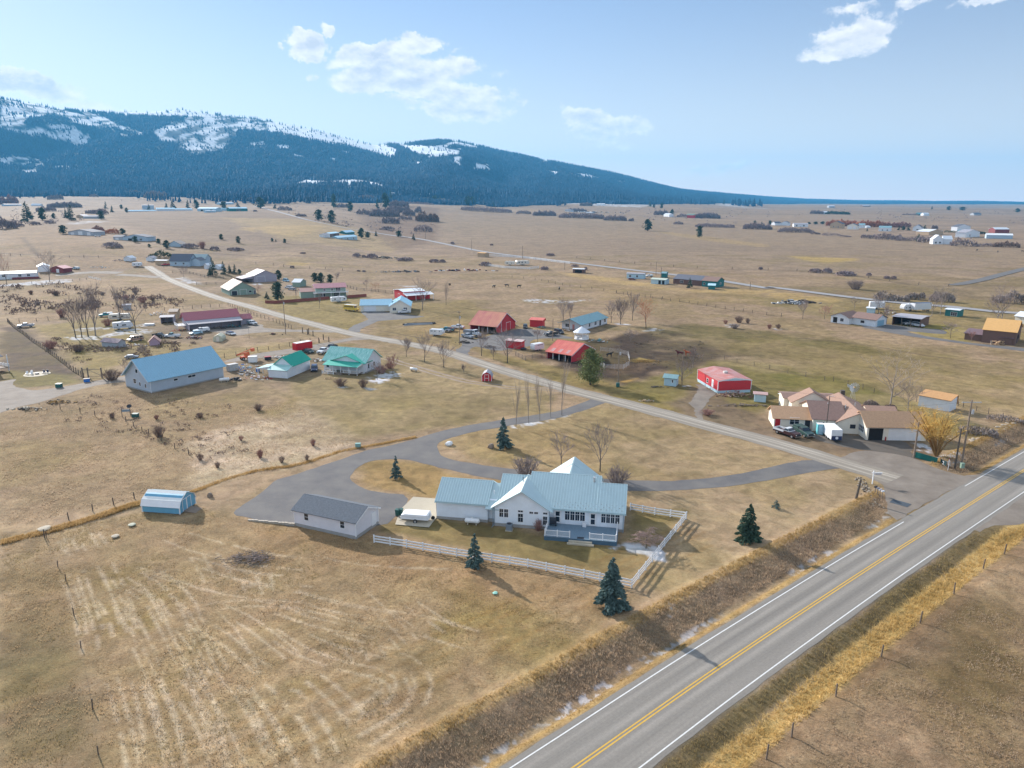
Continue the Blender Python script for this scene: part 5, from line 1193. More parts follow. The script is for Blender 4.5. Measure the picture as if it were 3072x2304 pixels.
def carv(label,where,m=P_WHITE,L=4.6,top=1.5,hood=1.1,tail=.5,belt=.95,name='parked_car',cat='car',W=1.82,roof=None,r=.34):
 (c,h)=where;t=thing(name,label,cat,c,h)
 MB().prism([(-L/2,.35),(L/2,.3),(L/2+.02,.62),(L/2-hood,belt),(-L/2+tail,belt),(-L/2-.02,belt-.05)],'y',-W/2,W/2).build('body',m,t,bevel=.06)
 x2=L/2-hood;x1=-L/2+tail*.35;k=top-belt
 a=[(x1,-W/2+.04,belt-.01),(x2+.1,-W/2+.04,belt-.01),(x2+.1,W/2-.04,belt-.01),(x1,W/2-.04,belt-.01)];b=[(x1+.25*k+tail*.4,-W/2+.2,top),(x2-.8*k,-W/2+.2,top),(x2-.8*k,W/2-.2,top),(x1+.25*k+tail*.4,W/2-.2,top)]
 loft(MB(),a,b).build('cabin',roof or m,t,bevel=.05);glasses(t,a,b);lights(t,L,W,.66);wheels4(t,(L/2-.85,-L/2+.85),W,r,.22)
 MB().box(L/2-.03,L/2+.07,-W/2+.06,W/2-.06,.3,.48).build('front_bumper',M_TRIMD,t);return t
def van(label,where,m=P_TAN,stripe=None,L=5.4,name='van'):
 (c,h)=where;W=1.95;t=thing(name,label,'van',c,h)
 MB().prism([(-L/2,.4),(L/2,.35),(L/2+.03,.8),(L/2-.1,1.0),(L/2-.8,1.15),(L/2-1.35,1.95),(L/2-1.8,2.1),(-L/2+.15,2.1),(-L/2,1.9)],'y',-W/2,W/2).build('body',m,t,bevel=.07)
 for s in(-1,1):
  for k,(a,b)in enumerate(((1.1,1.55),(.1,.9),(-.9,-.1),(-2.2,-1.1))):MB().box(a,b,s*(W/2)-.01,s*(W/2)+.015,1.25,1.75).build('side_window',M_GLASS,t)
  if stripe:MB().box(-L/2+.1,L/2-.3,s*(W/2)-.01,s*(W/2)+.012,.75,1.0).build('stripe',stripe,t)
 p=[(L/2-.85,-.8,1.2),(L/2-.85,.8,1.2),(L/2-1.32,.75,1.88),(L/2-1.32,-.75,1.88)];MB().slab(p,(.04,0,.03)).build('windscreen',M_GLASS,t)
 lights(t,L,W,.8);wheels4(t,(L/2-.9,-L/2+1.2),W);return t
def trailer(label,where,m=P_WHITE,L=6.5,W=2.3,H=2.5,z0=.5,axles=(0,),prof=None,win=((-.3,.9,.55),(.35,.8,.5)),wz=1.45,door=.12,stripe=None,name='travel_trailer',cat='trailer',nose=.5,roofm=None,ac_=True,hitch=True,legs=False,cab=False,rear=None,r=.36):
 (c,h)=where;t=thing(name,label,cat,c,h)
 pf=prof or[(-L/2,z0),(L/2-nose,z0),(L/2,z0+.5),(L/2,z0+(H-z0)*.62),(L/2-nose*.7,H),(-L/2+.2,H),(-L/2,H-.3)]
 MB().prism(pf,'y',-W/2,W/2).build('body',m,t,bevel=.05)
 for s in(-1,1):
  for cx,w,hh in win:MB().box(cx*L/2*1.6-w/2,cx*L/2*1.6+w/2,s*W/2-.01,s*W/2+.02,wz,wz+hh).build('window',M_GLASS,t)
  if stripe:MB().box(-L/2+.1,L/2-nose,s*W/2-.01,s*W/2+.014,wz-.45,wz-.28).build('stripe',stripe,t)
 if door is not None:MB().box(door*L-.35,door*L+.35,-W/2-.025,-W/2+.01,z0+.05,z0+1.85).build('door',m if m is not P_WHITE else M_WHITE,t)
 if roofm:MB().box(-L/2+.25,L/2-nose*.8,-W/2+.05,W/2-.05,H+.002,H+.05).build('roof',roofm,t)
 if ac_:MB().box(-.45,.45,-.35,.35,H,H+.28).build('roof_air_conditioner',M_WHITE,t,bevel=.06)
 if rear:MB().box(-L/2-.02,-L/2+.01,-W/2+.12,W/2-.12,z0+.1,H-.2).build('rear_door',rear,t)
 for x in axles:
  for s in(-1,1):wheel(t,x,s*(W/2-.12),r,.22)
 if hitch:MB().tube([(L/2-.2,-.5,z0),(L/2+1.1,0,z0),(L/2-.2,.5,z0)],.05,5).build('tow_bar',M_TRIMD,t)
 if legs:MB().box(L/2-1.3,L/2-1.2,-.5,-.4,0,z0).box(L/2-1.3,L/2-1.2,.4,.5,0,z0).build('landing_leg',M_TRIMD,t)
 if cab:
  MB().slab([(L/2-.05,-W/2+.25,1.3),(L/2-.05,W/2-.25,1.3),(L/2-.22,W/2-.3,1.85),(L/2-.22,-W/2+.3,1.85)],(.05,0,.01)).build('windscreen',M_GLASS,t);lights(t,L,W,.8)
 return t
# ---- by the cream ranch house
pickup('white and maroon long pickup with an open bed beside the red door',place('Z7',(340,500),(475,545)),pm('dark_brown_paint',(.06,.025,.025),rough=.35),5.9,1.5,mb2=P_WHITE,two=P_WHITE)
pickup('dark green pickup with canopy parked between the open bed pickup and blue cabinet',place('Z7',(480,490),(585,548)),P_GREEN,5.6,1.9,canopy=P_GREEN)
ctl=trailer('white box trailer with a dark blue nose beside the cream ranch house',place('Z7',(715,515),(785,578)),P_WHITE,5.2,2.2,2.6,.45,(-.5,.5),win=(),door=.15,nose=.12,name='cargo_trailer',ac_=False,roofm=M_WHITE)
MB().box(2.62,2.66,-1.02,1.02,.5,1.35).build('nose_panel',P_NAVY,ctl);MB().cyl((2.66,0,.95),.3,.03,14,'x').build('round_badge',M_WHITE,ctl)
# ---- by the green roofed house and the shop
pickup('white pickup parked between the red box trailer and green roofed house',place('Z2',(1800,930),(1670,980)),P_WHITE,5.8,2.2)
carv('dark navy car parked beside the green roofed outbuilding',place('Z2',(1640,1110),(1630,1185)),P_NAVY,4.8,1.6,1.2,.4,1.0,W=1.95)
pickup('black pickup partly hidden behind the green roofed house',place('Z2',(1850,905),(1800,925)),P_BLACK,5.2,1.8)
pickup('white canopy truck parked in front of the maroon roofed shop',place('Z2',(480,715),(290,735)),P_WHITE,5.9,1.6,canopy=P_WHITE,two=P_WHITE)
pickup('white and teal canopy pickup at the right end of the maroon shop',place('Z2',(900,630),(1000,655)),P_WHITE,5.4,1.7,canopy=P_WHITE,mb2=P_TEAL)
carv('stripped white and blue car beside the small greenhouse',place('Z2',(655,745),(765,765)),P_WHITE,4.6,1.35,1.2,.9,.95,roof=P_NAVY)
pickup('old white and teal pickup on soft ground left of the shop',place('Z1',(2000,600),(1820,600)),P_WHITE,5.4,1.5,two=P_TEAL)
pickup('black truck frame pickup beside the purple tool shed',place('Z1',(1690,590),(1840,605)),P_BLACK,5.2,1.3)
carv('teal and grey old car under the shop awning',place('Z1',(2210,560),(2125,570)),P_LBLUE,4.6,1.45,1.2,.7,.95)
van('tan camper van with a dark stripe beside the purple tool shed',place('Z1',(1610,625),(1390,655)),P_TAN,P_MAR)
trailer('white motorhome with a stripe on the snow by tall bare trees',place('Z1',(1255,515),(1470,495)),P_WHITE,7.,2.3,2.9,.5,(-1.6,2.2),win=((-.35,.5,.8),(.05,1.5,.5)),stripe=P_GREY,cab=True,hitch=False,nose=1.,name='motorhome',cat='motorhome',door=None,r=.4)
trailer('long cream travel trailer parked behind the white motorhome',place('Z1',(1440,400),(1210,410)),P_CREAM,8.2,2.3,2.7,.5,(-.5,.4),win=((.25,1.6,.5),(-.2,.9,.5)),stripe=P_MAR)
pickup('teal pickup with white canopy at the far end of the cream trailer',place('Z1',(1250,360),(1100,372)),P_TEAL,5.6,1.6,canopy=P_WHITE)
pickup('light grey pickup by the brown gate in the left field corner',place('Z1',(385,480),(190,492)),P_SILV,5.7,2.0)
carv('old grey car with a white hood behind the blue roofed barn',place('Z1',(1425,832),(1490,828)),P_GREY,3.9,1.2,1.2,.9,.85,roof=P_WHITE)
ut=trailer('tall red box trailer with white roof on the side drive',place('Z2',(1410,945),(1600,910)),pm('trailer_red',(.52,.02,.03),rough=.45),6.4,2.4,2.9,.5,(-.5,.4),win=(),door=None,nose=.1,roofm=M_WHITE,name='box_trailer',ac_=False)
dk_=carv('dark green covered car beside the tall red box trailer',place('Z2',(1540,945),(1600,960)),P_GREEN,4.2,1.35,1.,.8,.9)
# ---- cream house with pale blue roof
pickup('white crew cab pickup against the cream house gable',place('Z3',(1020,395),(865,402)),P_WHITE,5.8,2.3)
bus=trailer('yellow school bus parked beside the cream L shaped house',place('Z2',(1965,480),(2120,495)),P_YEL,7.4,2.4,2.75,.55,(-2.2,2.6),prof=[(-3.7,.55),(3.7,.5),(3.75,1.2),(2.75,1.45),(2.5,2.7),(-3.6,2.75),(-3.7,2.6)],win=(),door=None,name='school_bus',cat='bus',ac_=False,hitch=False,r=.48,roofm=P_CREAM)
for i in range(9):
 for s in(-1,1):MB().box(-3.3+i*.64,-2.8+i*.64,s*1.2-.01,s*1.2+.02,1.75,2.35).build('window',M_GLASS,bus)
for s in(-1,1):MB().box(-3.6,2.6,s*1.2-.01,s*1.2+.018,1.35,1.42).build('black_stripe',M_TRIMD,bus)
MB().slab([(2.8,-1.,1.55),(2.8,1.,1.55),(2.58,1.,2.35),(2.58,-1.,2.35)],(.05,0,.02)).build('windscreen',M_GLASS,bus);MB().box(3.72,3.85,-1.1,1.1,.45,.7).build('front_bumper',M_TRIMD,bus)
trailer('white travel trailer behind the yellow school bus',place('Z2',(1800,400),(2005,385)),P_WHITE,7.8,2.4,2.8,.6,(-.4,.5),win=((-.35,.7,.6),(.1,.6,.9),(.42,.9,.5)),stripe=P_GREY,nose=1.)
# ---- red barn farm
trailer('white horse trailer parked at the left of the orange roofed barn',place('Z3',(1290,690),(1470,700)),P_WHITE,5.4,2.2,2.5,.5,(-1.,-.3),win=((-.42,.9,.25),(-.12,.7,.25),(.32,.35,.3)),wz=1.75,name='horse_trailer',ac_=False,nose=.9)
pickup('silver grey pickup beside the utility pole and dump truck',place('Z3',(1700,705),(1870,745)),P_SILV,5.8,2.2)
pickup('teal pickup behind the white horse trailer',place('Z3',(1560,640),(1440,640)),P_TEAL,5.4,1.9)
pickup('dark flatbed pickup between the horse trailer and dump truck',place('Z3',(1590,625),(1510,655)),P_GREY,5.4,1.5,cargo=M_WOOD)
pickup('white pickup near the front of the orange roofed barn',place('Z3',(1610,600),(1700,605)),P_WHITE,5.2,1.9)
(c_,h_)=place('Z3',(1700,690),(1950,735));dt=thing('dump_truck','white dump truck with a green rear cab guard before the orange roofed barn','truck',c_+Vector((.5,1.6,0)),h_)
MB().box(-3.6,3.2,-.45,.45,.7,.95).build('chassis',M_TRIMD,dt);MB().prism([(-3.8,1.0),(.6,1.0),(.6,2.3),(.9,2.35),(.9,2.45),(-3.8,2.1)],'y',-1.2,1.2).build('dump_box',P_GREY,dt,bevel=.04)
MB().prism([(.95,.95),(2.35,.95),(2.35,1.8),(2.0,2.65),(.95,2.7)],'y',-1.05,1.05).build('cab',P_WHITE,dt,bevel=.05);MB().prism([(2.36,.85),(4.1,.85),(4.1,1.55),(2.36,1.85)],'y',-.85,.85).build('hood',P_WHITE,dt,bevel=.08)
for s in(-1,1):MB().box(1.15,1.95,s*1.05-.01,s*1.05+.02,1.75,2.35).build('side_window',M_GLASS,dt)
MB().slab([(2.37,-.9,1.9),(2.37,.9,1.9),(2.08,.85,2.55),(2.08,-.85,2.55)],(.04,0,.02)).build('windscreen',M_GLASS,dt);MB().box(4.1,4.2,-1.,1.,.55,.85).build('front_bumper',M_CHROME,dt);wheels4(dt,(3.3,-1.6,-2.7),2.3,.5,.3)
carv('dark car parked before the red shed behind the orange roofed barn',place('Z4',(780,440),(775,480)),P_BLACK,4.4,1.5,1.1,.5,.95)
carv('black sport utility car beside the gazebo',place('Z4',(1180,520),(1270,545)),P_BLACK,4.7,1.7,1.1,.3,1.05,W=1.9)
pickup('black pickup with a loaded bed behind the pole near the gazebo',place('Z4',(1160,555),(1070,565)),P_BLACK,5.4,1.7,cargo=M_WOOD)
trailer('white horse trailer beside the bright red open barn',place('Z4',(1000,745),(870,770)),P_WHITE,4.6,2.2,2.45,.5,(-.4,.4),win=((-.1,2.6,.14),),wz=1.9,rear=pm('pale_pink_panel',(.62,.48,.46)),name='horse_trailer',ac_=False,nose=.2,hitch=False)
(c_,h_)=place('Z4',(735,740),(775,760));ft=thing('flat_trailer','small black flat trailer behind the red storage shed','trailer',c_,h_)
MB().box(-1.3,1.3,-.75,.75,.45,.58).build('deck',M_TRIMD,ft);wheels4(ft,(0,),1.7,.3,.2);MB().tube([(1.3,-.4,.5),(2.2,0,.45),(1.3,.4,.5)],.04,4).build('tow_bar',M_TRIMD,ft)
# ---- far vehicles
pickup('red pickup in front of the blue grey house',place('F1',(1470,678),(1390,684)),P_RED,5.8,1.9)
carv('white car behind the red pickup at the blue grey house',place('F1',(1430,665),(1370,672)),P_WHITE,4.8,1.6)
trailer('white camper by the track left of the blue grey house',place('F1',(1155,690),(1220,690)),P_WHITE,6.5,2.4,3.0,.5,(-.4,.4),win=((-.3,.8,.6),(.3,.6,.6)))
pickup('light blue pickup beside the red roofed shed at the far left',place('F1',(685,715),(625,712)),P_LBLUE,5.6,1.8,canopy=P_WHITE)
pickup('white pickup near the grey shed with white garage doors',place('F1',(858,432),(832,432)),P_WHITE,5.6,1.7)
carv('teal car parked behind the pale grey barn',place('Z2',(1305,165),(1340,168)),P_LBLUE,4.6,2.2,.6,.2,1.2)
carv('silver car behind the green house with pink roof',place('Z2',(1430,262),(1345,258)),P_SILV,4.7,1.45)
carv('white car behind the dark trees beside the green house',place('Z2',(1380,240),(1320,238)),P_WHITE,4.6,1.7,.9,.2,1.)
trailer('white travel trailer behind the brown open carport',place('Z6',(1125,268),(1010,275)),P_WHITE,8.0,2.5,3.2,.7,(-.4,.5),win=((-.35,.7,.6),(.1,.9,.5),(.4,.5,.5)),nose=1.2)
trailer('long white box trailer behind the travel trailer and brown carport',place('Z6',(1250,272),(1130,278)),P_WHITE,9.5,2.5,3.9,.9,(-3.4,-2.4),win=(),door=None,name='box_trailer',ac_=False,nose=.1,roofm=P_NAVY,hitch=False,legs=True)
trailer('white box trailer behind the brown roofed white house',place('Z6',(710,252),(800,255)),P_WHITE,6.5,2.5,3.4,.8,(-1.,0),win=(),door=None,name='box_trailer',ac_=False,nose=.1)
pickup('white pickup under the brown open carport',place('Z6',(1110,412),(1050,414)),P_WHITE,5.2,1.8)
carv('white and red car parked right inside the brown carport',place('Z6',(1150,425),(1180,430)),P_WHITE,4.8,1.9,.9,.2,1.1)
trailer('cream trailer home inside the white fenced yard',place('F3',(30,680),(150,675)),P_CREAM,11.5,2.6,3.6,.7,(-1,0,1),win=((-.4,1.2,.9),(-.1,1.2,.9),(.2,1.2,.9)),wz=1.8,nose=1.)
trailer('pale yellow trailer behind the cream trailer home',place('F3',(-60,678),(25,680)),P_CREAM,8,2.5,3.2,.7,(-.4,.5),win=((-.3,1.2,.7),(.2,1.2,.7)))
pickup('white pickup beside the pale blue trailer shed of the teal house',place('F3',(1205,778),(1160,780)),P_WHITE,5.6,1.7,canopy=P_WHITE)
carv('dark red car in the grass before the pale blue trailer shed',place('F3',(1010,806),(1065,808)),P_MAR,4.6,1.3)
# ================================================================ farm and village buildings
gz=lambda z,*q:[G(z,x,y)for x,y in q]
R_BLUE=pm('barn_blue_metal_roof',(.25,.45,.57),rough=.45,var=.05,spec=.5);R_GREEN=pm('green_metal_roof',(.02,.36,.27),rough=.42,var=.08,spec=.5);R_GREENS=pm('faded_green_metal_roof',(.18,.52,.46),rough=.42,var=.3,scale=1.,streak=(2.2,.05,1),second=(.55,.74,.72))
R_MAR=pm('maroon_metal_roof',(.38,.13,.15),rough=.5,var=.08);R_PINK=pm('faded_red_roof',(.52,.26,.27),rough=.7,var=.12);R_BRN=pm('brown_shingles',(.31,.20,.15),rough=.9,var=.14,scale=3.)
R_BRND=pm('dark_brown_shingles',(.23,.15,.125),rough=.9,var=.16,scale=3.);R_TAN=pm('tan_shingles',(.52,.32,.19),rough=.9,var=.12,scale=3.);R_ORG=pm('orange_metal_roof',(.62,.36,.13),rough=.55,var=.08)
R_RED=pm('red_metal_roof',(.66,.13,.11),rough=.5,var=.12,scale=.5,streak=(1,.3,1),second=(.70,.24,.17));R_REDF=pm('sunfaded_red_metal_roof',(.66,.20,.19),rough=.55,var=.2,scale=.35,streak=(1.2,.3,1),second=(.66,.36,.20))
R_TEAL=pm('slate_teal_shingles',(.20,.34,.38),rough=.85,var=.15,scale=2.);R_WHITE=pm('white_metal_roof',(.66,.69,.72),rough=.45,var=.06);R_ICE=pm('ice_blue_metal_roof',(.46,.68,.78),rough=.42,var=.08)
R_RUST=pm('weathered_red_roof',(.50,.16,.13),rough=.8,var=.2,scale=.5,second=(.42,.27,.27));R_GREY=pm('grey_metal_roof',(.34,.33,.36),rough=.6,var=.1);R_DARK=pm('dark_grey_roof',(.11,.12,.15),rough=.8,var=.12)
W_GREY=siding('grey_lap_siding',(.44,.50,.56),period=.22,depth=.3);W_CRM=siding('cream_lap_siding',(.76,.71,.60),period=.25,depth=.25);W_WHT=M_WALLW;W_GRN=siding('sage_green_siding',(.25,.34,.28),'X',.3)
W_RED=siding('barn_red_siding',(.52,.04,.05),'X',.4,.3);W_PUR=siding('mauve_grey_siding',(.36,.33,.38),'X',.35);W_BLUG=siding('blue_grey_siding',(.40,.50,.58),period=.25);W_BRN=siding('brown_board_siding',(.17,.10,.08),'X',.4)
W_TAN=siding('tan_siding',(.46,.34,.22),'X',.4);W_LB=siding('light_blue_siding',(.42,.58,.66),'X',.35);W_TEAL=siding('teal_siding',(.03,.18,.18),period=.25);W_STEEL=siding('steel_cladding',(.40,.43,.46),'X',.3);W_MAR=siding('maroon_siding',(.22,.05,.05),'X',.3)
P_REDD=pm('red_door_paint',(.40,.02,.03),rough=.5);P_GRND=pm('green_door_paint',(.03,.12,.11),rough=.5)
# ---- blue roofed barn
r,L,D=bld('barn','large grey barn with a plain bright blue metal roof at the left',G('Z1',1675,1215),G('Z2',630,1225),12.3,3.5,('A','Z1',1505,845),W_GREY,R_BLUE,[('f',.33,2.0,1.1,.5,'w'),('f',.55,2.0,2.2,.6,'w'),('l',.62,1.6,1.3,1.2,'w'),('l',.42,1.2,.7,1.,'w'),('l',.2,1.1,.7,1.,'w'),('l',.5,4.6,1.1,1.,'w')],cat='barn',oh=.9,ohe=.55,ribs=.6,fnd=.3,trim=R_WHITE)
# ---- green roofed outbuilding
r,L,D=bld('outbuilding','white outbuilding with a dark green metal roof beside the blue roofed barn',G('Z2',1400,1210),G('Z2',1590,1130),6.0,3.0,2.3,W_WHT,R_GREEN,[('f',.25,.1,1.,2.,'d')],oh=.3,ribs=.5)
gwing(r,-3.0,-.003,0,D,2.2,.9,W_WHT,R_GREENS,'y',oh=.2,rp=1);gwing(r,-2.0,3.0,D+.15,D+4.2,2.1,.7,W_WHT,R_GREENS,'x',oh=.2,rp=0,open_='lb',trim=M_WHITE)
# ---- green roofed house
A=G('Z2',1750,1140);B=G('Z3',430,1195);r,L,D=bld('farmhouse','white farmhouse with striped green metal roof and a front porch',A,B,G('Z3',640,1112),3.2,('B','Z3',560,880),W_WHT,R_GREENS,[('r',.55,1.2,.8,1.3,'w'),('r',.2,1.2,.8,1.2,'w'),('f',.08,.9,.9,1.7,'w')],cat='house',oh=.5,ribs=.5,fnd=.4)
gwing(r,2.6,L-.3,-.6,3.5,3.1,1.9,W_WHT,R_GREEN,'y',oh=.5,wall='gable_wall',roof='gable_roof');
gwing(r,2.3,L-.6,-3.6,-.66,2.55,.65,W_WHT,R_GREEN,'x',oh=.3,rp=1,open_='flr',trim=M_WHITE,posts=4,roof='porch_roof')
MB().box(2.2,L-.5,-3.7,-.6,.35,.5).build('porch_deck',M_WOOD,r);rail(r,(2.3,-3.6,0),(L*.45,-3.6,0),.9,.5);rail(r,(L*.62,-3.6,0),(L-.6,-3.6,0),.9,.5);rail(r,(L-.6,-3.6,0),(L-.6,-.8,0),.9,.5);MB().box(L*.46,L*.61,-4.6,-3.75,0,.3).build('step',M_WOOD,r);rail(r,(2.3,-4.8,0),(L*.45,-4.8,0),.8,.1)
MB().box(4,4.9,-.65,-.6,.5,2.5).build('door',P_GRND,r);MB().cyl((L*.5,4.4,5.4),.15,.9,8).build('chimney',M_TRIMD,r)
# ---- maroon shop
A=G('Z2',255,716);B=G('Z2',835,662);r,L,D=bld('workshop','long workshop with a maroon roof and deep open awning',A,B,4.2,2.6,.8,W_PUR,R_GREY,[],oh=.4,rp=1,open_='f',ribs=.8,roof='awning_roof')
gwing(r,0,L,4.21,13.5,3.6,2.5,W_PUR,R_MAR,'x',oh=.8,ohe=.15,ribs=.6);gwing(r,L+.01,L+5.2,5,11,2.4,1.3,W_PUR,R_MAR,'x',oh=.5,ribs=.6,open_='r')
for x in(.45,.74):MB().prism([(.6,2.76),(3.6,3.33),(3.6,3.37),(.6,2.80)],'x',L*x,L*x+2.2).build('skylight',R_WHITE,r)
for x,w in((.12,3.),(.62,2.5)):MB().box(L*x,L*x+w,4.15,4.2,.1,2.3).build('garage_door',M_WHITE,r)
MB().box(-3.4,-.1,5,11,1.6,1.75).build('balcony',M_WHITE,r);rail(r,(-3.3,5.1,0),(-.1,5.1,0),.9,1.75);rail(r,(-3.3,5.1,0),(-3.3,11,0),.9,1.75)
for y in(5.1,8,10.9):MB().box(-3.35,-3.2,y-.08,y+.08,-.1,1.6).build('post',M_WHITE,r)
def shed(label,z,A,B,D,h,rise,wm,rm,ops=(),axis='x',name='shed',cat='shed',**k):return bld(name,label,G(z,*A),G(z,*B),D if not isinstance(D,tuple)else G(z,*D),h,rise,wm,rm,ops,cat,axis,**k)
shed('open grey lean-to shed at the far left end of the maroon workshop','Z1',(1780,445),(1920,440),4.5,2.6,.5,W_PUR,R_GREY,open_='f')
shed('pale roofed shelter behind the lean-to left of the maroon workshop','Z1',(1880,400),(1965,398),4.5,3.4,.8,W_TAN,pm('tan_tin_roof',(.50,.40,.32),rough=.7))
shed('small steel shed with rusty mauve roof among dry grass','Z1',(1130,700),(1310,715),3.2,1.9,.9,W_STEEL,pm('rusty_mauve_roof',(.26,.20,.22),rough=.7,var=.2))
shed('small mauve playhouse shed with a steep roof beside the tan van','Z1',(1655,690),(1765,683),3.4,1.5,1.5,pm('mauve_boards',(.42,.30,.38),var=.1),pm('salmon_shingles',(.45,.28,.24),rough=.8),axis='y')
shed('tiny grey shed beyond the motorhome in the rough pasture','Z1',(1365,295),(1450,290),2.5,2.2,.4,W_STEEL,R_GREY)
gh=thing('greenhouse','small domed cream greenhouse before the maroon workshop','greenhouse',*frame(G('Z2',515,830),G('Z2',630,825))[:2])
gh.rotation_euler=(0,0,rz_:=.12);prg=[(0,0),(3.2,0),(3.3,.9),(2.9,1.8),(1.6,2.5),(.3,1.8),(-.1,.9)]
MB().prism(prg,'y',0,5).build('cover',pm('poly_film',(.48,.48,.36),rough=.5,var=.15),gh);MB().box(1.1,2.1,-.06,-.01,0,1.8).build('door',P_CREAM,gh)
# ---- upper gravel road farms
r,L,D=bld('barn','sage green barn with brown roof beside the gravel road',G('Z2',700,322),G('Z2',990,303),G('Z2',548,283),2.9,('M','Z2',868,170),W_GRN,pm('brown_metal_roof',(.42,.29,.25),rough=.6,var=.1),[('f',.18,.1,2.8,2.3,'g',M_TRIMD),('f',.52,.1,3.4,2.8,'g',W_GRN),('f',.78,1.2,1.4,1.,'w'),('f',.95,.1,1.,2.,'d',R_DARK)],'barn','y',oh=.4,ribs=.7)
r,L,D=bld('barn','big pale grey barn standing behind the sage green barn',G('Z2',970,176),G('Z2',1222,160),15,4.2,('M','Z2',1092,42),W_PUR,pm('mauve_metal_roof',(.36,.31,.33),rough=.6,var=.1),[('f',.3,.1,5,3.6,'g',W_PUR)],'barn','y',oh=.4)
gwing(r,-7,-.1,1,14,2.6,1.3,W_PUR,MATS['mauve_metal_roof'],'y',oh=.3,rp=1,open_='fl')
r,L,D=bld('two_storey_house','sage green two storey house with a pink roof and white balcony',G('Z2',1650,345),G('Z2',1985,330),9,5.2,1.7,W_GRN,R_PINK,[('f',.3,3.4,1.2,1.2,'w'),('f',.55,3.4,1.2,1.2,'w'),('f',.75,2.9,2.4,2.,'w'),('f',.25,.5,2.,1.6,'w'),('f',.7,.3,3.,2.,'w')],'house',oh=.6,trim=M_WHITE)
gwing(r,-7.5,-.01,.5,9,3.4,1.4,W_GRN,pm('salmon_roof',(.46,.27,.23),rough=.7,var=.1),'x',oh=.4)
MB().box(-1.2,L+1,-2.4,-.01,2.55,2.75).build('balcony',M_WHITE,r);rail(r,(-1.1,-2.3,0),(L+.9,-2.3,0),1.,2.75,40)
for i in range(5):MB().box(-.9+(L+1.6)*i/4-.1,-.9+(L+1.6)*i/4+.1,-2.3,-2.1,-.1,2.55).build('post',M_WHITE,r)
shed('small green shed with white roof behind the parked cars','Z2',(1478,225),(1545,210),5,2.8,1.6,W_GRN,R_WHITE,axis='y')
rd=thing('board_fence','long low red brown board fence below the green balcony house','fence');
fp=gz('Z2',(1090,405),(1200,410),(1600,378),(1800,360));fq=gz('Z2',(2000,348),(2212,332));
for a,b in zip(fp+fq[:0],fp[1:]):
 n=(b-a).normalized();MB().slab([a,b,b+Vector((0,0,1.5)),a+Vector((0,0,1.5))],Vector((-n.y,n.x,0))*.06).build('panel',pm('red_brown_boards',(.25,.08,.06),var=.15,scale=2.),rd)
a,b=fq;n=(b-a).normalized();MB().slab([a,b,b+Vector((0,0,1.5)),a+Vector((0,0,1.5))],Vector((-n.y,n.x,0))*.06).build('panel',MATS['red_brown_boards'],rd)
# ---- cream L shaped house
r,L,D=bld('house','cream L shaped house with shiny ice blue metal roof',G('Z3',752,392),G('Z3',1022,388),15,3.1,('M','Z3',885,222),W_CRM,R_ICE,[('f',.22,1.1,1.5,1.2,'w'),('f',.76,1.1,1.5,1.2,'w'),('l',.15,1.2,1.,1.1,'w'),('l',.3,1.2,1.,1.1,'w')],'house','y',oh=.5,ribs=.6,trim=M_WHITE)
v1,v2=G('Z3',375,375),G('Z3',600,360);Ld=(v2-v1).length
iv=Matrix.Rotation(-r.rotation_euler.z,4,'Z')@(v1-r.location)
gwing(r,iv.x-.3,-.01,5.5,13.5,3.0,2.0,W_CRM,R_ICE,'x',oh=.5,ribs=.6,wall='garage_wall',roof='garage_roof',trim=M_WHITE)
MB().box(iv.x+1,iv.x+6.6,5.42,5.5,.05,2.4).build('garage_door',M_WHITE,r)
# ---- red barn, white roof
r,L,D=bld('barn','red barn with white metal roof and open side awning',G('Z3',940,225),G('Z3',1215,205),G('Z3',808,188),4.2,('A','Z3',870,80),W_RED,R_WHITE,[('l',.5,.2,2.5,2.4,'g',W_RED)],'barn',oh=.3,ribs=.8,trim=M_WHITE)
gwing(r,-.3,L+3,-4.5,-.01,2.7,.9,W_RED,R_WHITE,'x',oh=.2,rp=1,open_='flr',trim=M_WHITE,posts=3,roof='awning_roof')
# ---- big red barn with orange faded roof
A,B=G('Z4',45,500),G('Z4',398,535);r,L,D=bld('barn','red pole barn with a sun faded orange red roof in the farm yard',A,B,G('Z4',668,462),2.7,('B','Z4',570,262),W_RED,R_REDF,[('r',.62,.1,3.2,3.,'g',W_RED)],'barn',oh=.4,ribs=.9,open_='f',trim=M_WHITE)
for s in(0,1):
 y0,y1=(0,-.0)if s==0 else(D,D)
t=MB();t.box(L+.16,L+.2,3.2,3.4,0,4.4);t.build('corner_board',M_WHITE,r)
shed('small red storage shed behind the orange roofed barn yard','Z4',(838,442),(1002,452),3.4,2.8,.5,W_RED,R_RED,rp=.9)
shed('low red storage shed with a pale top near the bare trees','Z4',(520,722),(726,742),(512,700),2.6,.25,W_RED,pm('pale_pink_top',(.52,.40,.38),rough=.7),rp=.8)
A,B=G('Z4',1545,500),G('Z4',1862,405);r,L,D=bld('house','long white house with slate teal roof behind the gazebo',A,B,9.5,2.7,1.9,W_WHT,R_TEAL,[('f',.25,1.,1.2,1.3,'w'),('f',.5,1.,1.6,1.4,'w'),('f',.7,.1,1.2,2.3,'o'),('f',.9,1.,1.4,1.4,'w'),('l',.75,1.,1.6,1.2,'w'),('l',.45,.2,1.,2.,'d',pm('pink_door',(.55,.25,.22)))],'house',oh=.5,fnd=.3,trim=None)
rf=MB();roofslab(rf,(-2.6,-.6,2.55),(-.52,-.6,2.55),(-.52,D/2,4.62),(-2.6,D/2,4.62));roofslab(rf,(-2.6,D+.6,2.55),(-.52,D+.6,2.55),(-.52,D/2,4.62),(-2.6,D/2,4.62));rf.build('porch_roof',R_TEAL,r)
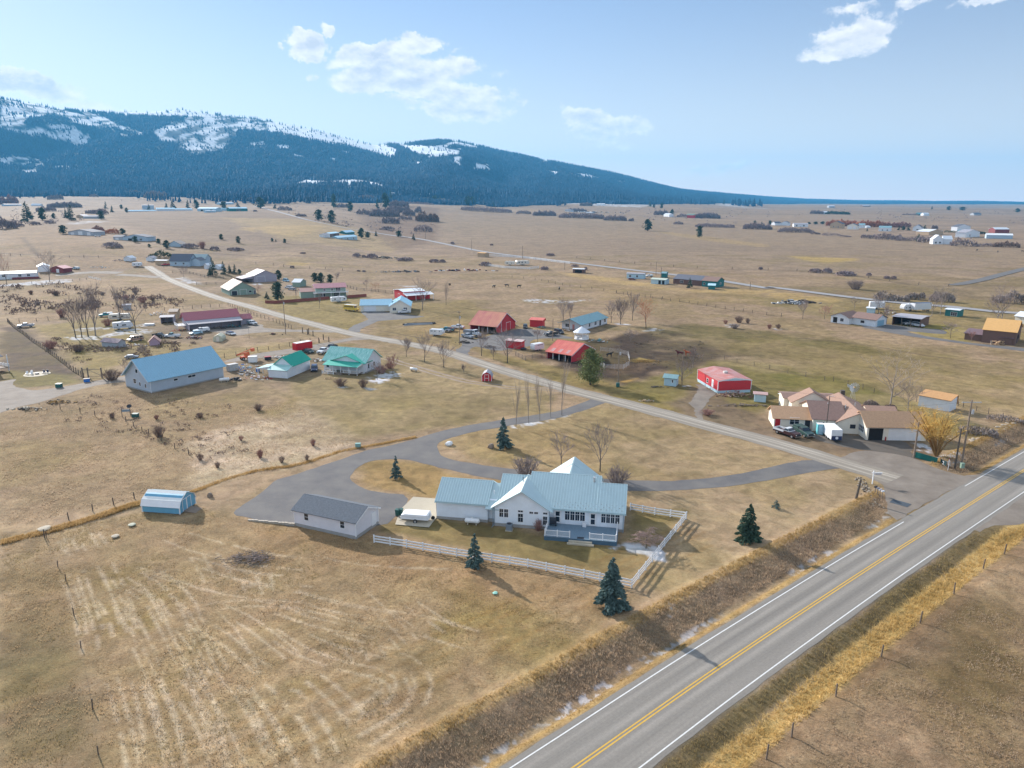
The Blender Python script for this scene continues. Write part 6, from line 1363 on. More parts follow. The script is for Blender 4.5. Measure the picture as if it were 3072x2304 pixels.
for y in(.1,D*.5,D-.1):MB().box(-2.5,-2.35,y-.08,y+.08,-.1,2.5 if y!=D*.5 else 4.4).build('post',M_WOODN,r)
MB().cyl((L*.6,D*.4,4.0),.14,1.1,8).build('vent_pipe',M_GALV,r)
gb=thing('gazebo','round white gazebo with conical metal roof before the teal roofed house','gazebo',G('Z4',1525,605))
MB().lathe([(3.15,2.5),(3.2,2.6),(1.6,3.7),(.15,4.6)],12).build('roof',R_WHITE,gb);MB().lathe([(2.7,0),(2.7,.35)],12).build('floor',M_WHITE,gb)
for i in range(8):
 t_=2*PI*i/8;t2=2*PI*(i+1)/8;MB().box(2.55*math.cos(t_)-.08,2.55*math.cos(t_)+.08,2.55*math.sin(t_)-.08,2.55*math.sin(t_)+.08,.35,2.55).build('post',M_WHITE,gb)
 if i!=5:MB().slab([(2.6*math.cos(t_),2.6*math.sin(t_),.4),(2.6*math.cos(t2),2.6*math.sin(t2),.4),(2.6*math.cos(t2),2.6*math.sin(t2),1.25),(2.6*math.cos(t_),2.6*math.sin(t_),1.25)],(.05,.05,0)).build('railing',M_WHITE,gb)
A,B=G('Z4',1060,862),G('Z4',1392,918);r,L,D=bld('barn','bright red open fronted barn beside the muddy corral',A,B,G('Z4',1755,842),2.3,('B','Z4',1608,668),W_RED,R_RED,[],'barn',oh=.35,ribs=.9,open_='f',posts=4,trim=M_WHITE)
sl_=(r['rise'])/(D*.5)if 'rise' in r else.45
for x in(.12,.42,.72):MB().slab([(L*x,.3,2.3+.3*sl_+.13),(L*x+1.3,.3,2.3+.3*sl_+.13),(L*x+1.3,2.,2.3+2.*sl_+.13),(L*x,2.,2.3+2.*sl_+.13)],(0,0,.03)).build('skylight',pm('dull_pink_sheet',(.50,.36,.34),rough=.5),r)
A,rz,L=frame(G('Z4',200,1170),G('Z4',330,1172));rs_=thing('garden_shed','tiny red gambrel shed with white trimmed door by the dirt track','shed',A,rz);L=max(L,2.8)
gp=[(0,.1),(L,.1),(L,1.3),(L*.86,2.1),(L*.5,2.65),(L*.14,2.1),(0,1.3)];MB().prism(gp,'y',0,3.4).build('wall',W_RED,rs_)
rr_=MB()
for f in(lambda x:x,lambda x:L-x):
 roofslab(rr_,(f(-.1),-.2,1.25),(f(-.1),3.6,1.25),(f(L*.14),3.6,2.15),(f(L*.14),-.2,2.15),0,.06);roofslab(rr_,(f(L*.14),-.2,2.15),(f(L*.14),3.6,2.15),(f(L*.5),3.6,2.7),(f(L*.5),-.2,2.7),0,.06)
rr_.build('roof',R_GREY,rs_);d_=MB().box(L*.5-.5,L*.5+.5,-.05,0,.15,1.9).build('door',P_REDD,rs_)
MB().box(L*.5-.6,L*.5-.5,-.08,0,.1,2.0).box(L*.5+.5,L*.5+.6,-.08,0,.1,2.0).box(L*.5-.5,L*.5+.5,-.08,0,1.9,2.0).box(L*.5-.5,L*.5+.5,-.08,0,.9,1.0).build('frame',M_WHITE,d_)
MB().box(-.03,.1,-.04,.05,.1,1.4).box(L-.1,L+.03,-.04,.05,.1,1.4).build('trim',M_WHITE,rs_)
shed('pale blue shed with a teal roof beside the bare tree','Z5',(522,1018),(655,1032),3.0,2.3,.6,W_LB,pm('teal_grey_roof',(.20,.33,.35),rough=.6),[('f',.7,1.,.35,.8,'w')])
A,B=G('Z5',1115,1108),G('Z5',1480,1094);r,L,D=bld('mobile_home','red mobile home with a weathered red and grey roof',A,B,13.5,3.3,.75,W_RED,R_RUST,[('l',.5,1.3,1.,1.1,'w'),('l',.25,.9,1.,2.,'d')],'house','y',oh=.15,ohe=.12,fnd=.0,z0=.75,trim=M_WHITE)
MB().box(.05,L-.05,.05,D-.05,-.1,.748).build('skirting',W_LB,r);MB().box(L*.42,L*.42+1.,5.,6.,3.7,4.6).build('roof_cooler',pm('cooler_beige',(.55,.53,.5)),r,bevel=.05)
MB().prism([(.0,3.3),(L,3.3),(L*.5,4.05)],'y',-.06,-.01).build('gable_panel',W_LB,r)
shed('tiny white shed with a pale pink roof beside the red mobile home','Z5',(1520,1197),(1648,1207),2.0,2.0,.15,W_LB,pm('dusty_pink_roof',(.45,.30,.28),rough=.7),trim=None)
# ---- cream ranch complex
A,B=G('Z7',305,462),G('Z7',588,476);r,L,D=bld('ranch_house','sprawling cream ranch house with brown roofs near the highway junction',A,B,G('Z7',228,396),('A','Z7',305,385),1.7,W_CRM,R_TAN,[('f',.10,.15,1.1,2.,'d',P_REDD),('f',.55,.9,1.9,1.5,'w'),('f',.9,.15,1.1,2.2,'d',M_TRIMD)],'house',oh=.45,fnd=0,trim=None)
def loc(root,z,x,y):return Matrix.Rotation(-root.rotation_euler.z,4,'Z')@(G(z,x,y)-root.location)
q1,q2=loc(r,'Z7',592,480),loc(r,'Z7',800,492)
gwing(r,q1.x,q2.x+1.,-1.2,11,2.8,2.4,W_CRM,R_BRND,'x',oh=.4);opening(r,'f',q1.x+1.3,.9,1.4,1.2,'w',L,D)if 0 else MB().box(q1.x+.8,q1.x+2.3,-1.25,-1.19,1.,2.1).build('window',M_GLASS,r)
p1,p2=loc(r,'Z7',772,492),loc(r,'Z7',1090,500)
gwing(r,p1.x,p2.x,-1.9,15,2.6,2.1,W_CRM,R_BRN,'y',oh=.4,wall='gable_wall');MB().box(p1.x+2.6,p1.x+3.7,-1.95,-1.89,1.2,2.1).build('window',M_GLASS,r)
gwing(r,q1.x-3,q2.x+3.5,15.1,21,2.9,.5,W_CRM,R_BRND,'x',oh=.3);gwing(r,p2.x,p2.x+6,6,13,2.4,1.0,W_CRM,R_BRN,'x',oh=.3)
gwing(r,q1.x-2.,q1.x+7,11.1,15.05,3.,2.6,W_CRM,R_BRN,'y',oh=.3)
MB().box(q2.x+4.,q2.x+4.9,15,15.9,2,5.3).build('chimney',pm('dark_brick',(.10,.085,.075)),r)
for x,y in((q1.x+4,4),(q1.x+7.5,3),(q1.x+10,5)):MB().cyl((x,y,3.9),.12,1.2,8).build('vent_pipe',M_GALV,r)
A,B=G('Z7',1008,558),G('Z7',1462,566);Lg=(B-A).length;r2,L,D=bld('garage','long cream garage wing with tan roof and a wide white door',A,B,G('Z7',940,478),3.1,('A','Z7',952,338),W_CRM,R_TAN,[('f',.155,.0,2.9,2.6,'o'),('f',.64,.05,6.4,2.5,'g'),('l',.5,1.1,4.2,1.3,'w',None,6)],'garage',oh=.45)
shed('white shed with orange tan roof at the edge of the pasture','Z7',(1405,298),(1640,345),4.2,2.7,.75,W_WHT,pm('orange_tan_shingles',(.48,.27,.12),rough=.85,var=.1,scale=2.),rp=.97,oh=.25)
shed('jumbled open shelter with a white sheet roof behind the cream ranch house','Z7',(395,300),(520,300),4.,2.0,.3,W_TAN,R_WHITE,open_='fr')
# ---- right hand houses
A,B=G('Z6',300,384),G('Z6',478,408);r,L,D=bld('house','white house with dark brown roofs above the far pasture',A,B,10,2.8,1.6,W_WHT,R_BRND,[('f',.25,.2,1.8,2.2,'o'),('f',.62,1.,1.4,1.2,'w')],'house','y',oh=.5)
q1=loc(r,'Z6',545,398);q2=loc(r,'Z6',690,414)
gwing(r,L,q2.x+3.5,q2.y*.5,q2.y*.5+9,2.9,1.7,W_WHT,R_BRND,'x',oh=.5);opening(r,'f',.0,0,0,0,'x',L,D)
MB().box(L+3.5,L+5,q2.y*.5-.04,q2.y*.5,1.,2.).build('window',M_GLASS,r);MB().box(q2.x+3.5,q2.x+3.54,q2.y*.5+1.5,q2.y*.5+7,.1,2.4).build('garage_door',R_BLUE,r)
shed('wide brown open carport in the gravel yard','Z6',(905,408),(1182,438),(1298,408),3.4,.35,W_BRN,R_GREY,open_='f',posts=3,name='carport',cat='carport')
A,B=G('Z6',1790,580),G('Z6',2118,614);r,L,D=bld('barn','tall brown barn with bright orange roof at the right edge',A,B,15,4.6,3.2,W_BRN,R_ORG,[('r',.35,.1,1.4,3.4,'o')],'barn',oh=.3)
shed('low dark brown barn with a firewood bay before the orange roof','Z6',(1620,555),(2090,612),6,2.4,1.1,W_BRN,pm('plum_metal_roof',(.17,.11,.12),rough=.5),rp=.9,name='barn',cat='barn')
fwl=G('Z6',1960,600);fw=thing('firewood_stack','stacked cut firewood in front of the low brown barn','firewood',fwl,0);rdm=random.Random(3);q=MB()
for i in range(60):q.cyl((rdm.uniform(-3,3),-.9+rdm.uniform(-.2,.2),.15+.25*(i%5)),.13,.5,6,'y')
q.build('logs',M_WOODN,fw);MB().box(-3.2,-3.1,-1.1,-.3,0,1.4).build('end_post',M_WOOD,fw)
shed('long dark green shed with a pale roof behind the orange roof','Z6',(1428,320),(1562,334),(1622,322),2.9,.3,W_TEAL,R_WHITE,[('f',.65,.4,2.4,1.6,'w')])
shed('tiny pale shed behind the brown roofed white house','Z6',(655,294),(728,300),3,2.4,.3,W_LB,R_WHITE)
shed('yellow walled house with white roof at the right frame edge','Z6',(2115,392),(2260,410),9,3.,1.5,W_CRM,R_WHITE,name='house',cat='house')
A,B=G('Z1',-140,1010),G('Z1',-8,985);r,L,D=bld('house','corner of a grey house with a porch at the left frame edge',A,B,9,5.0,1.5,W_GREY,R_DARK,[],'house',oh=1.2)
MB().box(L-.5,L+2.5,-1.,4.,1.2,1.35).build('balcony',M_WOOD,r);rail(r,(L+2.4,-1,0),(L+2.4,4,0),.9,1.35);MB().box(L+2.2,L+2.4,-.9,-.7,-.1,4.9).build('post',M_WHITE,r)
# ---- far left village
r,L,D=bld('mobile_home','long white mobile home with a snow edged fence at the far left',G('F1',-60,806),G('F1',318,792),8.5,3.7,1.2,W_WHT,R_WHITE,[('f',.62,1.6,1.6,1.3,'w'),('f',.82,1.6,1.6,1.3,'w'),('f',.25,1.6,1.6,1.3,'w')],'house',oh=.4)
MB().box(L*.45,L+1.5,-3,-.05,0,1.2).build('deck',W_MAR,r)
FARB=[
('F1',(330,740),(430,732),14,3.8,1.6,W_WHT,R_WHITE,'y','white gabled workshop behind the long white mobile home',[('f',.4,.2,3.,2.6,'g')]),
('F1',(440,740),(552,747),7,3.2,1.6,W_MAR,R_PINK,'y','maroon shed with a pink roof beside the light blue pickup',[('f',.55,.2,2.2,2.4,'g',M_WHITE)]),
('F1',(555,742),(622,728),4,2.6,.4,W_BRN,R_DARK,'x','low brown lean-to against the maroon shed',[]),
('F1',(1730,670),(1800,668),6,3.,1.,W_BLUG,R_DARK,'x','small blue grey shed right of the blue grey house',[('f',.3,1.,1.,1.,'w'),('f',.7,1.,1.,1.,'w')]),
('F1',(1070,642),(1130,645),6,2.4,1.6,R_WHITE,R_WHITE,'y','white tarp shelter left of the young pines',[]),
('F1',(1265,642),(1318,644),6,2.6,1.2,W_WHT,R_GREY,'y','small white gabled shed before the young pines',[]),
('F1',(1342,672),(1440,676),5,3.2,.3,W_TAN,R_WHITE,'x','tan open shelter left of the blue grey house',[]),
('F1',(1765,708),(1795,712),5,2.8,1.2,R_WHITE,R_WHITE,'y','small white tent shelter beside the dark spruce',[]),
('F1',(1850,712),(1898,716),5,2.2,1.2,R_WHITE,R_WHITE,'y','low white hoop shelter between the dark spruces',[]),
('F1',(590,414),(803,424),16,3.6,2.4,W_STEEL,R_DARK,'y','grey steel shop with three white garage doors',[('f',.18,.1,3.8,2.8,'g'),('f',.5,.1,4.8,3.8,'g'),('f',.84,.1,3.8,3.,'g')]),
('F1',(980,458),(1062,462),9,3.,1.5,W_STEEL,R_DARK,'x','grey garage joined to the verandah house in the dry field',[('f',.4,.1,3.,2.2,'g')]),
('F1',(1062,462),(1272,474),13,4.2,2.2,W_BLUG,R_DARK,'y','dark roofed verandah house beside the grey garage in the dry field',[('f',.3,.3,4.,2.4,'o'),('f',.75,1.,2.5,1.6,'w')]),
('F1',(1458,516),(1562,522),10,2.6,2.8,W_BLUG,pm('tan_roof',(.44,.36,.30)),'y','lone grey gabled shed on the hillside with a tan roof',[]),
('F1',(40,168),(190,163),12,4,1.6,W_BLUG,R_GREY,'x','grey farmhouse among the willows at the far left',[('f',.7,1,2,1.5,'w')]),
('F1',(270,168),(350,168),10,3,3,R_WHITE,R_WHITE,'x','white roofed shed beside the far left conifers',[]),
('F1',(660,270),(722,274),9,3.4,1.8,W_TAN,R_GREY,'y','tan gabled house beside the two far left pines',[('f',.5,1,2,1.5,'w')]),
('F1',(726,276),(900,276),9,3.,1.5,W_STEEL,R_GREY,'x','long low grey house right of the far left pines',[]),
('F1',(1230,196),(1332,196),12,9,1.,W_BLUG,R_GREY,'x','tall grey shed left of the long greenhouses',[]),
('F1',(1115,218),(1352,212),9,1.8,1.6,R_WHITE,R_ICE,'x','long low greenhouse at the left end of the row',[]),
('F1',(1352,210),(1512,210),14,4.6,2.2,R_WHITE,R_ICE,'x','tall pale greenhouse in the middle of the row',[]),
('F1',(1515,208),(1665,207),12,3.,2.,R_WHITE,R_ICE,'x','low greenhouse at the right end of the row',[]),
('F1',(1705,212),(1868,216),16,6.5,2.,W_LB,R_ICE,'x','pale teal warehouse right of the greenhouse row',[('f',.25,1,6,3,'o'),('f',.75,1,6,3,'o')]),
('F1',(1780,224),(1866,222),6,3.4,.8,W_LB,R_WHITE,'x','small teal lean-to before the pale teal warehouse',[]),
('F1',(1890,208),(1958,208),12,4.4,2.,W_LB,R_ICE,'x','small teal shed between the two teal warehouses',[]),
('F1',(1985,213),(2140,211),16,6.,2.4,W_TEAL,R_ICE,'x','dark teal warehouse at the right end of the row',[('f',.5,1,10,3,'w')]),
('F1',(1905,156),(2022,152),16,5,2.6,W_LB,R_WHITE,'x','teal farmhouse standing behind the warehouses',[]),
('F1',(1368,42),(1420,36),14,4,2,W_TAN,R_WHITE,'x','white roofed cabin at the forest edge above the dry hill',[]),
('F1',(1505,40),(1542,42),14,3,2,W_MAR,R_WHITE,'x','small white roofed cabin among the conifers',[]),
('F1',(825,40),(876,38),14,4,2,W_WHT,R_WHITE,'x','white house at the foot of the left mountain slope',[]),
('F1',(1095,62),(1172,62),14,4,2,W_TAN,R_WHITE,'x','low pale house at the top of the dry hill',[]),
('F2',(590,440),(640,440),6,4,1,W_WHT,R_GREY,'x','small white shed left of the brown shed in the middle field',[]),
('F2',(640,434),(720,434),9,5,1.2,W_BRN,R_ICE,'x','brown shed with a pale roof in the middle field',[('f',.5,.5,6,3,'o')]),
('F2',(706,452),(876,460),10,4.4,1.8,W_LB,R_ICE,'x','long pale blue house below the pines in the middle field',[('f',.2,1.6,2,1.6,'w'),('f',.5,1.6,2,1.6,'w'),('f',.8,1.6,2,1.6,'w')]),
('F2',(776,412),(852,412),10,3.5,2.4,W_TEAL,R_ICE,'x','teal roofed shed behind the long pale blue house',[]),
('F2',(1915,606),(1976,610),6,3.6,.5,W_TAN,R_ORG,'x','orange brown shed beside the white fenced yard',[]),
('F2',(1175,80),(1200,80),14,12,2,W_WHT,R_WHITE,'x','tall white silo house at the foot of the mountain',[]),
('F2',(1240,78),(1290,80),16,5,3,W_WHT,R_WHITE,'x','white farm buildings at the foot of the mountain, left one',[]),
('F2',(1405,80),(1460,82),16,6,3,W_TAN,R_WHITE,'x','white roofed barn at the foot of the mountain right of the poplars',[]),
('F2',(1480,74),(1512,74),16,5,3,W_WHT,R_WHITE,'x','small white house behind the white roofed mountain barn',[]),
('F3',(525,745),(620,748),6,2.8,.3,W_BRN,R_WHITE,'x','dark open shed with a white flat roof in the dry grass',[('f',.5,.2,5,2,'o')]),
('F3',(990,792),(1140,798),5,3.2,.5,W_LB,R_GREY,'x','pale blue trailer shed left of the teal house',[('f',.2,1,1.2,1.2,'w'),('f',.6,1,1.2,1.2,'w')]),
('F3',(1200,838),(1325,846),6,2.8,.6,W_LB,pm('lichen_roof',(.46,.52,.44)),'x','white shed with dark doorways before the teal house',[('f',.6,.1,1.6,2.2,'o'),('f',.85,.1,1.6,2.2,'o')]),
('F3',(1290,786),(1330,788),4,3.,.8,W_TEAL,R_TEAL,'x','tiny teal shed behind the dark doored white shed',[]),
('F3',(1392,838),(1640,858),13,3.2,2.2,W_BRN,R_DARK,'x','long brown house with a broad dark grey roof',[('f',.3,1,2,1.4,'w'),('f',.6,1,2,1.4,'w')]),
('F3',(1640,862),(1768,872),10,3.6,2.0,W_TEAL,R_BRND,'x','teal house with a brown roof joined to the long dark roof',[('f',.15,1.2,1.,1.,'w'),('r',.5,1.4,1.6,1.2,'w')]),
('F3',(1695,888),(1752,890),5,2.4,.8,W_TEAL,R_ICE,'x','tiny teal shed in front of the teal house',[]),
('F3',(1310,258),(1358,262),14,7,3,W_WHT,R_WHITE,'x','white house beside a dark conifer in the far fields',[]),
('F3',(1512,270),(1576,272),16,8,4,W_RED,pm('dull_green_roof',(.20,.28,.22)),'x','lone red barn in the far middle fields',[]),
('F3',(455,214),(505,218),14,5,3,W_STEEL,R_DARK,'x','dark roofed farmhouse left of the far junkyard',[]),
('F3',(630,228),(690,232),14,3,1,W_STEEL,R_WHITE,'x','low grey shed at the far junkyard',[]),
('F3',(730,160),(800,162),20,5,3,W_WHT,R_WHITE,'x','white long shed before the snowy far field',[]),
('F4',(60,334),(112,334),12,5,3,W_WHT,R_DARK,'x','white house with dark roof at the left end of the far village',[]),
('F4',(112,334),(178,336),12,6,3,W_WHT,R_DARK,'y','white gabled house second from the left of the far village',[]),
('F4',(222,346),(346,348),14,5.5,2,W_WHT,R_GREY,'x','long white shed in the far village',[('f',.2,1,3,3,'w'),('f',.7,1,3,3,'w')]),
('F4',(535,360),(636,363),12,9,5,W_TAN,R_DARK,'y','tall brown gabled house before the orange willows',[('f',.3,2,2,2,'w'),('f',.7,2,2,2,'w')]),
('F4',(680,368),(772,370),14,7,4,W_CRM,R_DARK,'y','cream house with double white garage doors in the far village',[('f',.3,.5,6,5,'g'),('f',.72,.5,4,5,'g')]),
('F4',(780,357),(832,358),12,6,3,W_WHT,R_TEAL,'x','white house with slate roof behind the cream garage house',[]),
('F4',(850,357),(886,357),12,3,1.5,W_WHT,R_WHITE,'x','low white shed in the middle of the far village',[]),
('F4',(955,384),(1062,386),14,6,3,W_WHT,R_TEAL,'x','white house with a teal roof in the middle of the far village',[('f',.3,1,2,2,'w'),('f',.7,1,2,2,'w')]),
('F4',(1248,382),(1330,384),12,6,5,W_WHT,R_DARK,'y','white farmhouse with dark roofs between the pine hedges',[('f',.5,1.5,3,2,'w')]),
('F4',(1388,418),(1512,414),22,5,3.5,W_TAN,R_WHITE,'y','tan barn with a bright white roof in the far village',[]),
('F4',(1632,386),(1746,384),12,8,4,W_WHT,R_DARK,'y','large white house with dark roof at the right of the far village',[]),
('F4',(1640,426),(1702,427),12,6,3,W_LB,R_TEAL,'x','pale blue house before the large white dark roofed house',[]),
('F4',(1705,440),(1826,432),14,7,4,W_WHT,R_GREY,'y','white house with a grey roof at the right of the far village',[('f',.3,1,3,3,'w')]),
('F4',(1960,400),(2082,400),16,6,3,W_MAR,R_WHITE,'x','maroon barn with a white roof at the far right',[]),
('F4',(1884,448),(2112,452),16,5,2,W_BLUG,R_WHITE,'x','long low blue grey barn with white roof at the far right',[]),
('F4',(1422,497),(1510,498),12,6,5,W_WHT,R_WHITE,'y','white steep gabled farmhouse at the edge of the hedge',[('f',.3,1,2,2,'w'),('f',.7,1,2,2,'w')]),
('F4',(1512,497),(1588,498),12,6,4,W_WHT,R_WHITE,'x','right hand wing house of the steep gabled white farmhouse',[]),
('F4',(480,236),(522,236),16,6,3,W_WHT,R_WHITE,'x','white house among the far grey trees',[]),
('F4',(1345,252),(1392,252),16,6,4,W_WHT,R_WHITE,'x','white roofed house on the far plain right of the teal one',[]),
('F4',(1300,248),(1340,248),16,5,4,W_TEAL,R_TEAL,'x','teal house on the far plain',[]),
('F4',(1780,248),(1842,248),18,5,4,W_STEEL,R_DARK,'x','grey farmhouse at the far right of the plain',[]),
('F4',(820,172),(886,172),20,6,3,W_BRN,R_WHITE,'x','white roofed barn on the low far ridge',[]),
('F4',(525,182),(576,182),20,8,3,W_STEEL,R_WHITE,'x','pale roofed farmhouse on the low far hill',[]),
]
for z_,A_1,B_1,D_,h_,ri_,wm_,rm_,ax_,lb_,op_ in FARB:
 bld('farm_building' if 'house' not in lb_ or 'greenhouse' in lb_ or 'warehouse' in lb_ else 'house',lb_,G(z_,*A_1),G(z_,*B_1),D_,h_,ri_,wm_,rm_,op_,'greenhouse' if 'greenhouse' in lb_ and 'of the' in lb_ and 'left of' not in lb_ and 'right of' not in lb_ else('house' if 'house' in lb_ and 'warehouse' not in lb_ and 'greenhouse' not in lb_ else 'shed'),ax_,oh=.4,z0=-1.5)
r,L,D=bld('house','blue grey house with dark roofs at the far end of the gravel road',G('F1',1470,684),G('F1',1640,690),11,4.2,('A','F1',1425,580),W_BLUG,R_DARK,[('f',.3,1.6,1.4,1.2,'w'),('f',.7,1.6,1.4,1.2,'w')],'house',oh=.5)
gwing(r,2,L+6,11.05,20,5.,3.,W_BLUG,pm('pale_teal_shingles',(.34,.42,.42),rough=.8),'x',oh=.5);gwing(r,L+.05,L+6.5,3,11,4.4,1.8,W_BLUG,R_DARK,'y',oh=.4)
# ================================================================ individual trees and shrubs
ZF['Z12']=(1400,1150,.4069)
def meas(z,base,top=None,w=None):
 g=G(z,*base);d=g.y*CP-(g.z-CAMH)*SP;ppm=F/d;s=ZF[z][2]
 h=HG(g,z,*top)if top else None
 return g,h,(w*s/ppm if w else None)
def onetree(fn,label,z,bs_,tp_,w,seed,**k):
 g,h,W_=meas(z,bs_,tp_,w);o=fn(h,seed=seed,label=label,**k)if fn in(baretree,poplar)else fn(h,W_/2,seed,k.pop('m'),label=label,**k)
 if g.y<400:g.z=0
 o.location=g;o.rotation_euler=(0,0,seed*1.3);return o
onetree(spruce,'slim blue spruce in front of the white rail fence, left one','Z8',(620,1115),(615,832),150,1,m=M_SPRUCE,name='spruce_tree')
onetree(spruce,'largest blue spruce standing at the corner of the white rail fence','Z9',(425,1490),(470,1025),320,2,m=M_SPRUCE,n=5200,droop=.2)
onetree(spruce,'dark green broad spruce between the rail fence and the ditch','Z9',(1715,848),(1742,515),270,3,m=MATS['fir_needles'],n=3600)
onetree(spruce,'tiny blue spruce alone on the lawn near the mailboxes','Z9',(1983,552),(1972,472),90,4,m=M_SPRUCE,n=700)
onetree(spruce,'blue spruce in the middle of the lawn inside the driveway','Z12',(270,472),(270,252),140,5,m=M_SPRUCE,n=3000,ragged=.4)
onetree(spruce,'small blue spruce on the grass island left of the house','Z10',(2070,312),(2070,158),88,6,m=M_SPRUCE,n=1600,ragged=.4)
onetree(pinetree,'big olive green pine beside the gravel road and red open barn','Z4',(1640,1212),(1685,722),350,7,m=M_PINE,n=6500,base=.08,blobs=60,shape=.75,cs=.032)
for i,(b,t,lb)in enumerate((((363,320),(358,70),'first from the left'),((458,295),(460,45),'second from the left'),((540,275),(545,20),'middle one'),((620,250),(628,40),'second from the right'),((702,235),(708,-70),'tallest, at the right end'))):
 o=onetree(poplar,'bare poplar in the row along the driveway, '+lb,'Z12',b,t,60,20+i);o['group']='row of bare poplars along the driveway'
BT=[('Z12',(697,615),(690,395),'bare young tree behind the white house, left one of two',.6,None,M_TWIG),('Z12',(983,650),(990,345),'bare young tree behind the white house, right one of two',.4,None,M_TWIG),
('Z3',(970,978),(965,770),'slender bare tree by the road, nearest the farmhouse',.4,None,M_TWIG),('Z3',(1210,1045),(1200,725),'bare roadside tree opposite the horse trailer yard',.45,None,M_TWIG),('Z3',(1468,1122),(1460,820),'bare roadside tree with wide low branches and snow at its foot',.6,None,M_TWIG),
('Z3',(1735,1192),(1728,1090),'sapling on the lawn left of the tiny red shed',.3,None,M_TWIG),('Z3',(2128,1012),(2125,870),'bare sapling at the bend by the farm entrance',.4,None,M_TWIG),('Z3',(790,1205),(805,985),'bare tree at the right end of the striped roof farmhouse',.6,None,M_TWIGR),('Z3',(585,1278),(565,1070),'small bare tree before the farmhouse gable in the snow',.7,None,M_TWIG),
('Z3',(1185,357),(1160,-10),'tall pale bare tree before the white roofed red barn',.5,M_BARKL,M_TWIG),('Z3',(1497,287),(1495,60),'tall thin bare tree alone right of the white roofed red barn',.25,None,M_TWIG),
('Z4',(540,928),(530,490),'wide forked bare tree before the low red storage shed',.8,None,M_TWIG),('Z4',(198,832),(200,530),'dark trunked bare tree at the bend of the farm drive',.5,None,M_TWIG),('Z4',(945,652),(940,500),'small bare tree left of the horse trailer',.5,None,M_TWIG),
('Z4',(1280,382),(1285,120),'bare tree behind the teal roofed house, left one',.6,None,M_TWIG),('Z4',(1378,352),(1400,150),'bare tree behind the teal roofed house, right one',.6,None,M_TWIG),('Z4',(1920,392),(1930,160),'bare tree right of the teal roofed house, nearer one',.45,None,M_TWIG),('Z4',(2040,408),(2055,130),'bare tree right of the teal roofed house, farther one',.45,None,M_TWIG),
('Z4',(2178,640),(2190,480),'low spreading bare tree on the muddy corral edge',.9,M_BARKL,M_TWIG),('Z5',(325,385),(340,115),'orange twigged willow on the snow strip beyond the corral',.7,None,M_TWIGO),('Z5',(42,342),(55,100),'bare tree at the left of the orange twigged willow',.45,None,M_TWIG),('Z5',(173,300),(178,60),'thin tall bare tree beside the orange twigged willow',.15,None,M_TWIG),
('Z5',(840,822),(862,640),'bare tree by the fence left of the red mobile home',.5,M_BARKL,M_TWIG),('Z5',(722,1012),(735,780),'bare tree against the pale blue teal roofed shed',.6,None,M_TWIG),
('Z1',(840,607),(810,240),'tall bare tree on the snow, first from the left',.25,None,M_TWIG),('Z1',(907,600),(885,250),'tall bare tree on the snow, second from the left',.25,None,M_TWIG),('Z1',(977,590),(915,200),'tall bare tree on the snow, third from the left',.25,None,M_TWIG),('Z1',(1057,580),(1020,130),'tallest bare tree on the snow left of the motorhome',.22,M_BARKL,M_TWIG),
('Z1',(1332,410),(1290,120),'tall thin bare tree rising behind the cream travel trailer',.2,None,M_TWIG),('Z1',(1502,548),(1475,190),'wide bare tree at the nose of the motorhome',.55,None,M_TWIG),('Z1',(1607,818),(1610,680),'dark bare tree behind the blue barn roof',.8,None,M_TWIG),('Z1',(1387,968),(1375,840),'small bare tree left of the blue barn',.6,None,M_TWIG),
('F1',(430,824),(425,565),'large bare tree before the maroon shed at the far left',.7,M_BARK,M_TWIG),('F1',(60,844),(35,590),'bare tree at the left end of the long white mobile home',.4,None,M_TWIGR),('F1',(1590,795),(1600,680),'bare tree above the snow patches by the gravel road',.7,None,M_TWIG),
('Z2',(1015,322),(1010,205),'small reddish bare tree by the sage barn door',.7,None,M_TWIGR),('Z2',(1690,465),(1690,330),'thin bare tree on the lawn left of the school bus',.3,None,M_TWIG),('Z2',(1432,362),(1432,250),'small bare tree before the parked cars of the green house',.3,None,M_TWIG),('Z2',(1880,165),(1885,70),'bare tree behind the pink roof',.7,None,M_TWIG),
('F2',(958,890),(960,800),'grey bare tree left of the orange willow behind the red fence',.7,None,M_TWIG),('F2',(1035,915),(1030,825),'orange bare willow behind the cream house',.8,None,M_TWIGO),
('Z6',(535,262),(540,140),'white barked bare tree behind the brown roofed house',.7,M_BARKL,M_TWIG),('Z6',(240,356),(240,232),'reddish bare tree left of the brown roofed white house',.8,None,M_TWIGR),('Z6',(852,397),(850,240),'bare tree between the brown carport and white house',.5,None,M_TWIG),('Z6',(770,305),(768,140),'bare tree behind the small white box trailer',.5,None,M_TWIG),
('Z6',(1300,322),(1310,130),'bare tree left of the dark green shed',.6,M_BARKL,M_TWIG),('Z6',(1385,305),(1420,60),'leaning pale bare trees left of the dark green shed',.6,M_BARKL,M_TWIGP),('Z6',(1940,402),(1930,150),'tall bare tree behind the orange barn roof, left one',.6,M_BARKL,M_TWIG),('Z6',(1985,407),(2010,95),'tall bare tree behind the orange barn roof, right one',.7,M_BARKL,M_TWIG),
('Z6',(1485,542),(1490,390),'round bare tree on the green verge before the dark barn',.9,None,M_TWIG),('Z6',(1687,582),(1690,480),'small bare tree against the low dark brown barn',.5,M_BARKL,M_TWIGR),('Z6',(887,1235),(930,715),'big pale bare cottonwood behind the cream ranch house',.8,M_BARKL,M_TWIGP),('Z6',(1065,1258),(1080,1000),'smaller bare tree right of the big pale cottonwood',.7,M_BARKL,M_TWIG),('Z6',(26,352),(30,200),'thin bare tree at the pasture edge left of the far right houses',.4,None,M_TWIG)]
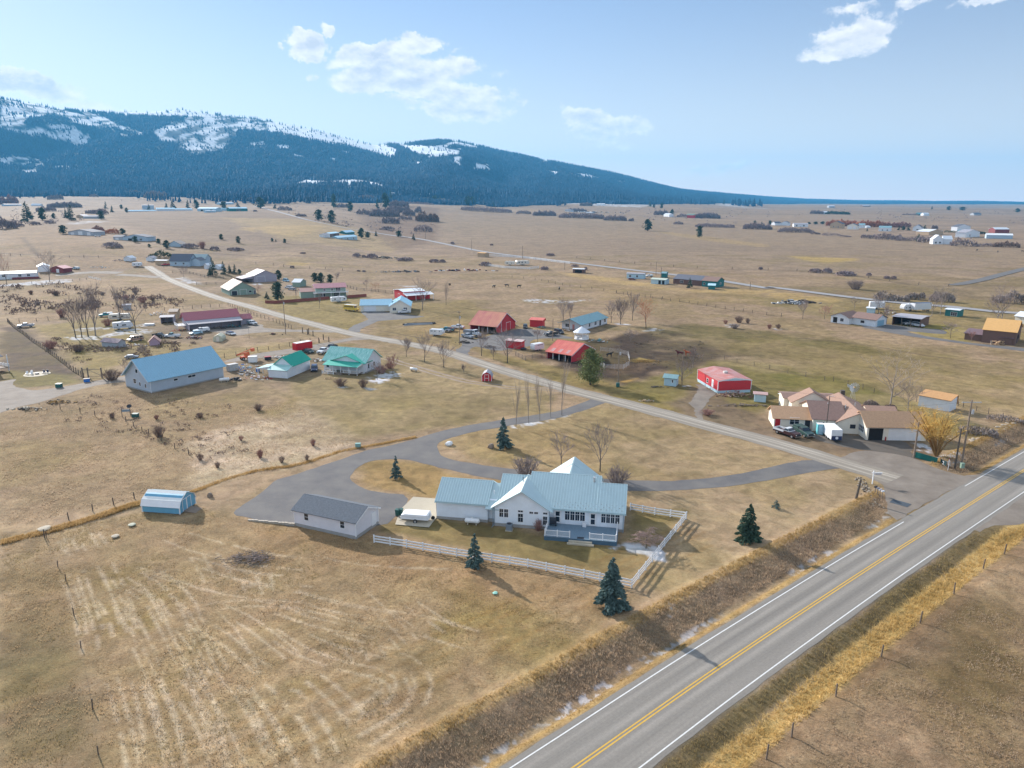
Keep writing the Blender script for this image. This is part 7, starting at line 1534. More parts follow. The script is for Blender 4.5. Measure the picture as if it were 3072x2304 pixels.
for i,(z_,b,t,lb,sp_,bk,tw)in enumerate(BT):
 g,h,_=meas(z_,b,t);far_=g.y>330
 if far_:onetree(baretree,lb,z_,b,t,60,40+i,spread=sp_+.15,bark=bk,twig=tw,levels=3 if sp_>.3 else 2,limbs=8 if sp_>.3 else 15,tmin=.015 if g.y<450 else.03,upright=.9-sp_*.6 if sp_>.3 else 1.3,r0=max(.07,h*.011),fork=.28)
 else:onetree(baretree,lb,z_,b,t,60,40+i,spread=sp_+.15,bark=bk,twig=tw,levels=4 if h>4 else 3,limbs=7,tmin=.016 if g.y<200 else.024,upright=.9-sp_*.6,r0=max(.06,h*.018),dens=.85)
onetree(baretree,'weeping bare tree on the snow patch beside the grey deck','Z9',(752,935),(770,690),350,99,spread=1.5,upright=.15,levels=4,limbs=9,fork=.4,twig=mat('weeping_twigs',(.30,.21,.18),rough=.9,var=.2),droopy=.5,tmin=.016)
CON=[Once(lambda:spruce(10,2.6,31,MATS['fir_needles'],900,dens=.6,name='conifer_tree')),Once(lambda:pinetree(10,2.9,32,MATS['fir_needles'],900,name='conifer_tree',blobs=22,base=.12,cs=.075)),Once(lambda:spruce(10,1.9,33,MATS['fir_needles'],800,dens=.6,name='conifer_tree',ragged=.45))]
CW=[5.2,5.8,3.8]
CT=[('F1',(240,300),(240,125),120,0,'largest dark conifer at the far left'),('F1',(370,290),(365,178),80,1,'smaller conifer right of the largest far left one'),('F1',(615,290),(610,148),90,0,'tall conifer behind the tan gabled far left house'),('F1',(572,272),(570,180),38,2,'thin conifer left of the tall one by the tan house'),
('F1',(875,282),(870,203),60,1,'conifer at the right end of the long low grey house'),('F1',(465,276),(465,225),40,1,'small conifer between the far left conifers and tan house'),('F1',(915,190),(915,124),36,0,'conifer on the ridge left of the greenhouses, leftmost'),('F1',(970,222),(965,160),34,2,'slim conifer second on the ridge left of the greenhouses'),
('F1',(1050,192),(1050,153),30,1,'little conifer third on the ridge left of the greenhouses'),('F1',(1095,224),(1095,178),30,1,'conifer at the left end of the greenhouse row'),('F1',(1288,206),(1288,148),40,0,'conifer in front of the tall grey shed'),('F1',(1440,192),(1440,138),40,2,'conifer behind the tall pale greenhouse, left one'),
('F1',(1495,190),(1495,113),60,0,'broad conifer behind the tall pale greenhouse, right one'),('F1',(1625,188),(1625,108),44,0,'conifer behind the right greenhouse'),('F1',(1700,192),(1705,112),56,1,'conifer left of the pale teal warehouse'),('F1',(1935,207),(1935,122),54,1,'conifer between the two teal warehouses'),('F1',(2055,177),(2055,128),40,0,'conifer behind the dark teal warehouse'),
('F1',(545,406),(545,328),70,1,'round dark pine left of the steel shop with white doors'),('F1',(1060,408),(1060,357),62,1,'pine behind the verandah house'),('F1',(1170,482),(1170,424),52,1,'dark pine in front of the verandah house'),('F1',(1440,532),(1440,458),64,1,'pine left of the lone grey gabled shed'),('F1',(1370,490),(1370,446),46,1,'small pine midway to the lone grey gabled shed'),
('F1',(1290,522),(1290,490),28,1,'tiny pine on the slope below the verandah house'),('F1',(1912,457),(1912,406),46,1,'lone conifer in the wide dry field, left one'),('F1',(2060,490),(2060,423),42,1,'lone conifer in the wide dry field, right one'),('F1',(1840,768),(1840,612),92,0,'big dark spruce right of the blue grey house, first'),('F1',(1935,757),(1930,638),68,0,'dark spruce right of the blue grey house, second'),
('F1',(1985,747),(1985,668),52,2,'small spruce right of the blue grey house, third'),('F1',(2030,752),(2028,663),52,0,'small spruce right of the blue grey house, fourth'),('F1',(2070,757),(2070,708),38,1,'shortest spruce at the right end near the pale grey barn'),
('F2',(545,292),(545,193),76,1,'pine beside the far road, left of the pair'),('F2',(655,317),(655,198),72,1,'pine beside the far road, right of the pair'),('F2',(165,190),(165,133),38,0,'small conifer where the far road begins'),('F2',(815,217),(812,123),56,1,'conifer at the left edge of the creek thickets'),('F2',(675,187),(670,58),56,1,'tall open pine above the far road'),
('F2',(1050,187),(1050,92),42,0,'slim conifer above the creek thickets, left'),('F2',(1120,188),(1112,50),86,1,'tallest conifer above the creek thickets'),('F2',(1165,122),(1160,25),42,0,'conifer behind the tallest one above the creek'),('F2',(910,442),(910,353),72,1,'big pine right of the long pale blue house'),('F2',(965,442),(965,388),52,1,'round pine second right of the pale blue house'),
('F2',(1038,427),(1038,376),30,2,'slim pine third right of the pale blue house'),('F2',(1235,434),(1235,376),56,1,'lone round pine by the bend of the far road'),('F2',(1362,462),(1362,403),38,0,'lone conical pine by the bend of the far road'),('F2',(248,487),(248,446),32,1,'rightmost of three little pines in the dry field'),('F2',(140,474),(140,440),26,1,'leftmost of three little pines in the dry field'),('F2',(172,474),(172,446),16,2,'thin middle one of three little pines in the dry field'),
('F2',(1830,162),(1830,78),62,1,'conifer of the pair on the far right field, left'),('F2',(1872,162),(1872,84),62,1,'conifer of the pair on the far right field, right'),('F2',(2048,174),(2048,120),38,0,'small conical conifer right of the far pair'),('F2',(1545,124),(1545,68),50,1,'conifer beside the small far white house, left'),('F2',(1590,122),(1590,72),36,0,'conifer beside the small far white house, right'),
('F2',(40,188),(40,85),96,1,'large conifers by the start of the far road'),('F2',(510,822),(510,738),62,1,'dark pine behind the pink roof, left one'),('F2',(560,827),(562,738),74,1,'dark pine behind the pink roof, middle one'),('F2',(640,832),(640,753),62,1,'dark pine behind the pink roof, right one'),('F2',(197,802),(185,715),64,1,'ragged pine right of the pale grey barn'),
('Z2',(1232,372),(1222,160),140,1,'big dark tree at the left end of the red board fence'),('Z2',(1110,357),(1105,272),64,0,'small spruce before the green barn lawn'),
('F3',(1172,382),(1175,278),88,1,'lone big pine in the wide far field'),('F3',(1618,440),(1632,333),56,1,'lone leaning pine in the wide far field'),('F3',(1380,260),(1380,193),46,1,'dark conifer beside the far white house'),('F3',(1830,152),(1830,108),22,0,'tiny conifer left of the far conifer clump'),('F3',(1535,874),(1535,783),54,0,'bluish spruce before the long dark grey roof'),
('F3',(1190,172),(1190,120),40,0,'conifer at the edge of the far snowy fields, left'),('F3',(1226,182),(1226,150),24,1,'conifer at the edge of the far snowy fields, right'),('F3',(1292,188),(1290,140),34,1,'conifer left of the far red barn fields'),('F3',(2098,320),(2098,290),24,1,'small conifer beyond the far thickets, left'),('F3',(2158,325),(2158,298),20,0,'small conifer beyond the far thickets, right'),
('F4',(1295,477),(1297,402),48,0,'conifer before the far village hedge'),('F4',(355,324),(355,304),36,1,'round conifer right of the long white far shed, first'),('F4',(411,326),(411,300),42,1,'round conifer right of the long white far shed, second'),('F4',(470,324),(470,298),46,1,'round conifer right of the long white far shed, third'),('F4',(1130,376),(1130,338),34,0,'conifer hedge tree left of the far farmhouse, first'),
('F4',(1168,377),(1168,340),36,1,'conifer hedge tree left of the far farmhouse, second'),('F4',(1210,378),(1210,338),40,0,'conifer hedge tree left of the far farmhouse, third'),('F4',(1352,382),(1352,328),52,0,'conifer right of the far farmhouse'),('F4',(15,330),(15,290),36,1,'dark tree at the left end of the far village'),('F4',(1415,195),(1415,167),20,0,'lone tiny conifer on the far ridge'),
('F4',(1560,203),(1560,167),44,1,'dark conifer cluster on the far ridge, left'),('F4',(1680,205),(1680,172),56,1,'dark conifer cluster on the far ridge, right'),('F4',(2155,222),(2155,186),50,1,'dark trees at the right end of the far ridge'),('F4',(855,384),(855,356),24,0,'little conifer before the low white far shed')]
for i,(z_,b,t,w,k,lb)in enumerate(CT):
 g,h,W_=meas(z_,b,t,w);h=max(h,1.);CON[k](g-Vector((0,0,.2)),i*1.7,(W_/CW[k],W_/CW[k],h/10),lb,'scattered conifers' if g.y>600 else 'conifers round the farms')
def BP(m,s,**k):return[Once(lambda s=s_:bush(2.,1.3,s,m,n=70,twigs=5,rad=.022,**k))for s_ in(s,s+1)]
BPUR=BP(M_BUSH,61);BBRN=BP(M_BUSHB,63);BRED=BP(M_TWIGR,65);BTW=BP(M_TWIG,67)
BFAR=[Once(lambda s=s_:thicket(2.6,2.2,2.,s,M_BUSH,260,name='shrub'))for s_ in(5,6)]
SHR=[('Z12',(430,690),170,230,BTW,'bare grey lilac bush behind the white house roof, left one'),('Z12',(1110,748),150,210,BTW,'bare grey lilac bush behind the white house roof, right one'),('Z8',(1145,808),105,100,BRED,'small reddish bush against the white house wall'),
('Z2',(1930,1318),95,190,BBRN,'round brown bush before the farmhouse porch, left'),('Z3',(395,1380),120,160,BBRN,'round brown bush before the farmhouse porch, right'),('Z3',(640,1190),120,220,BRED,'tangled reddish brush at the farmhouse gable'),('Z3',(750,1130),90,140,BRED,'tangled reddish brush right of the farmhouse gable'),
('Z11',(1322,445),105,125,BBRN,'dark brown bush in the middle of the left field'),('Z11',(935,288),50,64,BBRN,'small brown bush left of the wooden sign'),('Z11',(1300,298),46,50,BRED,'small red bush below the blue barn shadow'),('Z11',(1662,640),64,64,BBRN,'bush at the left of the pale rough grass'),('Z11',(1805,700),56,56,BBRN,'bush above the drive edge on the rough grass'),
('Z11',(2160,612),76,60,BRED,'red brown bush in the pale rough grass, lowest'),('Z11',(2145,224),60,100,BBRN,'low brown bush on the rough grass near the blue barn corner'),('Z11',(1662,284),46,84,BBRN,'low brown bush right of the green box'),('Z10',(1490,88),60,46,BRED,'small red bush on the pale rough grass, upper right'),('Z10',(1118,172),52,44,BRED,'small red bush on the pale rough grass, upper middle'),
('Z10',(1270,204),52,50,BBRN,'small dark bush near the drive, middle'),('Z10',(1445,186),40,44,BBRN,'small dark bush near the drive, right'),('Z10',(985,50),40,40,BRED,'small red bush at the top of the rough grass'),
('Z1',(870,752),90,200,BBRN,'wide brown bush left of the rusty steel shed'),('Z1',(560,722),110,170,BRED,'wide reddish bush by the left fence'),('Z1',(1240,1072),130,240,BBRN,'broad brown bush beside the gate of the side drive'),('Z1',(685,375),120,130,BRED,'reddish bush by the back fence near the tall trees'),('Z1',(1190,470),90,120,BRED,'reddish bush at the tail of the motorhome'),
('Z1',(615,132),50,90,BBRN,'brown bush in the rough pasture, left'),('Z1',(340,112),40,60,BRED,'red bush in the rough pasture, far left'),('Z1',(415,240),46,90,BTW,'grey bush in the rough pasture, lower left'),('Z1',(1130,130),40,90,BTW,'grey bush in the rough pasture behind the tall trees'),('Z1',(1500,120),60,80,BTW,'grey bush in the rough pasture, right of the tall trees'),
('Z1',(1580,215),80,110,BRED,'red brown bush in the rough pasture above the junk pile'),('Z1',(1690,190),50,80,BBRN,'dark bush in the rough pasture by the fence'),('Z1',(1390,180),60,90,BRED,'red bush in the rough pasture behind the grey shed'),
('Z5',(1355,325),85,110,BBRN,'larger dark bush on the pasture mound'),('Z5',(1450,332),66,60,BBRN,'bush right of the larger one on the pasture mound'),('Z5',(1205,338),52,60,BRED,'small reddish bush left on the pasture mound'),('Z5',(1300,388),60,130,BTW,'low grey brush on the snowy pasture mound'),('Z5',(1688,390),60,64,BRED,'bush by the snow patch in the pasture, left'),('Z5',(1787,388),56,74,BBRN,'bush by the snow patch in the pasture, right'),
('Z5',(1000,1345),70,200,BRED,'reddish brush at the mobile home track corner'),('F4',(410,742),60,100,BFAR,'dark bare bush group by the far fence, left'),('F4',(512,744),56,86,BFAR,'dark bare bush group by the far fence, middle'),('F4',(672,768),68,146,BFAR,'large dark bare bush by the far fence, right'),('F4',(870,772),40,42,BFAR,'small round bare bush in the far pasture'),
('F4',(1024,796),48,52,BFAR,'bare bush of a pair in the far pasture, left'),('F4',(1084,802),44,48,BFAR,'bare bush of a pair in the far pasture, right'),('F4',(756,888),92,160,BTW,'big pale stemmed bush above the asphalt road'),
('F2',(870,608),48,68,BFAR,'dark bush left of the rubble heap in the dry field'),('F2',(930,612),40,32,BFAR,'narrow dark bush left of the rubble heap'),('F2',(1000,618),54,94,BFAR,'wide dark bush touching the rubble heap'),('F2',(1288,640),54,136,BFAR,'wide low dark bush in the middle dry field'),('F2',(1540,655),42,86,BFAR,'grey bush right in the middle dry field'),('F2',(1612,655),46,48,BFAR,'round grey bush right in the middle dry field'),
('F2',(1697,498),32,38,BFAR,'round bush beside the far road'),('F2',(2036,508),26,28,BFAR,'small bush above the far road'),('F2',(1980,684),48,96,BFAR,'dark bush at the white fence gate'),('F2',(405,578),22,50,BFAR,'low bush in the dry field, left'),('F2',(312,702),26,36,BFAR,'small bush by the far pasture fence'),('F2',(885,732),22,26,BFAR,'tiny bush on the long field line, left'),('F2',(932,736),20,34,BFAR,'tiny bush on the long field line, right'),
('F3',(332,598),40,68,BFAR,'round bush beyond the white fence'),('F3',(542,692),28,60,BFAR,'bush at the corner of the white fence'),('F3',(282,718),52,76,BFAR,'dark bush on the bank below the white fence'),('F3',(636,724),44,32,BFAR,'thin bush beside the far road'),('F3',(2148,716),40,34,BFAR,'lone round bush at the far pasture edge'),
('F1',(965,522),60,130,BFAR,'dark bushes below the verandah house'),('F1',(1030,530),40,60,BFAR,'small bush right of those below the verandah house'),('F1',(1640,528),50,130,BFAR,'wide dark bush right of the lone grey shed'),('F1',(1748,534),70,90,BRED,'reddish tall bush right of the wide dark bush'),('F1',(1855,550),46,80,BFAR,'dark bush in the dry field under the lone conifer'),('F1',(2035,550),42,130,BFAR,'wide dark bush at the right of the dry field'),
('F1',(430,320),40,80,BFAR,'bush before the far left tan house'),('F1',(310,330),46,70,BFAR,'bush before the largest far left conifer'),('F1',(170,345),40,70,BFAR,'bush at the left below the far left conifer'),('F1',(270,930),36,50,BBRN,'bush below the snow edged fence, left'),('F1',(490,940),46,70,BBRN,'bush below the snow edged fence, right'),('F1',(800,235),60,110,BFAR,'purple bushes behind the long low grey house'),('F1',(880,240),70,90,BFAR,'tall purple bush behind the long low grey house'),
('F2',(390,258),38,92,BFAR,'dark bush above the far road, left'),('F2',(1132,374),42,116,BFAR,'dark bush below the creek thickets'),('F1',(2205,215),26,36,BFAR,'bush right of the dark teal warehouse')]
for i,(z_,b,hp,w,pr_,lb)in enumerate(SHR):
 g,_,W_=meas(z_,b,None,w);h=HG(g,z_,b[0],b[1]-hp);h=max(.4,h*1.02)
 if g.y<400:g.z=0
 pr_[i%2](g,i*2.1,(W_/2.7,W_/2.7,h/2.05),lb,'bare bushes' if g.y>300 else 'field bushes','shrub')
M_PTH=mat('pale_thicket_twigs',(.27,.225,.20),rough=.95,var=.3,scale=.6)
THK=[('F2',(1110,255),260,66,M_BUSH,'creek thicket, large left mass'),('F2',(1235,172),170,56,M_BUSH,'creek thicket at its upper end'),('F2',(1230,220),210,56,M_BUSH,'creek thicket in its upper middle'),('F2',(1165,318),150,66,M_BUSH,'creek thicket, lower middle clump'),('F2',(1290,288),120,44,M_BUSH,'creek thicket, right middle clump'),('F2',(1320,250),110,60,M_BUSH,'creek thicket, right upper clump'),
('F2',(1400,225),60,50,M_BUSH,'creek thicket, small one at the right'),('F2',(1480,300),200,80,M_BUSHB,'brown creek thicket on the right slope'),('F2',(1445,388),160,56,M_BUSH,'creek thicket, lowest dark mass'),('F2',(930,240),120,50,M_BUSH,'creek thicket beside the lone conifer'),('F2',(250,205),120,40,M_BUSH,'low thicket above the far road'),('F2',(750,180),120,40,M_BUSH,'low thicket below the conifer wood'),
('F2',(1400,150),280,20,M_BUSH,'thin hedge line in the far field'),('F2',(1990,215),440,40,M_BUSH,'long hedge at the far right field'),('F2',(960,110),140,40,M_BUSH,'thicket on the far snowy meadow'),('F1',(60,360),150,100,M_BUSH,'dark thicket at the far left edge'),('F1',(560,180),260,50,M_BUSH,'thicket line along the far left gully'),('F1',(400,215),150,50,M_BUSH,'thicket behind the far left conifers'),('F1',(480,110),120,44,M_BUSH,'thicket at the upper gully below the forest'),
('F1',(60,150),170,70,M_TWIGR,'red twigged willows at the far left'),('F1',(960,405),120,46,M_TWIGO,'orange willows behind the steel shop'),('F1',(850,400),100,66,M_TWIGR,'reddish willows right of the steel shop'),('F1',(1350,100),190,60,M_BUSH,'thicket below the forest edge cabins'),('F1',(1150,75),150,44,M_BUSH,'thicket left of the forest edge cabins'),('F1',(810,88),70,30,M_BUSH,'small thicket high on the dry hill'),
('F1',(1390,612),190,60,M_JUN,'row of young green pines left of the blue grey house'),('F3',(100,234),130,28,M_BUSH,'dark hedge in the far field, leftmost piece'),('F3',(280,250),200,44,M_BUSH,'dark hedge in the far field, second piece'),('F3',(600,272),390,50,M_BUSH,'dark hedge in the far field, longest piece'),('F3',(890,292),200,44,M_BUSH,'dark hedge in the far field, right piece'),
('F3',(1030,298),46,32,M_BUSH,'round hedge clump right of the long far hedge'),('F3',(1437,327),82,30,M_BUSH,'low thicket right of the lone big pine'),('F3',(1750,350),330,34,M_BUSH,'long low thicket behind the leaning pine'),('F3',(2120,368),240,56,M_BUSH,'big thicket at the right of the far field'),('F3',(1690,272),210,50,M_BUSH,'thicket right of the far red barn'),('F3',(1290,245),130,44,M_BUSH,'thicket left of the far white house'),
('F3',(1470,262),90,30,M_BUSH,'thicket left of the far red barn'),('F3',(560,215),170,30,M_BUSH,'thicket at the far junkyard'),('F3',(640,165),110,30,M_BUSH,'thicket before the far snow field'),('F4',(230,395),280,44,M_BUSH,'long hedge below the far village, left'),('F4',(410,412),80,32,M_BUSH,'hedge clump below the far village'),('F4',(545,424),150,28,M_BUSH,'hedge below the tall brown gabled house'),('F4',(670,434),92,22,M_BUSH,'short hedge below the cream garage house'),
('F4',(870,448),130,46,M_BUSH,'hedge in front of the teal roofed far house'),('F4',(1040,460),210,60,M_BUSH,'tall hedge before the far farmhouse'),('F4',(1210,470),190,48,M_BUSH,'hedge left of the village hedge conifer'),('F4',(1390,484),180,60,M_BUSH,'hedge left of the steep gabled farmhouse'),('F4',(1690,514),210,64,M_BUSH,'hedge right of the steep gabled farmhouse'),('F4',(1890,518),150,40,M_BUSH,'hedge among the white trunked trees'),('F4',(2060,524),190,68,M_BUSHB,'brown hedge at the far right'),
('F4',(640,340),260,56,M_TWIGO,'orange willows behind the tall brown gabled house'),('F4',(880,348),240,58,M_TWIGO,'orange willows behind the cream garage house'),('F4',(1060,352),180,50,M_TWIGR,'reddish willows left of the pine hedge'),('F4',(1180,352),100,46,M_TWIGR,'pale reddish willows behind the pine hedge'),('F4',(420,235),110,36,M_BUSH,'grey trees on the far plain, left'),('F4',(600,238),200,28,M_JUN,'green windbreak trees on the far plain'),
('F4',(1440,368),50,34,M_BUSH,'round grey tree right of the far farmhouse'),('F4',(1230,246),130,16,M_BUSH,'low scrub on the far plain'),('F4',(1600,398),140,24,M_JUN,'green trees before the large far house'),('F4',(1830,410),90,34,M_JUN,'green trees right of the grey roofed far house'),
('Z6',(900,172),320,100,M_PTH,'tall bare thicket above the asphalt road'),('Z6',(1130,160),180,84,M_PTH,'bare thicket right of the tall one above the road'),('Z6',(1400,180),220,110,M_PTH,'pale bare thicket behind the leaning trees'),('Z6',(2090,196),320,120,M_PTH,'large bare thicket at the right frame edge'),('Z6',(700,1245),150,80,M_TWIG,'bare brush behind the ranch house chimney'),('Z6',(890,1250),110,50,M_BUSHB,'brush around the foot of the cottonwood'),
('Z7',(1860,520),260,80,M_PTH,'bare brush along the bank right of the golden willow'),('Z7',(2080,420),260,56,M_PTH,'bare brush at the right end of the bank')]
for i,(z_,b,w,hp,m_,lb)in enumerate(THK):
 g,_,W_=meas(z_,b,None,w);h=HG(g,z_,b[0],b[1]-hp);dp=min(W_*.35,60)
 o=thicket(W_,dp,h,100+i,m_,int(np.clip(W_*dp*1.6,500,2600)));V_=np.zeros(len(o.data.vertices)*3);o.data.vertices.foreach_get('co',V_);V_=V_.reshape(-1,3)
 a_=math.atan2(-g.x,g.y);c_,s_=math.cos(a_),math.sin(a_);x2=V_[:,0]*c_-V_[:,1]*s_;y2=V_[:,0]*s_+V_[:,1]*c_
 V_[:,0]=x2;V_[:,1]=y2;V_[:,2]=V_[:,2]*1.1+terrain(x2+g.x,y2+g.y)-g.z;o.data.vertices.foreach_set('co',V_.ravel());o.location=g
 o['label']=lb+(' of bare twigs' if len(lb.split())<12 else '');o['category']='thicket'
g,h,W_=meas('Z7',(1545,685),(1480,270),560);g.z=0
wt=thing('willow_tree','large golden yellow willow of upright twigs at the highway junction','tree',g);rd=random.Random(9);T=MB();K=MB()
for i in range(20):
 a=rd.random()*6.28;t=rd.random()**.5*W_*.40;e=Vector((math.cos(a)*t-.8,math.sin(a)*t*.8,h*(.45+.35*rd.random())));m=Vector((e.x*.35,e.y*.35,e.z*.5));T.tube([(0,0,-.1),m,e],[.2,.12,.05],5,False)
 for k in range(11):
  s=m.lerp(e,rd.random());q=s+Vector((rd.gauss(0,1.2),rd.gauss(0,1.2),.4+rd.random()*1.6));K.tube([s,s.lerp(q,.5)+Vector((0,0,.2)),q],[.035,.025,.02],3,False)
  for n in range(7):
   s2=s.lerp(q,rd.random());r2=s2+Vector((rd.gauss(0,.7),rd.gauss(0,.7),rd.uniform(-.5,1.3)));K.tube([s2,r2],[.022,.014],3,False)
T.build('trunk',mat('willow_bark',(.28,.17,.07),rough=.9,var=.2),wt);K.build('crown',M_WILLOW,wt)
# ================================================================ standing dead grass
def grassmat(name, c1, c2):
    m = mat(name, c1, rough=.95, var=.2, scale=.5, second=c2, spec=.05); nt = m.node_tree; b = nt.nodes['Principled BSDF']; o = nt.nodes['Material Output']
    tr = nd(nt, 'ShaderNodeBsdfTranslucent'); mx = nd(nt, 'ShaderNodeMixShader'); mx.inputs[0].default_value = .45; nt.links.new(b.inputs['Base Color'].links[0].from_socket, tr.inputs[0])
    nt.links.new(b.outputs[0], mx.inputs[1]); nt.links.new(tr.outputs[0], mx.inputs[2]); nt.links.new(mx.outputs[0], o.inputs[0]); return m
G_TAN = grassmat('tall_tan_grass', S(188,156,102), S(214,184,130)); G_BRN = grassmat('brown_ditch_brush', S(184,160,132), S(212,188,160)); G_YEL = grassmat('yellow_grass', S(226,190,116), S(240,210,148)); G_ORG = grassmat('orange_grass', S(200,162,102), S(218,186,134)); G_PALE = grassmat('pale_tussock_grass', S(196,170,140), S(222,198,168)); G_FLD = grassmat('short_field_grass', S(190,162,124), S(212,184,146)); G_OLV = grassmat('olive_field_grass', S(156,138,96), S(184,164,118))
def blades(name, label, P2, h0, h1, w, m, seed, lean=.6, per=3, zoff=None):
    rs = np.random.RandomState(seed); n = len(P2)
    x = np.repeat(P2[:, 0], per)+rs.normal(size=n*per)*.10; y = np.repeat(P2[:, 1], per)+rs.normal(size=n*per)*.10; N_ = n*per
    z = terrain(x, y); d, sd, al = polydist(x, y, HC[::3]); gp_ = polydist(x, y, GC[-40:])[0]; side = d*sd; ia = APO(x, y)
    cu = smooth((ia-.3)/3.)*smooth((gp_-3.5)/3.)*smooth((260-np.hypot(x, y))/80.)
    z = z+np.where(side > 0, np.interp(side, DLX, DL), np.interp(-side, DRX, DRR))*cu
    ok = (gp_ > 3.6) & (d > 4.7) & (ia > .4+np.random.RandomState(1).rand(N_)*1.5); x, y, z = x[ok], y[ok], z[ok]; N_ = len(x)
    h = rs.uniform(h0, h1, N_)*(.6+.8*fbm(x/3., y/3., seed, 2)); a = rs.rand(N_)*6.283; ww = w*(.6+.8*rs.rand(N_))*.5; ln = h*lean*rs.rand(N_); b = rs.rand(N_)*6.283
    V = np.stack([np.stack([x+np.cos(a)*ww, y+np.sin(a)*ww, z-.03], 1), np.stack([x-np.cos(a)*ww, y-np.sin(a)*ww, z-.03], 1), np.stack([x+np.cos(b)*ln, y+np.sin(b)*ln, z+h], 1)], 1).reshape(-1, 3)
    return tag(npmesh(name, V, np.arange(N_*3).reshape(-1, 3), m), label, 'grass', kind='stuff')
def along(L, o0, o1, n, seed, ymin=-1e9, ymax=1e9, rmax=300):
    rs = np.random.RandomState(seed); A = np.array([(p.x, p.y) for p in L]); k = rs.randint(0, len(A)-1, n); t = rs.rand(n)[:, None]; p = A[k]*(1-t)+A[k+1]*t; d = A[k+1]-A[k]; d /= np.linalg.norm(d, axis=1, keepdims=True)
    o = rs.uniform(o0, o1, n)[:, None]; q = p+np.stack([-d[:, 1], d[:, 0]], 1)*o; m = (q[:, 1] > 22) & (q[:, 1] < ymax) & (np.hypot(q[:, 0], q[:, 1]) < rmax) & (q[:, 0] < q[:, 1]*.95+12)
    return q[m]
HN = [p for p in HC if 0 < p.y < 330]
blades('ditch_brush', 'brown standing brush filling the bank of the highway ditch', along(HN, 6.9, 10.9, 30000, 1), .10, .36, .09, G_BRN, 1)
blades('bank_grass', 'tan tall grass along the top of the highway ditch bank', along(HN, 10.6, 12.3, 13000, 2), .15, .4, .08, G_TAN, 2)
blades('verge_grass', 'short tan grass on the field side verge of the highway', along(HN, 4.6, 5.9, 9000, 3), .08, .2, .07, G_TAN, 3)
blades('verge_grass', 'brown green grass on the far side verge of the highway', along(HN, -6.7, -4.6, 14000, 4), .12, .35, .08, G_OLV, 4)
blades('yellow_grass_strip', 'bright yellow flattened grass strip beyond the highway', along(HN, -9.7, -6.9, 26000, 5), .2, .55, .09, G_YEL, 5, lean=1.6)
NB = catmull(pts('Z10', (-690,760), (-400,690), (0,575), (130,530), (290,482)), 2.); NB2 = catmull(pts('Z10', (640,415), (760,370), (900,320), (1130,260), (1330,235), (1500,190), (1700,125), (1900,90), (2100,50), (2212,30)), 2.)
blades('boundary_grass', 'orange tall grass line left of the blue shed', along(NB, -1.2, .6, 4000, 6), .15, .5, .09, G_ORG, 6); blades('boundary_grass', 'orange tall grass line between the rough field and the drive', along(NB2, -.3, .8, 3600, 7), .1, .35, .09, G_ORG, 7)
def inD(z, l, n, seed):
    rs = np.random.RandomState(seed); P_ = [(p.x, p.y) for p in gz(z, *l)]; xs = [p[0] for p in P_]; ys = [p[1] for p in P_]; q = np.stack([rs.uniform(min(xs), max(xs), n), rs.uniform(min(ys), max(ys), n)], 1); return q[inpoly(q[:, 0], q[:, 1], P_) > .3]
blades('tussock_grass', 'pale rough tussock grass in the unmown field', inD('D', [(300,845),(560,880),(640,870),(770,960),(640,1010),(430,1055),(60,1130),(0,1140),(0,905),(230,850)], 26000, 8), .08, .28, .10, G_PALE, 8, lean=1.2)
q = inD('D', [(105,1150),(300,1105),(440,1095),(530,1125),(800,1160),(1300,1250),(1390,1290),(1160,1430),(800,1680),(0,1680),(0,1150)], 60000, 9); nzv = fbm(q[:, 0]/5., q[:, 1]/5., 44, 3)
blades('field_grass', 'short tan grass covering the front field', q[nzv > .45], .05, .16, .08, G_FLD, 9, per=2, lean=1.3); blades('field_grass', 'short olive grass patches in the front field', q[nzv < .43], .05, .14, .08, G_OLV, 10, per=2, lean=1.3)
q = inD('L4', [(900,960),(1290,800),(1800,360),(2212,70),(2400,0),(2400,1100),(900,1100)], 50000, 11); blades('field_grass', 'short brown grass in the field beyond the highway', q, .05, .18, .09, G_BRN, 11, per=2, lean=1.2)

TQ = np.vstack([np.array([(p.x, p.y) for p in (L if len(L) > 3 else L*2)]) for L in stl if len(L) > 1 for _ in range(9)]); rs = np.random.RandomState(77); TQ = TQ+rs.normal(size=TQ.shape)*np.array([.16,.3]); kk = smooth((fbm(TQ[:, 0]/2.2, TQ[:, 1]/2.2, 51, 3)-.26)/.16) > .4
G_STR = grassmat('pale_straw', S(222,200,168), S(238,220,190)); blades('straw_rows', 'pale straw left in curving mower lines on the front field', TQ[kk], .04, .11, .08, G_STR, 78, per=2, lean=2.)

# low scattered scrub on rough ground
def scrub(label, z, l, n, h, m, seed):
    rs = np.random.RandomState(seed); ps = [PX(z, x, y) for x, y in l]; xs = [q[0] for q in ps]; ys = [q[1] for q in ps]; qx = rs.uniform(min(xs), max(xs), n*4); qy = rs.uniform(min(ys), max(ys), n*4)
    ins = np.nonzero((inpoly(qx, qy, ps) > 0) & (fbm(qx/40., qy/14., seed, 2) > .5))[0][:n]; C = np.array([tuple(GP(qx[i], qy[i])) for i in ins]); k = 14; s = rs.uniform(.4, 1.3, len(C))*h
    Pn = np.repeat(C, k, 0)+rs.normal(size=(len(C)*k, 3))*np.repeat(s, k)[:, None]*np.array([.6,.6,.3])+np.array([0,0,.3])*np.repeat(s, k)[:, None]
    V, Fq = quadclumps(Pn, rs.normal(size=Pn.shape)+np.array([0,0,1.2]), np.repeat(s, k)*.8, np.repeat(s, k)*.3, rs); tag(npmesh('scrub', V, Fq, m), label, 'scrub', kind='stuff')
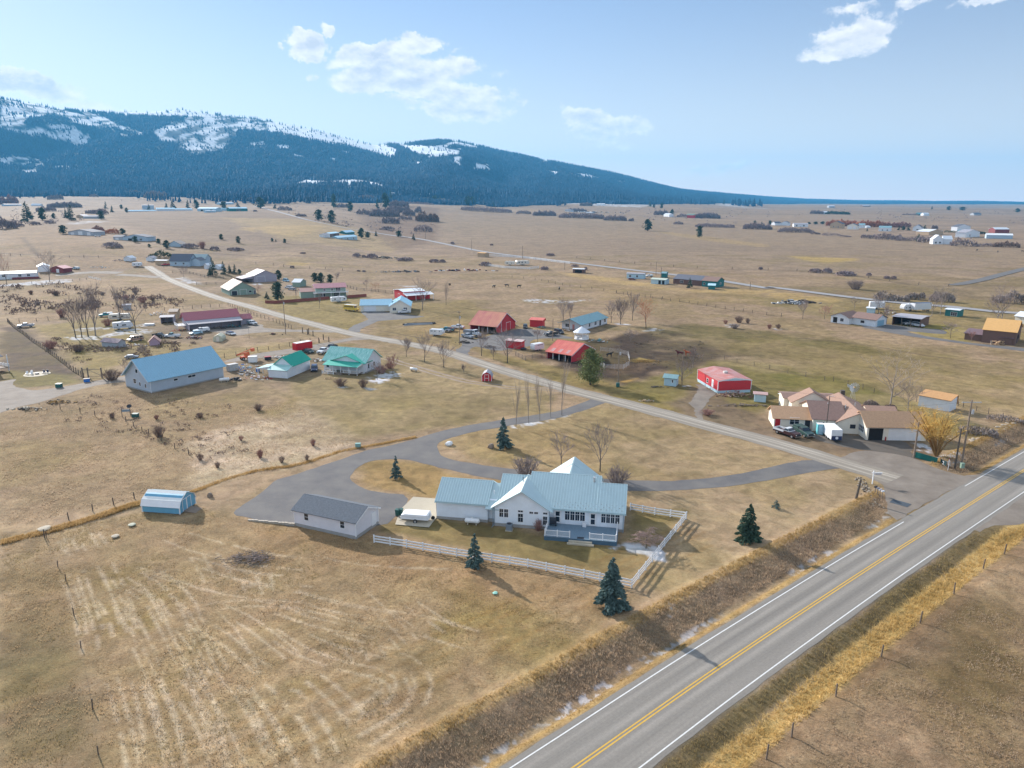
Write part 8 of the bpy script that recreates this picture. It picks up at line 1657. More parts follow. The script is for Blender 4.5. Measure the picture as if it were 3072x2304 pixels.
scrub('low scrub scattered over the creek slope below the pines', 'F2', [(60,110),(700,130),(1100,120),(1600,250),(1500,420),(1000,380),(600,320),(250,230)], 260, 2.6, M_BUSH, 81)
scrub('low scrub dotted over the far left meadows', 'F1', [(0,120),(600,180),(1300,60),(1600,100),(1000,140),(900,260),(600,330),(0,360)], 150, 2.4, M_BUSH, 82)
scrub('low reddish scrub in the rough pasture at the left', 'Z1', [(0,30),(900,0),(2100,120),(2000,270),(1200,290),(100,350)], 260, 1.7, M_BUSHB, 83)
scrub('small weeds scattered over the pale rough field', 'Z11', [(700,100),(1900,150),(2100,550),(1700,650),(1200,450),(500,400)], 170, .5, M_BUSHB, 84)
scrub('low scrub along the far middle pasture and road', 'F3', [(0,100),(2212,200),(2212,330),(1000,290),(0,200)], 150, 3., M_BUSH, 85)
scrub('low scrub around the far village', 'F4', [(0,150),(2212,190),(2212,330),(1400,300),(0,260)], 170, 3.5, M_BUSH, 86)
scrub('dark weeds and clods in the muddy corral', 'Z5', [(0,520),(600,420),(1000,560),(900,740),(400,860),(0,900)], 110, .35, M_BARK, 87)
scrub('scrub and weeds in the yard around the maroon workshop', 'Z1', [(600,600),(1100,700),(1900,640),(2212,640),(1900,780),(900,880),(600,780)], 200, .8, M_BUSHB, 88)
# ================================================================ fences
def g0(z,x,y):
 p=G(z,x,y)
 if p.y<430:p.z=0
 return p
def posts_along(L,step):
 out=[];L=[Vector(p)for p in L]
 for a,b in zip(L[:-1],L[1:]):
  k=max(1,round((b-a).length/step));out+=[a.lerp(b,i/k)for i in range(k)]
 return out+[L[-1]]
POSTM=MB().box(-.06,.06,-.06,.06,-.2,1.3).build('post',M_POST);POSTM.name='post';_pm=POSTM.data;bpy.data.objects.remove(POSTM)
def wirefence(name,label,L,step=4.,h=1.25,wires=3,thick=1.,m=None):
 t=thing(name,label,'fence',L[0]);P_=posts_along(L,step)[:100];rdm=random.Random(len(label))
 for p in P_:
  z=TZ(p.x,p.y)if p.y>430 else 0;o=bpy.data.objects.new('post',_pm);COL.objects.link(o);o.parent=t;o.location=(p.x-L[0].x,p.y-L[0].y,z-L[0].z);o.scale=(thick,thick,h/1.3*rdm.uniform(.9,1.1));o.rotation_euler=(rdm.gauss(0,.04),rdm.gauss(0,.04),0)
 if wires:
  for i in range(wires):
   w=MB();zz=h*(.35+.55*i/max(1,wires-1));w.tube([(p.x-L[0].x,p.y-L[0].y,(TZ(p.x,p.y)if p.y>430 else 0)-L[0].z+zz)for p in P_],.005 if L[0].y<200 else.012,3,False);w.build('wire',M_TRIMD,t)
 return t
def boardfence(label,L,step,h,m,rails=3,bw=.14,pw=.13,name='rail_fence',cap=True):
 t=thing(name,label,'fence',L[0])
 for a,b in zip(L[:-1],L[1:]):
  d=b-a;k=max(1,round(d.length/step));u=d.normalized();n=Vector((-u.y,u.x,0))*.02
  for i in range(k+1):
   if i==k and b is not L[-1]:continue
   p=a.lerp(b,i/k)-L[0];z=p.z;MB().box(p.x-pw/2,p.x+pw/2,p.y-pw/2,p.y+pw/2,z-.15,z+h).prism([(p.y-pw/2-.02,z+h),(p.y+pw/2+.02,z+h),(p.y,z+h+.07)],'x',p.x-pw/2-.02,p.x+pw/2+.02).build('post',m,t)
  for r in range(rails):
   z=h*(.22+.66*r/max(1,rails-1));p,q=a-L[0]+Vector((0,0,z-bw/2)),b-L[0]+Vector((0,0,z-bw/2));MB().slab([p-n,q-n,q+n,p+n],(0,0,bw)).build('rail',m,t)
 return t
boardfence('white three rail fence curving round the yard of the main house',[g0('Z10',1915,765),g0('Z8',55,950),g0('Z8',470,1022),g0('Z8',1060,1112),g0('Z8',1525,1200),g0('Z8',1920,1282),g0('Z9',870,985),g0('Z9',1132,655),g0('Z9',835,615),g0('Z9',603,572)],2.42,1.25,M_WHITE,bw=.20,pw=.16)
wirefence('wire_fence','wire fence on thin posts down the left edge of the front field',[g0('L3',x,y)for x,y in((200,160),(250,290),(285,350),(320,500),(350,640),(400,900),(425,1100),(445,1300))],9,h=1.0,wires=1,thick=.7)
wirefence('wire_fence','wire fence along the yellow grass strip beyond the highway',[p for p in(g0('L4',x,y)for x,y in((2212,25),(2050,135),(1800,350),(1465,640),(1290,800),(1190,890)))],9,1.3)
wirefence('wire_fence','wire fence behind the blue shed along the orange grass',[g0('Z11',x,y)for x,y in((370,1280),(570,1130),(770,1060),(945,1010),(1115,955))],5)
wirefence('wire_fence','short wire fence crossing the pale rough grass',[g0('Z11',x,y)for x,y in((500,215),(665,245),(1045,320),(1180,400),(1235,420),(1450,540),(1565,590))],6,wires=0)
wirefence('pasture_fence','timber post fence beside the dark soil strip at the left',[g0('Z1',x,y)for x,y in((85,430),(150,490),(250,560),(350,640),(500,740),(610,820),(700,890),(790,960),(870,1010),(930,1050))],3.2,1.6,3,1.3)
wirefence('pasture_fence','post fence along the back of the junk filled yard',[g0('Z1',x,y)for x,y in((95,425),(215,430),(405,420),(535,410),(700,385),(1100,360),(1610,310),(1820,300),(2130,285))],9,1.5,2,1.2)
wirefence('pasture_fence','post fence between the rough pasture and gravel road',[G('Z2',x,y)for x,y in((80,480),(285,465),(485,450),(585,445),(680,430),(840,490),(1000,555),(1180,610),(1290,650),(1380,690))],4,1.6,2,1.2)
wirefence('pasture_fence','post fence along the upper side of the farmhouse drive',[g0('Z2',x,y)for x,y in((640,1010),(770,990),(890,950),(1010,940),(1130,925),(1245,905),(1360,885),(1480,850),(1590,835),(1690,845))],5,1.5,2,1.2)
for lb,l in(('pair of tall gate posts by the road bend, left group',((1505,735),(1560,750),(1570,745),(1620,770))),('tall gate posts by the road bend, right group',((1685,845),(1735,810),(1795,835)))):
 wirefence('gate_posts',lb,[g0('Z2',x,y)for x,y in l],9,2.1,0,2.2)
wirefence('pasture_fence','wire fence curving behind the red mobile home',[g0('Z5',x,y)for x,y in((845,780),(1050,728),(1190,735),(1330,765),(1520,800),(1690,835),(1890,885),(2090,925),(2300,960))]+[g0('Z6',x,y)for x,y in((330,965),(620,1045),(730,1080),(1150,1170))],5,1.4)
wirefence('pasture_fence','wire fence behind the white shed at the far right',[g0('Z6',x,y)for x,y in((1560,1215),(1610,1225),(1740,1260),(1860,1290),(2000,1340),(2212,1390))],5,1.4)
wirefence('pasture_fence','long post fence crossing the middle pasture',[G('Z5',x,y)for x,y in((0,0),(150,25),(400,60),(800,110),(1200,175),(1500,220),(1820,258))],6,1.5,0,1.5)
wirefence('pasture_fence','long post fence above the orange willow pasture',[G('F3',x,y)for x,y in((0,785),(200,805),(500,865),(690,885),(900,915),(1100,945),(1300,970))],9,1.5,0,1.8)
wirefence('pasture_fence','far post fence along the wide field above the road',[G('F3',x,y)for x,y in((560,615),(800,640),(1200,680),(1600,705),(2212,718))],22,1.7,0,2.5)
wirefence('pasture_fence','far post fence at the foot of the right pasture',[G('F4',x,y)for x,y in((0,720),(250,728),(700,765),(1050,815),(1300,850),(1560,860))],22,1.7,0,2.5)
wirefence('pasture_fence','post fence in the dry field behind the grey barn',[G('F2',x,y)for x,y in((0,670),(150,680),(330,705),(600,712),(900,738),(1300,745))],14,1.7,0,2.)
wirefence('pasture_fence','post fence at the far left hillside',[G('F1',x,y)for x,y in((0,590),(180,600),(330,608),(600,612),(850,612))],12,1.7,2,2.)
wirefence('yard_fence','snow edged wire fence before the long white mobile home',[G('F1',x,y)for x,y in((-40,865),(150,850),(400,835),(630,820),(750,805))],7,1.5,3,1.5)
M_FW=pm('old_rail_timber',(.20,.16,.13),rough=.9,var=.2)
boardfence('old timber rail corral below the dark spruces',[G('F1',x,y)for x,y in((1490,745),(1640,750),(1800,790),(2000,800),(2100,800),(2030,840),(1700,850))],6,1.6,M_FW,3,.12,.2)
boardfence('timber corral rails behind the cream house and red barn',[G('F2',x,y)for x,y in((790,870),(870,895),(1000,905),(1180,925))],6,1.6,M_FW,3,.14,.22)
boardfence('low white rail panels at the far left drive',[G('F1',x,y)for x,y in((765,788),(870,810))],4,1.4,M_WHITE,4,.1,.12)
boardfence('white boundary fence round the far trailer yard',[G('F3',x,y)for x,y in((-230,600),(0,612),(150,625),(500,668))],9,2.,M_WHITE,3,.35,.3)
boardfence('low white boundary fence before the far trailer home',[G('F3',x,y)for x,y in((-260,680),(-60,705),(150,715),(230,705))],9,1.8,M_WHITE,3,.35,.3)
M_PIPE=pm('pipe_panel',(.42,.41,.40),rough=.5)
boardfence('curved pipe panel round pen beside the red open barn',[g0('Z4',x,y)for x,y in((1775,770),(1900,785),(2030,800),(2140,830),(2160,900),(2155,960),(2080,1010),(1960,1010),(1830,1000),(1780,960))],3.2,1.6,M_PIPE,5,.06,.08)
boardfence('timber pen rails left of the red open barn',[g0('Z4',x,y)for x,y in((650,830),(780,895),(870,870),(1000,850))],3.,1.4,M_FW,3,.12,.14)
bf=thing('timber_gate','tall braced timber gate beside the left side drive','gate',g0('Z1',920,1045));e=g0('Z1',1130,1045)-bf.location
for p in(Vector((0,0,0)),e*.28,e):MB().box(p.x-.14,p.x+.14,p.y-.14,p.y+.14,-.1,3.0).build('post',M_WOOD,bf)
for a,b in(((0,2.4),(1,2.4)),((.28,2.4),(1,.6)),((.28,.5),(1,.5))):p=e*a[0];q=e*b[0];MB().tube([(p.x,p.y,a[1]),(q.x,q.y,b[1])],.07,5).build('brace',M_WOOD,bf)
# ================================================================ poles and wires
def pole(label,z,b,t,arm=0.,trans=False,m=M_WOOD,r=.15,name='utility_pole',lean=0.,lamp=False):
 g,h,_=meas(z,b,t);g=g0(z,*b);h=min(h,14);o=thing(name,label,'pole',g);o.rotation_euler=(0,lean,0)
 MB().tube([(0,0,-.2),(0,0,h)],[r,r*.7],8).build('pole',m,o)
 if arm:
  a_=MB().box(-arm/2,arm/2,-.06,.06,h-.5,h-.36).build('crossarm',m if arm<3 else M_GALV,o)
  for x in(-arm*.45,-arm*.2,arm*.2,arm*.45):MB().cyl((x,0,h-.36),.05,.2,6).build('insulator',M_CONC,a_)
 if trans:MB().cyl((.3,-.28,h-2.6),.24,.8,10).build('transformer',M_GALV,o)
 if lamp:MB().tube([(0,0,h-.2),(.5,-.3,h+.1),(.8,-.5,h)],.05,5).build('lamp_arm',M_GALV,o)
 o['top']=h;return o
PL=[pole('grey utility pole rising beside the maroon workshop lawn','Z2',(1317,748),(1290,255),0,True),pole('brown utility pole by the grey pickup and dump truck','Z3',(1677,812),(1668,368),1.2,True),
pole('brown utility pole in front of the gazebo yard','Z4',(1142,632),(1137,340),0),pole('tall utility pole with transformer beside the olive pine','Z4',(2008,1232),(2008,690),0,True),
pole('brown pole standing in the bare tree by the pale blue shed','Z5',(716,965),(725,668),0),pole('dark slender pole before the cream ranch house with a lamp','Z7',(702,505),(740,222),0,False,M_BARK,.12,lamp=True),
pole('tall utility pole with a wide crossarm at the highway bank','Z7',(1737,742),(1817,255),3.6,True,M_WOOD,.19),pole('thick brown post left of the golden willow','Z7',(1373,692),(1407,418),0,False,M_WOOD,.2,'timber_post'),
pole('grey brown post between the golden willow and utility pole','Z7',(1687,768),(1720,470),0,False,M_BARK,.17,'timber_post'),pole('far utility pole above the white boundary fence','F3',(91,622),(91,510),0,r=.25),
pole('far utility pole behind the tiny teal shed','F3',(1286,788),(1286,698),1.5,r=.25),pole('thin far pole left of the tiny teal shed','F3',(1243,765),(1243,650),0,r=.2),pole('short far pole at the white fence corner','F3',(455,718),(455,656),0,r=.22),
pole('far utility pole beside the right pine of the far road pair','F2',(655,320),(655,275),0,r=.3),pole('far pole at the bend of the far road','F2',(1465,452),(1465,380),1.4,r=.25),pole('far pole beside the straight far road','F2',(1863,545),(1863,458),0,r=.25),
pole('pole by the road at the right of the teal house','F3',(2056,885),(2058,822),0,r=.22),pole('leaning weathered post beside the stone row at the junction','Z7',(932,1012),(962,855),0,False,M_BARK,.22,'timber_post',.12),
pole('slim pole with a small sign before the workshop drive','Z2',(915,790),(905,680),0,r=.06)]
top=lambda o:o.location+Vector((0,0,o['top']-.1))
def wire(label,a,b,sag):
 t=[a.lerp(b,i/16)-Vector((0,0,sag*4*(i/16)*(1-i/16)))for i in range(17)];tag(MB().tube([p-a for p in t],.016,3,False).build('power_line',M_TRIMD),label,'wire').location=a
wire('power line between the workshop pole and the grey pickup pole',top(PL[0]),top(PL[1]),2.);wire('power line from the transformer pole to the cream ranch house pole',top(PL[3]),top(PL[5]),2.)
wire('power line from the ranch house pole to the wide crossarm pole',top(PL[5]),top(PL[6]),1.5);wire('power line from the gazebo yard pole to the transformer pole',top(PL[2]),top(PL[3]),1.5);wire('power line between the transformer pole and the bare tree pole',top(PL[3]),top(PL[4]),1.)
# ================================================================ junction furniture
sg_=thing('sign_post','white estate sign post with a hanging arm at the junction','sign post',g0('Z7',1057,893));hh=meas('Z7',(1057,893),(1075,793))[1]
MB().box(-.07,.07,-.07,.07,-.1,hh).build('post',M_WHITE,sg_);MB().box(-.3,1.5,-.05,.05,hh-.45,hh-.3).build('arm',M_WHITE,sg_);MB().box(.25,1.4,-.02,.02,hh-.75,hh-.47).build('sign_board',pm('grey_board',(.45,.42,.42)),sg_)
g=g0('Z7',1130,1000)
for i,(dz,col_)in enumerate(((0,M_TRIMD),(1,P_GREY),(2,P_SILV),(3,P_WHITE))):
 p=g+Vector((-.25,1.9,0))*((3-i)*.33);mb_=thing('mailbox',('black','grey','silver','white')[i]+' mailbox in the row of four at the junction','mailbox',p,.4,'mailboxes at the junction')
 MB().prism([(-.14,1.15),(.14,1.15),(.14,1.3),(.08,1.38),(-.08,1.38),(-.14,1.3)],'x',-.28,.28).build('box',col_,mb_);MB().box(-.05,.05,-.05,.05,-.1,1.15).build('post',M_WOOD,mb_);MB().box(-.02,.12,.145,.16,1.25,1.4).build('flag',P_RED,mb_)
gp0,gp1,gp2=g0('Z7',1380,690),g0('Z7',1550,738),g0('Z7',1612,765)
gf=thing('green_fence','low green corrugated fence panel below the golden willow','fence',gp0);v=gp1-gp0
for i in range(2):a=v*i/2;b=v*(i+1)/2;MB().slab([a,b,b+Vector((0,0,1.15)),a+Vector((0,0,1.15))],Vector((.02,.06,0))).build('panel',pm('dark_green_sheet',(.015,.14,.12),rough=.5),gf)
nf=thing('number_board','dark board painted with a white number two beside the green fence','sign',gp1+Vector((.5,-.15,0)),math.atan2(gp2.y-gp1.y,gp2.x-gp1.x));MB().box(0,1.4,-.03,.03,.05,1.0).build('board',pm('dark_teal_board',(.015,.05,.055)),nf)
fc=bpy.data.curves.new('numeral','FONT');fc.body='2';fc.size=.95;fc.extrude=.01;fc.align_x='CENTER';fo=bpy.data.objects.new('numeral_tmp',fc);COL.objects.link(fo);bpy.context.view_layer.update()
me_=bpy.data.meshes.new_from_object(fo.evaluated_get(bpy.context.evaluated_depsgraph_get()));bpy.data.objects.remove(fo);no=bpy.data.objects.new('numeral',me_);COL.objects.link(no);no.parent=nf;me_.materials.clear();me_.materials.append(M_WHITE);no.location=(.7,-.045,.18);no.rotation_euler=(PI/2,0,0)
mp_=thing('marker_post','thin white marker post in the snow by the number board','post',g0('Z7',1632,790));MB().tube([(0,0,-.1),(0,0,2.2)],.045,6).build('post',M_WHITE,mp_);MB().cyl((0,0,2.2),.06,.12,6).build('cap',P_RED,mp_)
ub=thing('utility_box','pale green utility box at the foot of the crossarm pole','box',g0('Z7',1740,770));MB().box(-.3,.3,-.25,.25,-.02,.9).build('cabinet',pm('box_green',(.25,.36,.28)),ub,bevel=.03);MB().box(-.33,.33,-.28,.28,.9,.96).build('lid',MATS['box_green'],ub)
def boxy(name,label,cat,z,b,sx_,sy_,sz_,m,lid=None,rz=0.):
 o=thing(name,label,cat,g0(z,*b),rz);MB().box(-sx_/2,sx_/2,-sy_/2,sy_/2,0,sz_).build('body',m,o,bevel=min(sx_,sz_)*.06);MB().box(-sx_/2-.03,sx_/2+.03,-sy_/2-.03,sy_/2+.03,sz_,sz_+.07).build('lid',lid or m,o);return o
pt=boxy('cabinet','tall turquoise cabinet between the dark green pickup and box trailer','cabinet','Z7',(655,512),1.3,1.2,2.3,pm('turquoise_plastic',(.15,.50,.55),rough=.5),M_WHITE,-.1);MB().box(-.45,.45,-.66,-.61,.1,2.1).build('door',P_LBLUE,pt)
boxy('utility_box','small turquoise utility box in the orange grass by the drive','box','Z10',(1803,98),1.,.8,.8,pm('box_teal',(.20,.36,.34)))
boxy('utility_box','dark green box at the foot of the transformer pole','box','Z4',(2005,1240),.9,.7,1.,P_GRND);boxy('utility_box','green box beside the wooden sign in the left field','box','Z1',(1500,1478),1.3,1.1,.8,pm('bin_green',(.03,.10,.09)))
hy=thing('fire_extinguisher','small red extinguisher post by the ranch garage doors','hydrant',g0('Z7',1157,562));MB().cyl((0,0,0),.12,.7,10).build('body',P_REDD,hy);MB().cyl((0,0,.7),.07,.15,8).build('cap',P_REDD,hy)
ws=thing('wooden_sign','grey wooden sign board on two posts in the left field','sign',g0('Z1',1400,1475),.25)
for x in(-.9,.9):MB().box(x-.07,x+.07,-.07,.07,-.1,1.9).build('post',M_WOOD,ws)
MB().box(-.83,.83,-.04,.04,1.2,1.75).build('board',pm('grey_sign_board',(.20,.26,.31)),ws);MB().box(-1.,1.,-.08,.08,1.9,1.98).build('top_rail',M_WOOD,ws)
sd=thing('satellite_dish','dark satellite dish on a mast behind the wooden sign','dish',g0('Z1',1440,1440));MB().tube([(0,0,0),(0,0,1.7)],.05,6).build('mast',M_GALV,sd);o=MB().lathe([(.05,0),(.35,.06),(.55,.2)],14).build('dish',M_TRIMD,sd);o.location=(0,0,1.7);o.rotation_euler=(.7,0,.3)
propane(g0('Z3',1068,1168),-.5,.95,'white propane tank on the lawn beside the dirt track');propane(g0('Z2',640,1275),.4,1.0,'white tank and covers at the right end of the blue roofed barn')
# ---- windmill
g,h,_=meas('Z7',(905,252),(915,155));wm=thing('windmill','small farm windmill with a round fan of metal blades','windmill',g0('Z7',905,252));h=max(h,3.2)
for x,y in((-.5,-.5),(.5,-.5),(.5,.5),(-.5,.5)):MB().tube([(x,y,0),(x*.15,y*.15,h)],.04,4).build('leg',M_GALV,wm)
for i in range(16):
 a=2*PI*i/16;c,s=math.cos(a),math.sin(a);MB().slab([(c*.35-s*.05,-.45,h+s*.35+c*.05),(c*.35+s*.05,-.42,h+s*.35-c*.05),(c*1.25+s*.17,-.38,h+s*1.25-c*.17),(c*1.25-s*.17,-.5,h+s*1.25+c*.17)],(0,.015,0)).build('blade',M_GALV,wm)
MB().cyl((0,-.5,h),.14,.5,8,'y').build('hub',M_WOODN,wm);MB().slab([(-.1,.1,h-.1),(-1.,1.0,h-.35),(-1.2,1.2,h+.5),(-.1,.2,h+.1)],(.02,.02,0)).build('tail_vane',M_GALV,wm)
# ---- animals
def animal(label,z,b,m,L=2.2,rz=0.,cow=False,name='horse',sc=1.):
 """one skinned body: trunk, neck, head and jointed legs"""
 me=bpy.data.meshes.new(name);o=bpy.data.objects.new(name,me);COL.objects.link(o);hz_=1.25;nk=.55 if not cow else.15
 V=[(-.75,0,hz_),(-.35,0,hz_-.03),(.1,0,hz_-.05),(.6,0,hz_+.02),(.95,0,hz_+nk*.55),(1.15,0,hz_+nk),(1.5,0,hz_+nk-.22),(-.95,0,hz_-.05),(-1.08,0,hz_-.6)];E_=[(0,1),(1,2),(2,3),(3,4),(4,5),(5,6),(0,7),(7,8)];R=[.30,.31,.30,.29,.19,.15,.09,.07,.05]
 for x,s,j in((-.72,-1,0),(-.72,1,0),(.62,-1,3),(.62,1,3)):
  k=len(V);bk=-.08 if x<0 else.0;V+=[(x,s*.17,hz_-.35),(x+(.12 if x<0 else.03),s*.17,hz_-.62),(x+bk,s*.17,.42),(x,s*.17,.04)];E_+=[(j,k),(k,k+1),(k+1,k+2),(k+2,k+3)];R+=[.16,.10,.06,.06]
 me.from_pydata(V,E_,[]);md=o.modifiers.new('s','SKIN');
 for i,r in enumerate(R):me.skin_vertices[0].data[i].radius=(r,r)
 me.skin_vertices[0].data[0].use_root=True;o.modifiers.new('u','SUBSURF').levels=1;dg=bpy.context.evaluated_depsgraph_get();bpy.context.view_layer.update()
 m2=bpy.data.meshes.new_from_object(o.evaluated_get(dg));bpy.data.objects.remove(o);o=bpy.data.objects.new(name,m2);COL.objects.link(o);m2.materials.clear();m2.materials.append(m);o.location=g0(z,*b);o.rotation_euler=(0,0,rz);o.scale=(sc,)*3;return tag(o,label,'cow' if cow else 'horse')
BAY=mat('dark_bay_coat',(.10,.02,.022),rough=.6);CHS=mat('chestnut_coat',(.42,.10,.035),rough=.6);BLK=mat('black_coat',(.015,.015,.018),rough=.6)
animal('dark bay horse facing left in the muddy corral field','Z5',(700,700),BAY,rz=2.9,sc=1.15);animal('bright chestnut horse standing right of the dark bay horse','Z5',(788,695),CHS,rz=2.6,sc=1.1);animal('black horse inside the round pipe pen','Z4',(1892,850),BLK,rz=.2)
cw=None;CLB=[('F4',(1805,555)),('F4',(1985,568)),('F4',(2200,566)),('F2',(2168,868)),('F2',(1675,860)),('F2',(2055,876)),('F3',(60,875)),('F3',(408,893)),('F1',(1010,108)),('F1',(1030,100)),('F1',(1045,112)),('F1',(1100,100)),('F1',(1150,106)),('F1',(1195,122)),('F1',(965,105)),('F1',(850,95)),('F1',(1130,122)),('F1',(660,135))]
for i,(z_,b)in enumerate(CLB):
 lb='black cow grazing in a wide dry field'
 if cw is None:cw=animal(lb,z_,b,BLK,rz=.5,cow=True,name='cow',sc=1.2);cw['group']='cattle in the far fields'
 else:dup(cw,G(z_,*b),i*1.1,1.2)
# ---- junk, timber, stones, tanks
def pile(name,label,cat,z,b,w,d,h,mats,n,seed,long=.9,thin=.12,rz=0.):
 rdm=random.Random(seed);o=thing(name,label,cat,g0(z,*b),rz)
 for k,m in enumerate(mats):
  q=MB();nm_=('scrap','boards','bits','parts')[k%4]
  for i in range(max(1,n//len(mats))):
   if n<=100:q=MB()
   x,y=rdm.gauss(0,w*.28),rdm.gauss(0,d*.28);zz=rdm.random()*h*max(.1,1-abs(x)/w*1.6);a=rdm.random()*6.28;l=long*rdm.uniform(.4,1.2);e=Vector((math.cos(a)*l,math.sin(a)*l*.7,rdm.gauss(0,.12)*l));q.tube([Vector((x,y,zz+.08))-e/2,Vector((x,y,zz+.08))+e/2],thin*rdm.uniform(.5,1.8),4)
   if n<=100:q.build(nm_.rstrip('s')if nm_!='scrap' else 'piece',m,o)
  if n>100:q.build(nm_,m,o)
 return o
P_BL=paint('bright_blue',(.03,.16,.50));P_ORR=paint('machine_orange',(.62,.14,.05))
pile('junk_pile','heap of white and grey scrap beyond the motorhome','junk pile','Z1',(1740,350),8,5,1.2,[M_GALV,M_WOOD,M_WHITE],46,1);pile('scrap_boards','scattered boards and scrap below the tan camper van','junk pile','Z1',(1480,690),7,3,.4,[M_GALV,M_WOODN],30,2)
pile('firewood_heap','scattered firewood and boards left of the maroon workshop','firewood','Z1',(2000,525),7,4,.5,[M_WOODN,M_WOOD,MATS['barn_red_siding']],46,3,.5,.12);pile('junk_pile','dry weeds and scrap parts behind the cream greenhouse','junk pile','Z2',(290,790),7,3,.7,[M_TIRE,M_WOOD,P_MAR],40,4)
pile('scrap_boards','scattered lumber and red parts on the soil by the green outbuilding','junk pile','Z2',(1000,1235),9,5,.5,[M_WOODN,M_WHITE,P_RED],40,5);pile('junk_pile','pallets barrels and scrap behind the blue roofed barn','junk pile','Z2',(830,1130),8,6,.8,[M_WOODN,P_BL,M_GALV,P_LBLUE],50,6);pile('junk_pile','white tarp covered heap between the outbuilding and farmhouse','junk pile','Z2',(1640,1045),5,4,.9,[M_WHITE,M_WOOD],24,7)
pile('scrap_boards','weathered machine parts on the workshop lawn','junk pile','Z2',(1180,750),3.4,2,.7,[M_BARK,P_MAR],22,8);pile('wood_heap','jumbled red brown lumber heap against the red mobile home','lumber','Z5',(1300,1135),8,3,1.4,[MATS['brown_metal_roof'],P_MAR,M_WOODN],90,9,.9,.09);pile('scrap_boards','old machinery parts at the corner of the red mobile home','junk pile','Z5',(1085,1055),3,2,.9,[M_TRIMD,M_GALV],24,10)
pile('wood_heap','orange beams and white sheets leaning by the cream ranch house','lumber','Z7',(430,285),5,3,1.0,[M_WOODN,M_WHITE,P_YEL],40,11);pile('log','fallen branches beside the pale blue teal roofed shed','branches','Z5',(455,1040),4,1.,.4,[M_BARK],12,12,1.4,.1);pile('brush_pile','grey brush pile in the front field','brush pile','Z10',(1048,885),5.5,3.4,.7,[M_TWIG,M_BARK],260,13,1.3,.022)
pile('branches','long row of dead branches below the red mobile home','branches','Z5',(1370,1245),12,1.4,.4,[M_BARK,M_TWIG],60,14,1.5,.05);pile('rubble_heap','grey rubble heap in the dry field between dark bushes','rubble','F2',(1095,618),22,8,1.6,[M_CONC,M_BARK],70,15,2.,.4);pile('junk_pile','far heap of dark scrap with a white boat shape','junk pile','Z5',(1930,115),14,6,1.6,[M_TRIMD,M_WHITE,P_GREY],70,16,2.,.3)
pile('junk_pile','dark scrap heap near the asphalt road at the far right','junk pile','Z5',(2085,105),10,5,1.2,[M_TRIMD,M_BARK],50,17,2.,.3);pile('junk_pile','scrap heap under the bare trees by the round gazebo','junk pile','Z4',(1760,640),6,4,.9,[P_TEAL,M_WOOD,M_GALV],30,18);pile('junk_pile','junk and parts before the open front of the orange roofed barn','junk pile','Z4',(330,540),8,2.5,.9,[M_TRIMD,M_BARK,M_WOOD],44,19)
pile('brush_pile','brown brush heap left of the low red storage shed','brush pile','Z4',(300,720),5,3,.8,[M_BARK,M_TWIG],70,20,1.2,.05);pile('firewood_heap','pale stones and stump pieces beside the gravel road','stones','Z5',(330,1195),3,1.2,.4,[M_CONC,M_WOODN],16,21,.5,.16);pile('far_machinery','line of grey farm machinery along the field edge','machinery','F2',(1280,738),30,4,1.2,[P_GREY,M_BARK],40,22,2.5,.35)
pile('far_machinery','row of white and dark machinery beside the long field line','machinery','F2',(1760,728),40,5,1.4,[M_WHITE,M_TRIMD,P_MAR],44,23,2.5,.4);pile('far_junkyard','far junkyard of many parked vehicles and scrap','junkyard','F3',(620,222),150,26,3,[M_WHITE,P_GREY,M_TRIMD],90,24,5,1.1)
sp=thing('pipe_stack','long low stack of black pipes in the bare yard','pipe stack',g0('Z3',1135,545),.30)
for i in range(13):
 y=-1.6+i*.26;MB().tube([(-6.5+(i%4)*.6,y,.15+(i%3)*.14),(5.5+(i%5)*.4,y+.3,.15+(i%2)*.16)],.15,8).build('pipe',M_TRIMD if i%5 else M_GALV,sp)
lf=thing('boom_lift','orange boom lift machine parked behind the blue roofed barn','machine',*frame(g0('Z2',790,1040),g0('Z2',1000,1010))[:2]);MB().box(1,4.,-.9,.9,.6,1.2).build('chassis',P_ORR,lf,bevel=.05);wheels4(lf,(1.4,3.6),2.,.5,.3)
MB().tube([(3.8,0,2.3),(-.3,0,1.7)],.2,6).build('lower_boom',P_ORR,lf);MB().tube([(-.3,0,1.9),(4.6,0,3.2)],.16,6).build('upper_boom',P_ORR,lf);MB().box(2.2,3.6,-.7,.7,1.2,2.2).build('engine_cover',P_ORR,lf,bevel=.08);MB().box(4.4,5.4,-.5,.5,2.4,3.4).build('basket',P_ORR,lf)
wb=boxy('water_tank','square white crate tank beside the orange boom lift','tank','Z2',(955,1055),2.6,1.6,1.8,M_WHITE,rz=.2);boxy('mower','red and black ride-on mower behind the green outbuilding','mower','Z2',(1120,1030),1.9,1.2,1.,M_TRIMD,P_RED,.4);boxy('barrel_box','blue plastic barrel on the soil behind the green outbuilding','barrel','Z2',(1010,1160),.9,.9,1.,P_BL)
boxy('utility_trailer','white wooden crate trailer at the end of the blue roofed barn','trailer','Z2',(730,1150),3.,1.8,2.0,pm('greyed_boards',(.42,.42,.42),var=.2),rz=.9);boxy('truck_bed_trailer','small white and red open trailer left of the red mobile home','trailer','Z5',(955,975),1.8,4.6,1.0,P_WHITE,M_WOOD,.1);boxy('boat','low white boat hull on the grass by the motorhome snow','boat','Z1',(1655,465),3.6,1.6,.7,M_WHITE,rz=.1)
boxy('quad_bike','bright blue quad bike beside the timber gate','quad bike','Z1',(962,1090),1.5,.9,.9,P_BL,M_TRIMD,.5);boxy('garden_bench','dark garden planter on the left lawn by the drive','planter','Z1',(655,1150),1.4,1.2,1.,P_GRND)
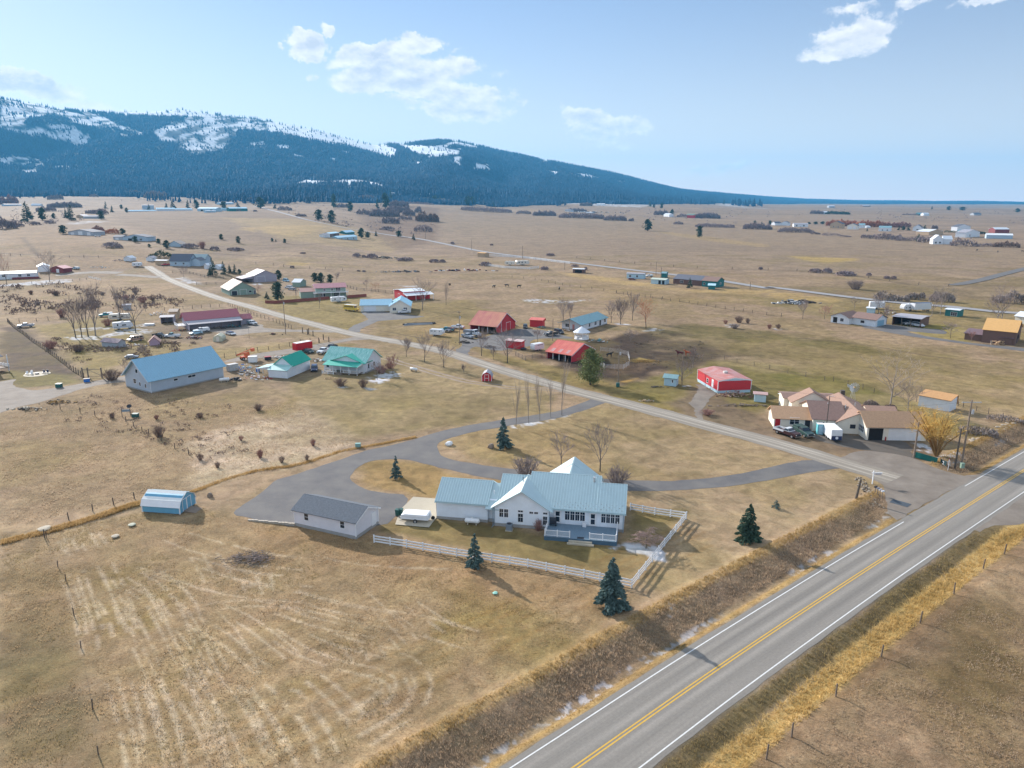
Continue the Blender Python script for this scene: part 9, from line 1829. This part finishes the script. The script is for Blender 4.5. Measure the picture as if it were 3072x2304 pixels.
bl=thing('patio','round gravel patio with chairs and a fire pit at the left','patio',g0('Z1',410,1005));MB().lathe([(3.4,0),(3.4,.05)],20).build('paving',M_CONC,bl)
for i,(x,y)in enumerate(((-2.6,-.6),(-2.,.6),(-1.2,-.8),(1.4,.8),(2.2,1.2))):
 c=MB();c.box(x-.3,x+.3,y-.3,y+.3,.35,.42).box(x-.3,x+.3,y+.26,y+.33,.42,1.);[c.box(x+a-.03,x+a+.03,y+b-.03,y+b+.03,.05,.35)for a in(-.25,.25)for b in(-.25,.25)];c.build('chair',M_WHITE if i<3 else P_NAVY,bl)
MB().lathe([(.5,0),(.55,.4)],12).build('fire_pit',M_TRIMD,bl)
def rock(label,z,b,r,m=M_CONC,name='boulder',fl=.7):
 bm=bmesh.new();bmesh.ops.create_icosphere(bm,subdivisions=2,radius=r)
 for v in bm.verts:v.co*=.8+.4*float(vnoise(v.co.x*3/r+7,v.co.y*3/r+v.co.z*2/r,int(r*100)));v.co.z=v.co.z*fl+r*.3
 me=bpy.data.meshes.new(name);bm.to_mesh(me);bm.free();me.materials.append(m);o=bpy.data.objects.new(name,me);COL.objects.link(o);o.location=g0(z,*b);return tag(o,label,'stone')
rock('white boulder on the lawn at the inner bend of the driveway','Z8',(405,95),.8,M_PROP);rock('brown and white stump stone left of the lawn spruce','Z12',(182,475),.7,M_WOOD,'garden_stone',1.2);rock('flat concrete well cover in the front field','Z11',(957,1275),.6,M_CONC,'well_cover',.25);rock('flat mossy well cover below the blue shed','Z11',(1095,1180),.6,pm('mossy',(.30,.32,.24)),'well_cover',.2)
rock('small tree stump right of the blue shed','Z10',(768,442),.45,M_WOOD,'tree_stump',1.4);rock('turquoise valve cover in the grass below the rail fence','Z8',(790,1330),.35,pm('turquoise_lid',(.25,.50,.42)),'valve_cover',.3);rock('flat grey stone at the corner of the wire fence','Z11',(370,1218),1.0,M_CONC,'flat_stone',.2)
rw_=thing('stone_row','row of piled field stones at the junction bank','stones',g0('Z7',950,850));e=g0('Z7',1085,1060)-rw_.location;rdm=random.Random(5);q=MB();q2=MB()
for i in range(150):t=rdm.random();p=e*t+Vector((rdm.gauss(0,.5),rdm.gauss(0,.4),0));s=rdm.uniform(.07,.2);(q if i%3 else q2).lathe([(s*.5,-.05),(s,s*.5),(s*.6,s*1.1)],6,(p.x,p.y))
q.build('pale_stones',pm('field_stone',(.36,.30,.23),var=.25,scale=3.),rw_);q2.build('dark_stones',M_BARK,rw_)
rw2=thing('stone_row','row of boulders along the bank above the highway at the right','stones',g0('Z7',1815,580));e=g0('Z7',2130,430)-rw2.location;q=MB()
for i in range(60):t=rdm.random();p=e*t+Vector((rdm.gauss(0,.4),rdm.gauss(0,.4),0));s=rdm.uniform(.15,.5);q.lathe([(s*.5,-.05),(s,s*.5),(s*.6,s*1.0)],6,(p.x,p.y))
q.build('boulders',MATS['field_stone'],rw2)
hp=pile('hay_scatter','scattered yellow hay in the muddy corral','hay','Z5',(300,755),9,4,.4,[P_YEL if 0 else G_TAN],160,31,.9,.05)
cs=thing('culvert_grate','dark square patch plate on the gravel apron','plate',g0('Z7',1270,1040),.75);MB().box(-.9,.9,-1.4,1.4,.03,.05).build('plate',pm('dark_patch',(.06,.075,.09)),cs);MB().box(-1.,1.,-1.5,1.5,.022,.034).build('rim',M_DRIVE2,cs)
wr=thing('wagon_wheels','old pale wagon wheels lying by the farmhouse steps','wagon wheels',g0('Z2',1780,1240));
for x in(0,1.3):MB().tube([(x+.8*math.cos(a*PI/8),.8*math.sin(a*PI/8),.1+x*.1)for a in range(17)],.07,5,False).build('wheel',M_WOODN,wr)
for i,(z_,b,w,d,h,ms,lb)in enumerate((('Z1',(2150,610),6,3,1.,[P_MAR,M_TRIMD,M_GALV],'maroon and grey engine parts before the workshop awning'),('Z2',(560,690),6,2,1.4,[M_TRIMD,M_BARK,M_WOOD],'dark stored goods under the workshop awning, left'),('Z2',(720,672),6,2,1.4,[P_TEAL,M_TRIMD,M_WOOD],'stored goods under the workshop awning, right'),
('Z1',(1900,660),5,2,.8,[M_WOODN,M_TIRE],'orange brush and tyres below the old white pickup'),('Z2',(880,1180),6,4,.6,[M_WOOD,M_GALV],'grey scrap in front of the white crate trailer'),('Z2',(1250,1010),6,3,.8,[M_WHITE,M_WOODN],'white sacks and boards behind the green outbuilding'),
('Z2',(760,1255),3,2,.8,[M_TRIMD],'black covered heap at the right end of the blue barn'),('Z3',(1740,790),4,1.5,1.2,[M_BARK],'bundle of dark posts at the foot of the pole by the farm drive'),('Z4',(1340,500),6,2.5,.7,[M_WOODN,M_WHITE,M_BARK],'boards and pots below the teal roofed house porch'),
('Z4',(1000,460),4,2,.6,[P_TEAL,M_WOODN],'turquoise and tan scrap beside the small red storage shed'),('Z6',(880,300),9,4,1.8,[P_MAR,P_WHITE,M_BARK],'red and white vehicles heap behind the brown carport'),('F1',(850,700),12,5,1.6,[P_LBLUE,M_GALV,M_WOOD],'blue grey machinery beside the far left drive'),
('F1',(1030,640),10,5,1.4,[M_BARK,P_PURP],'dark brush and scrap left of the white tarp shelter'),('Z4',(620,440),2.5,2,2.2,[P_GREY,P_ORR,M_TIRE],'orange and grey machine at the barn gable'),('Z1',(300,1395),8,2,.7,[M_CONC,M_BARK],'stones and dark soil heap along the side drive edge'),('Z1',(640,1325),7,3,.7,[M_BARK,G_TAN],'dark soil heap beside the side drive'))):
 pile('yard_clutter',lb,'clutter',z_,b,w,d,h,ms,42,50+i,.8,.13)
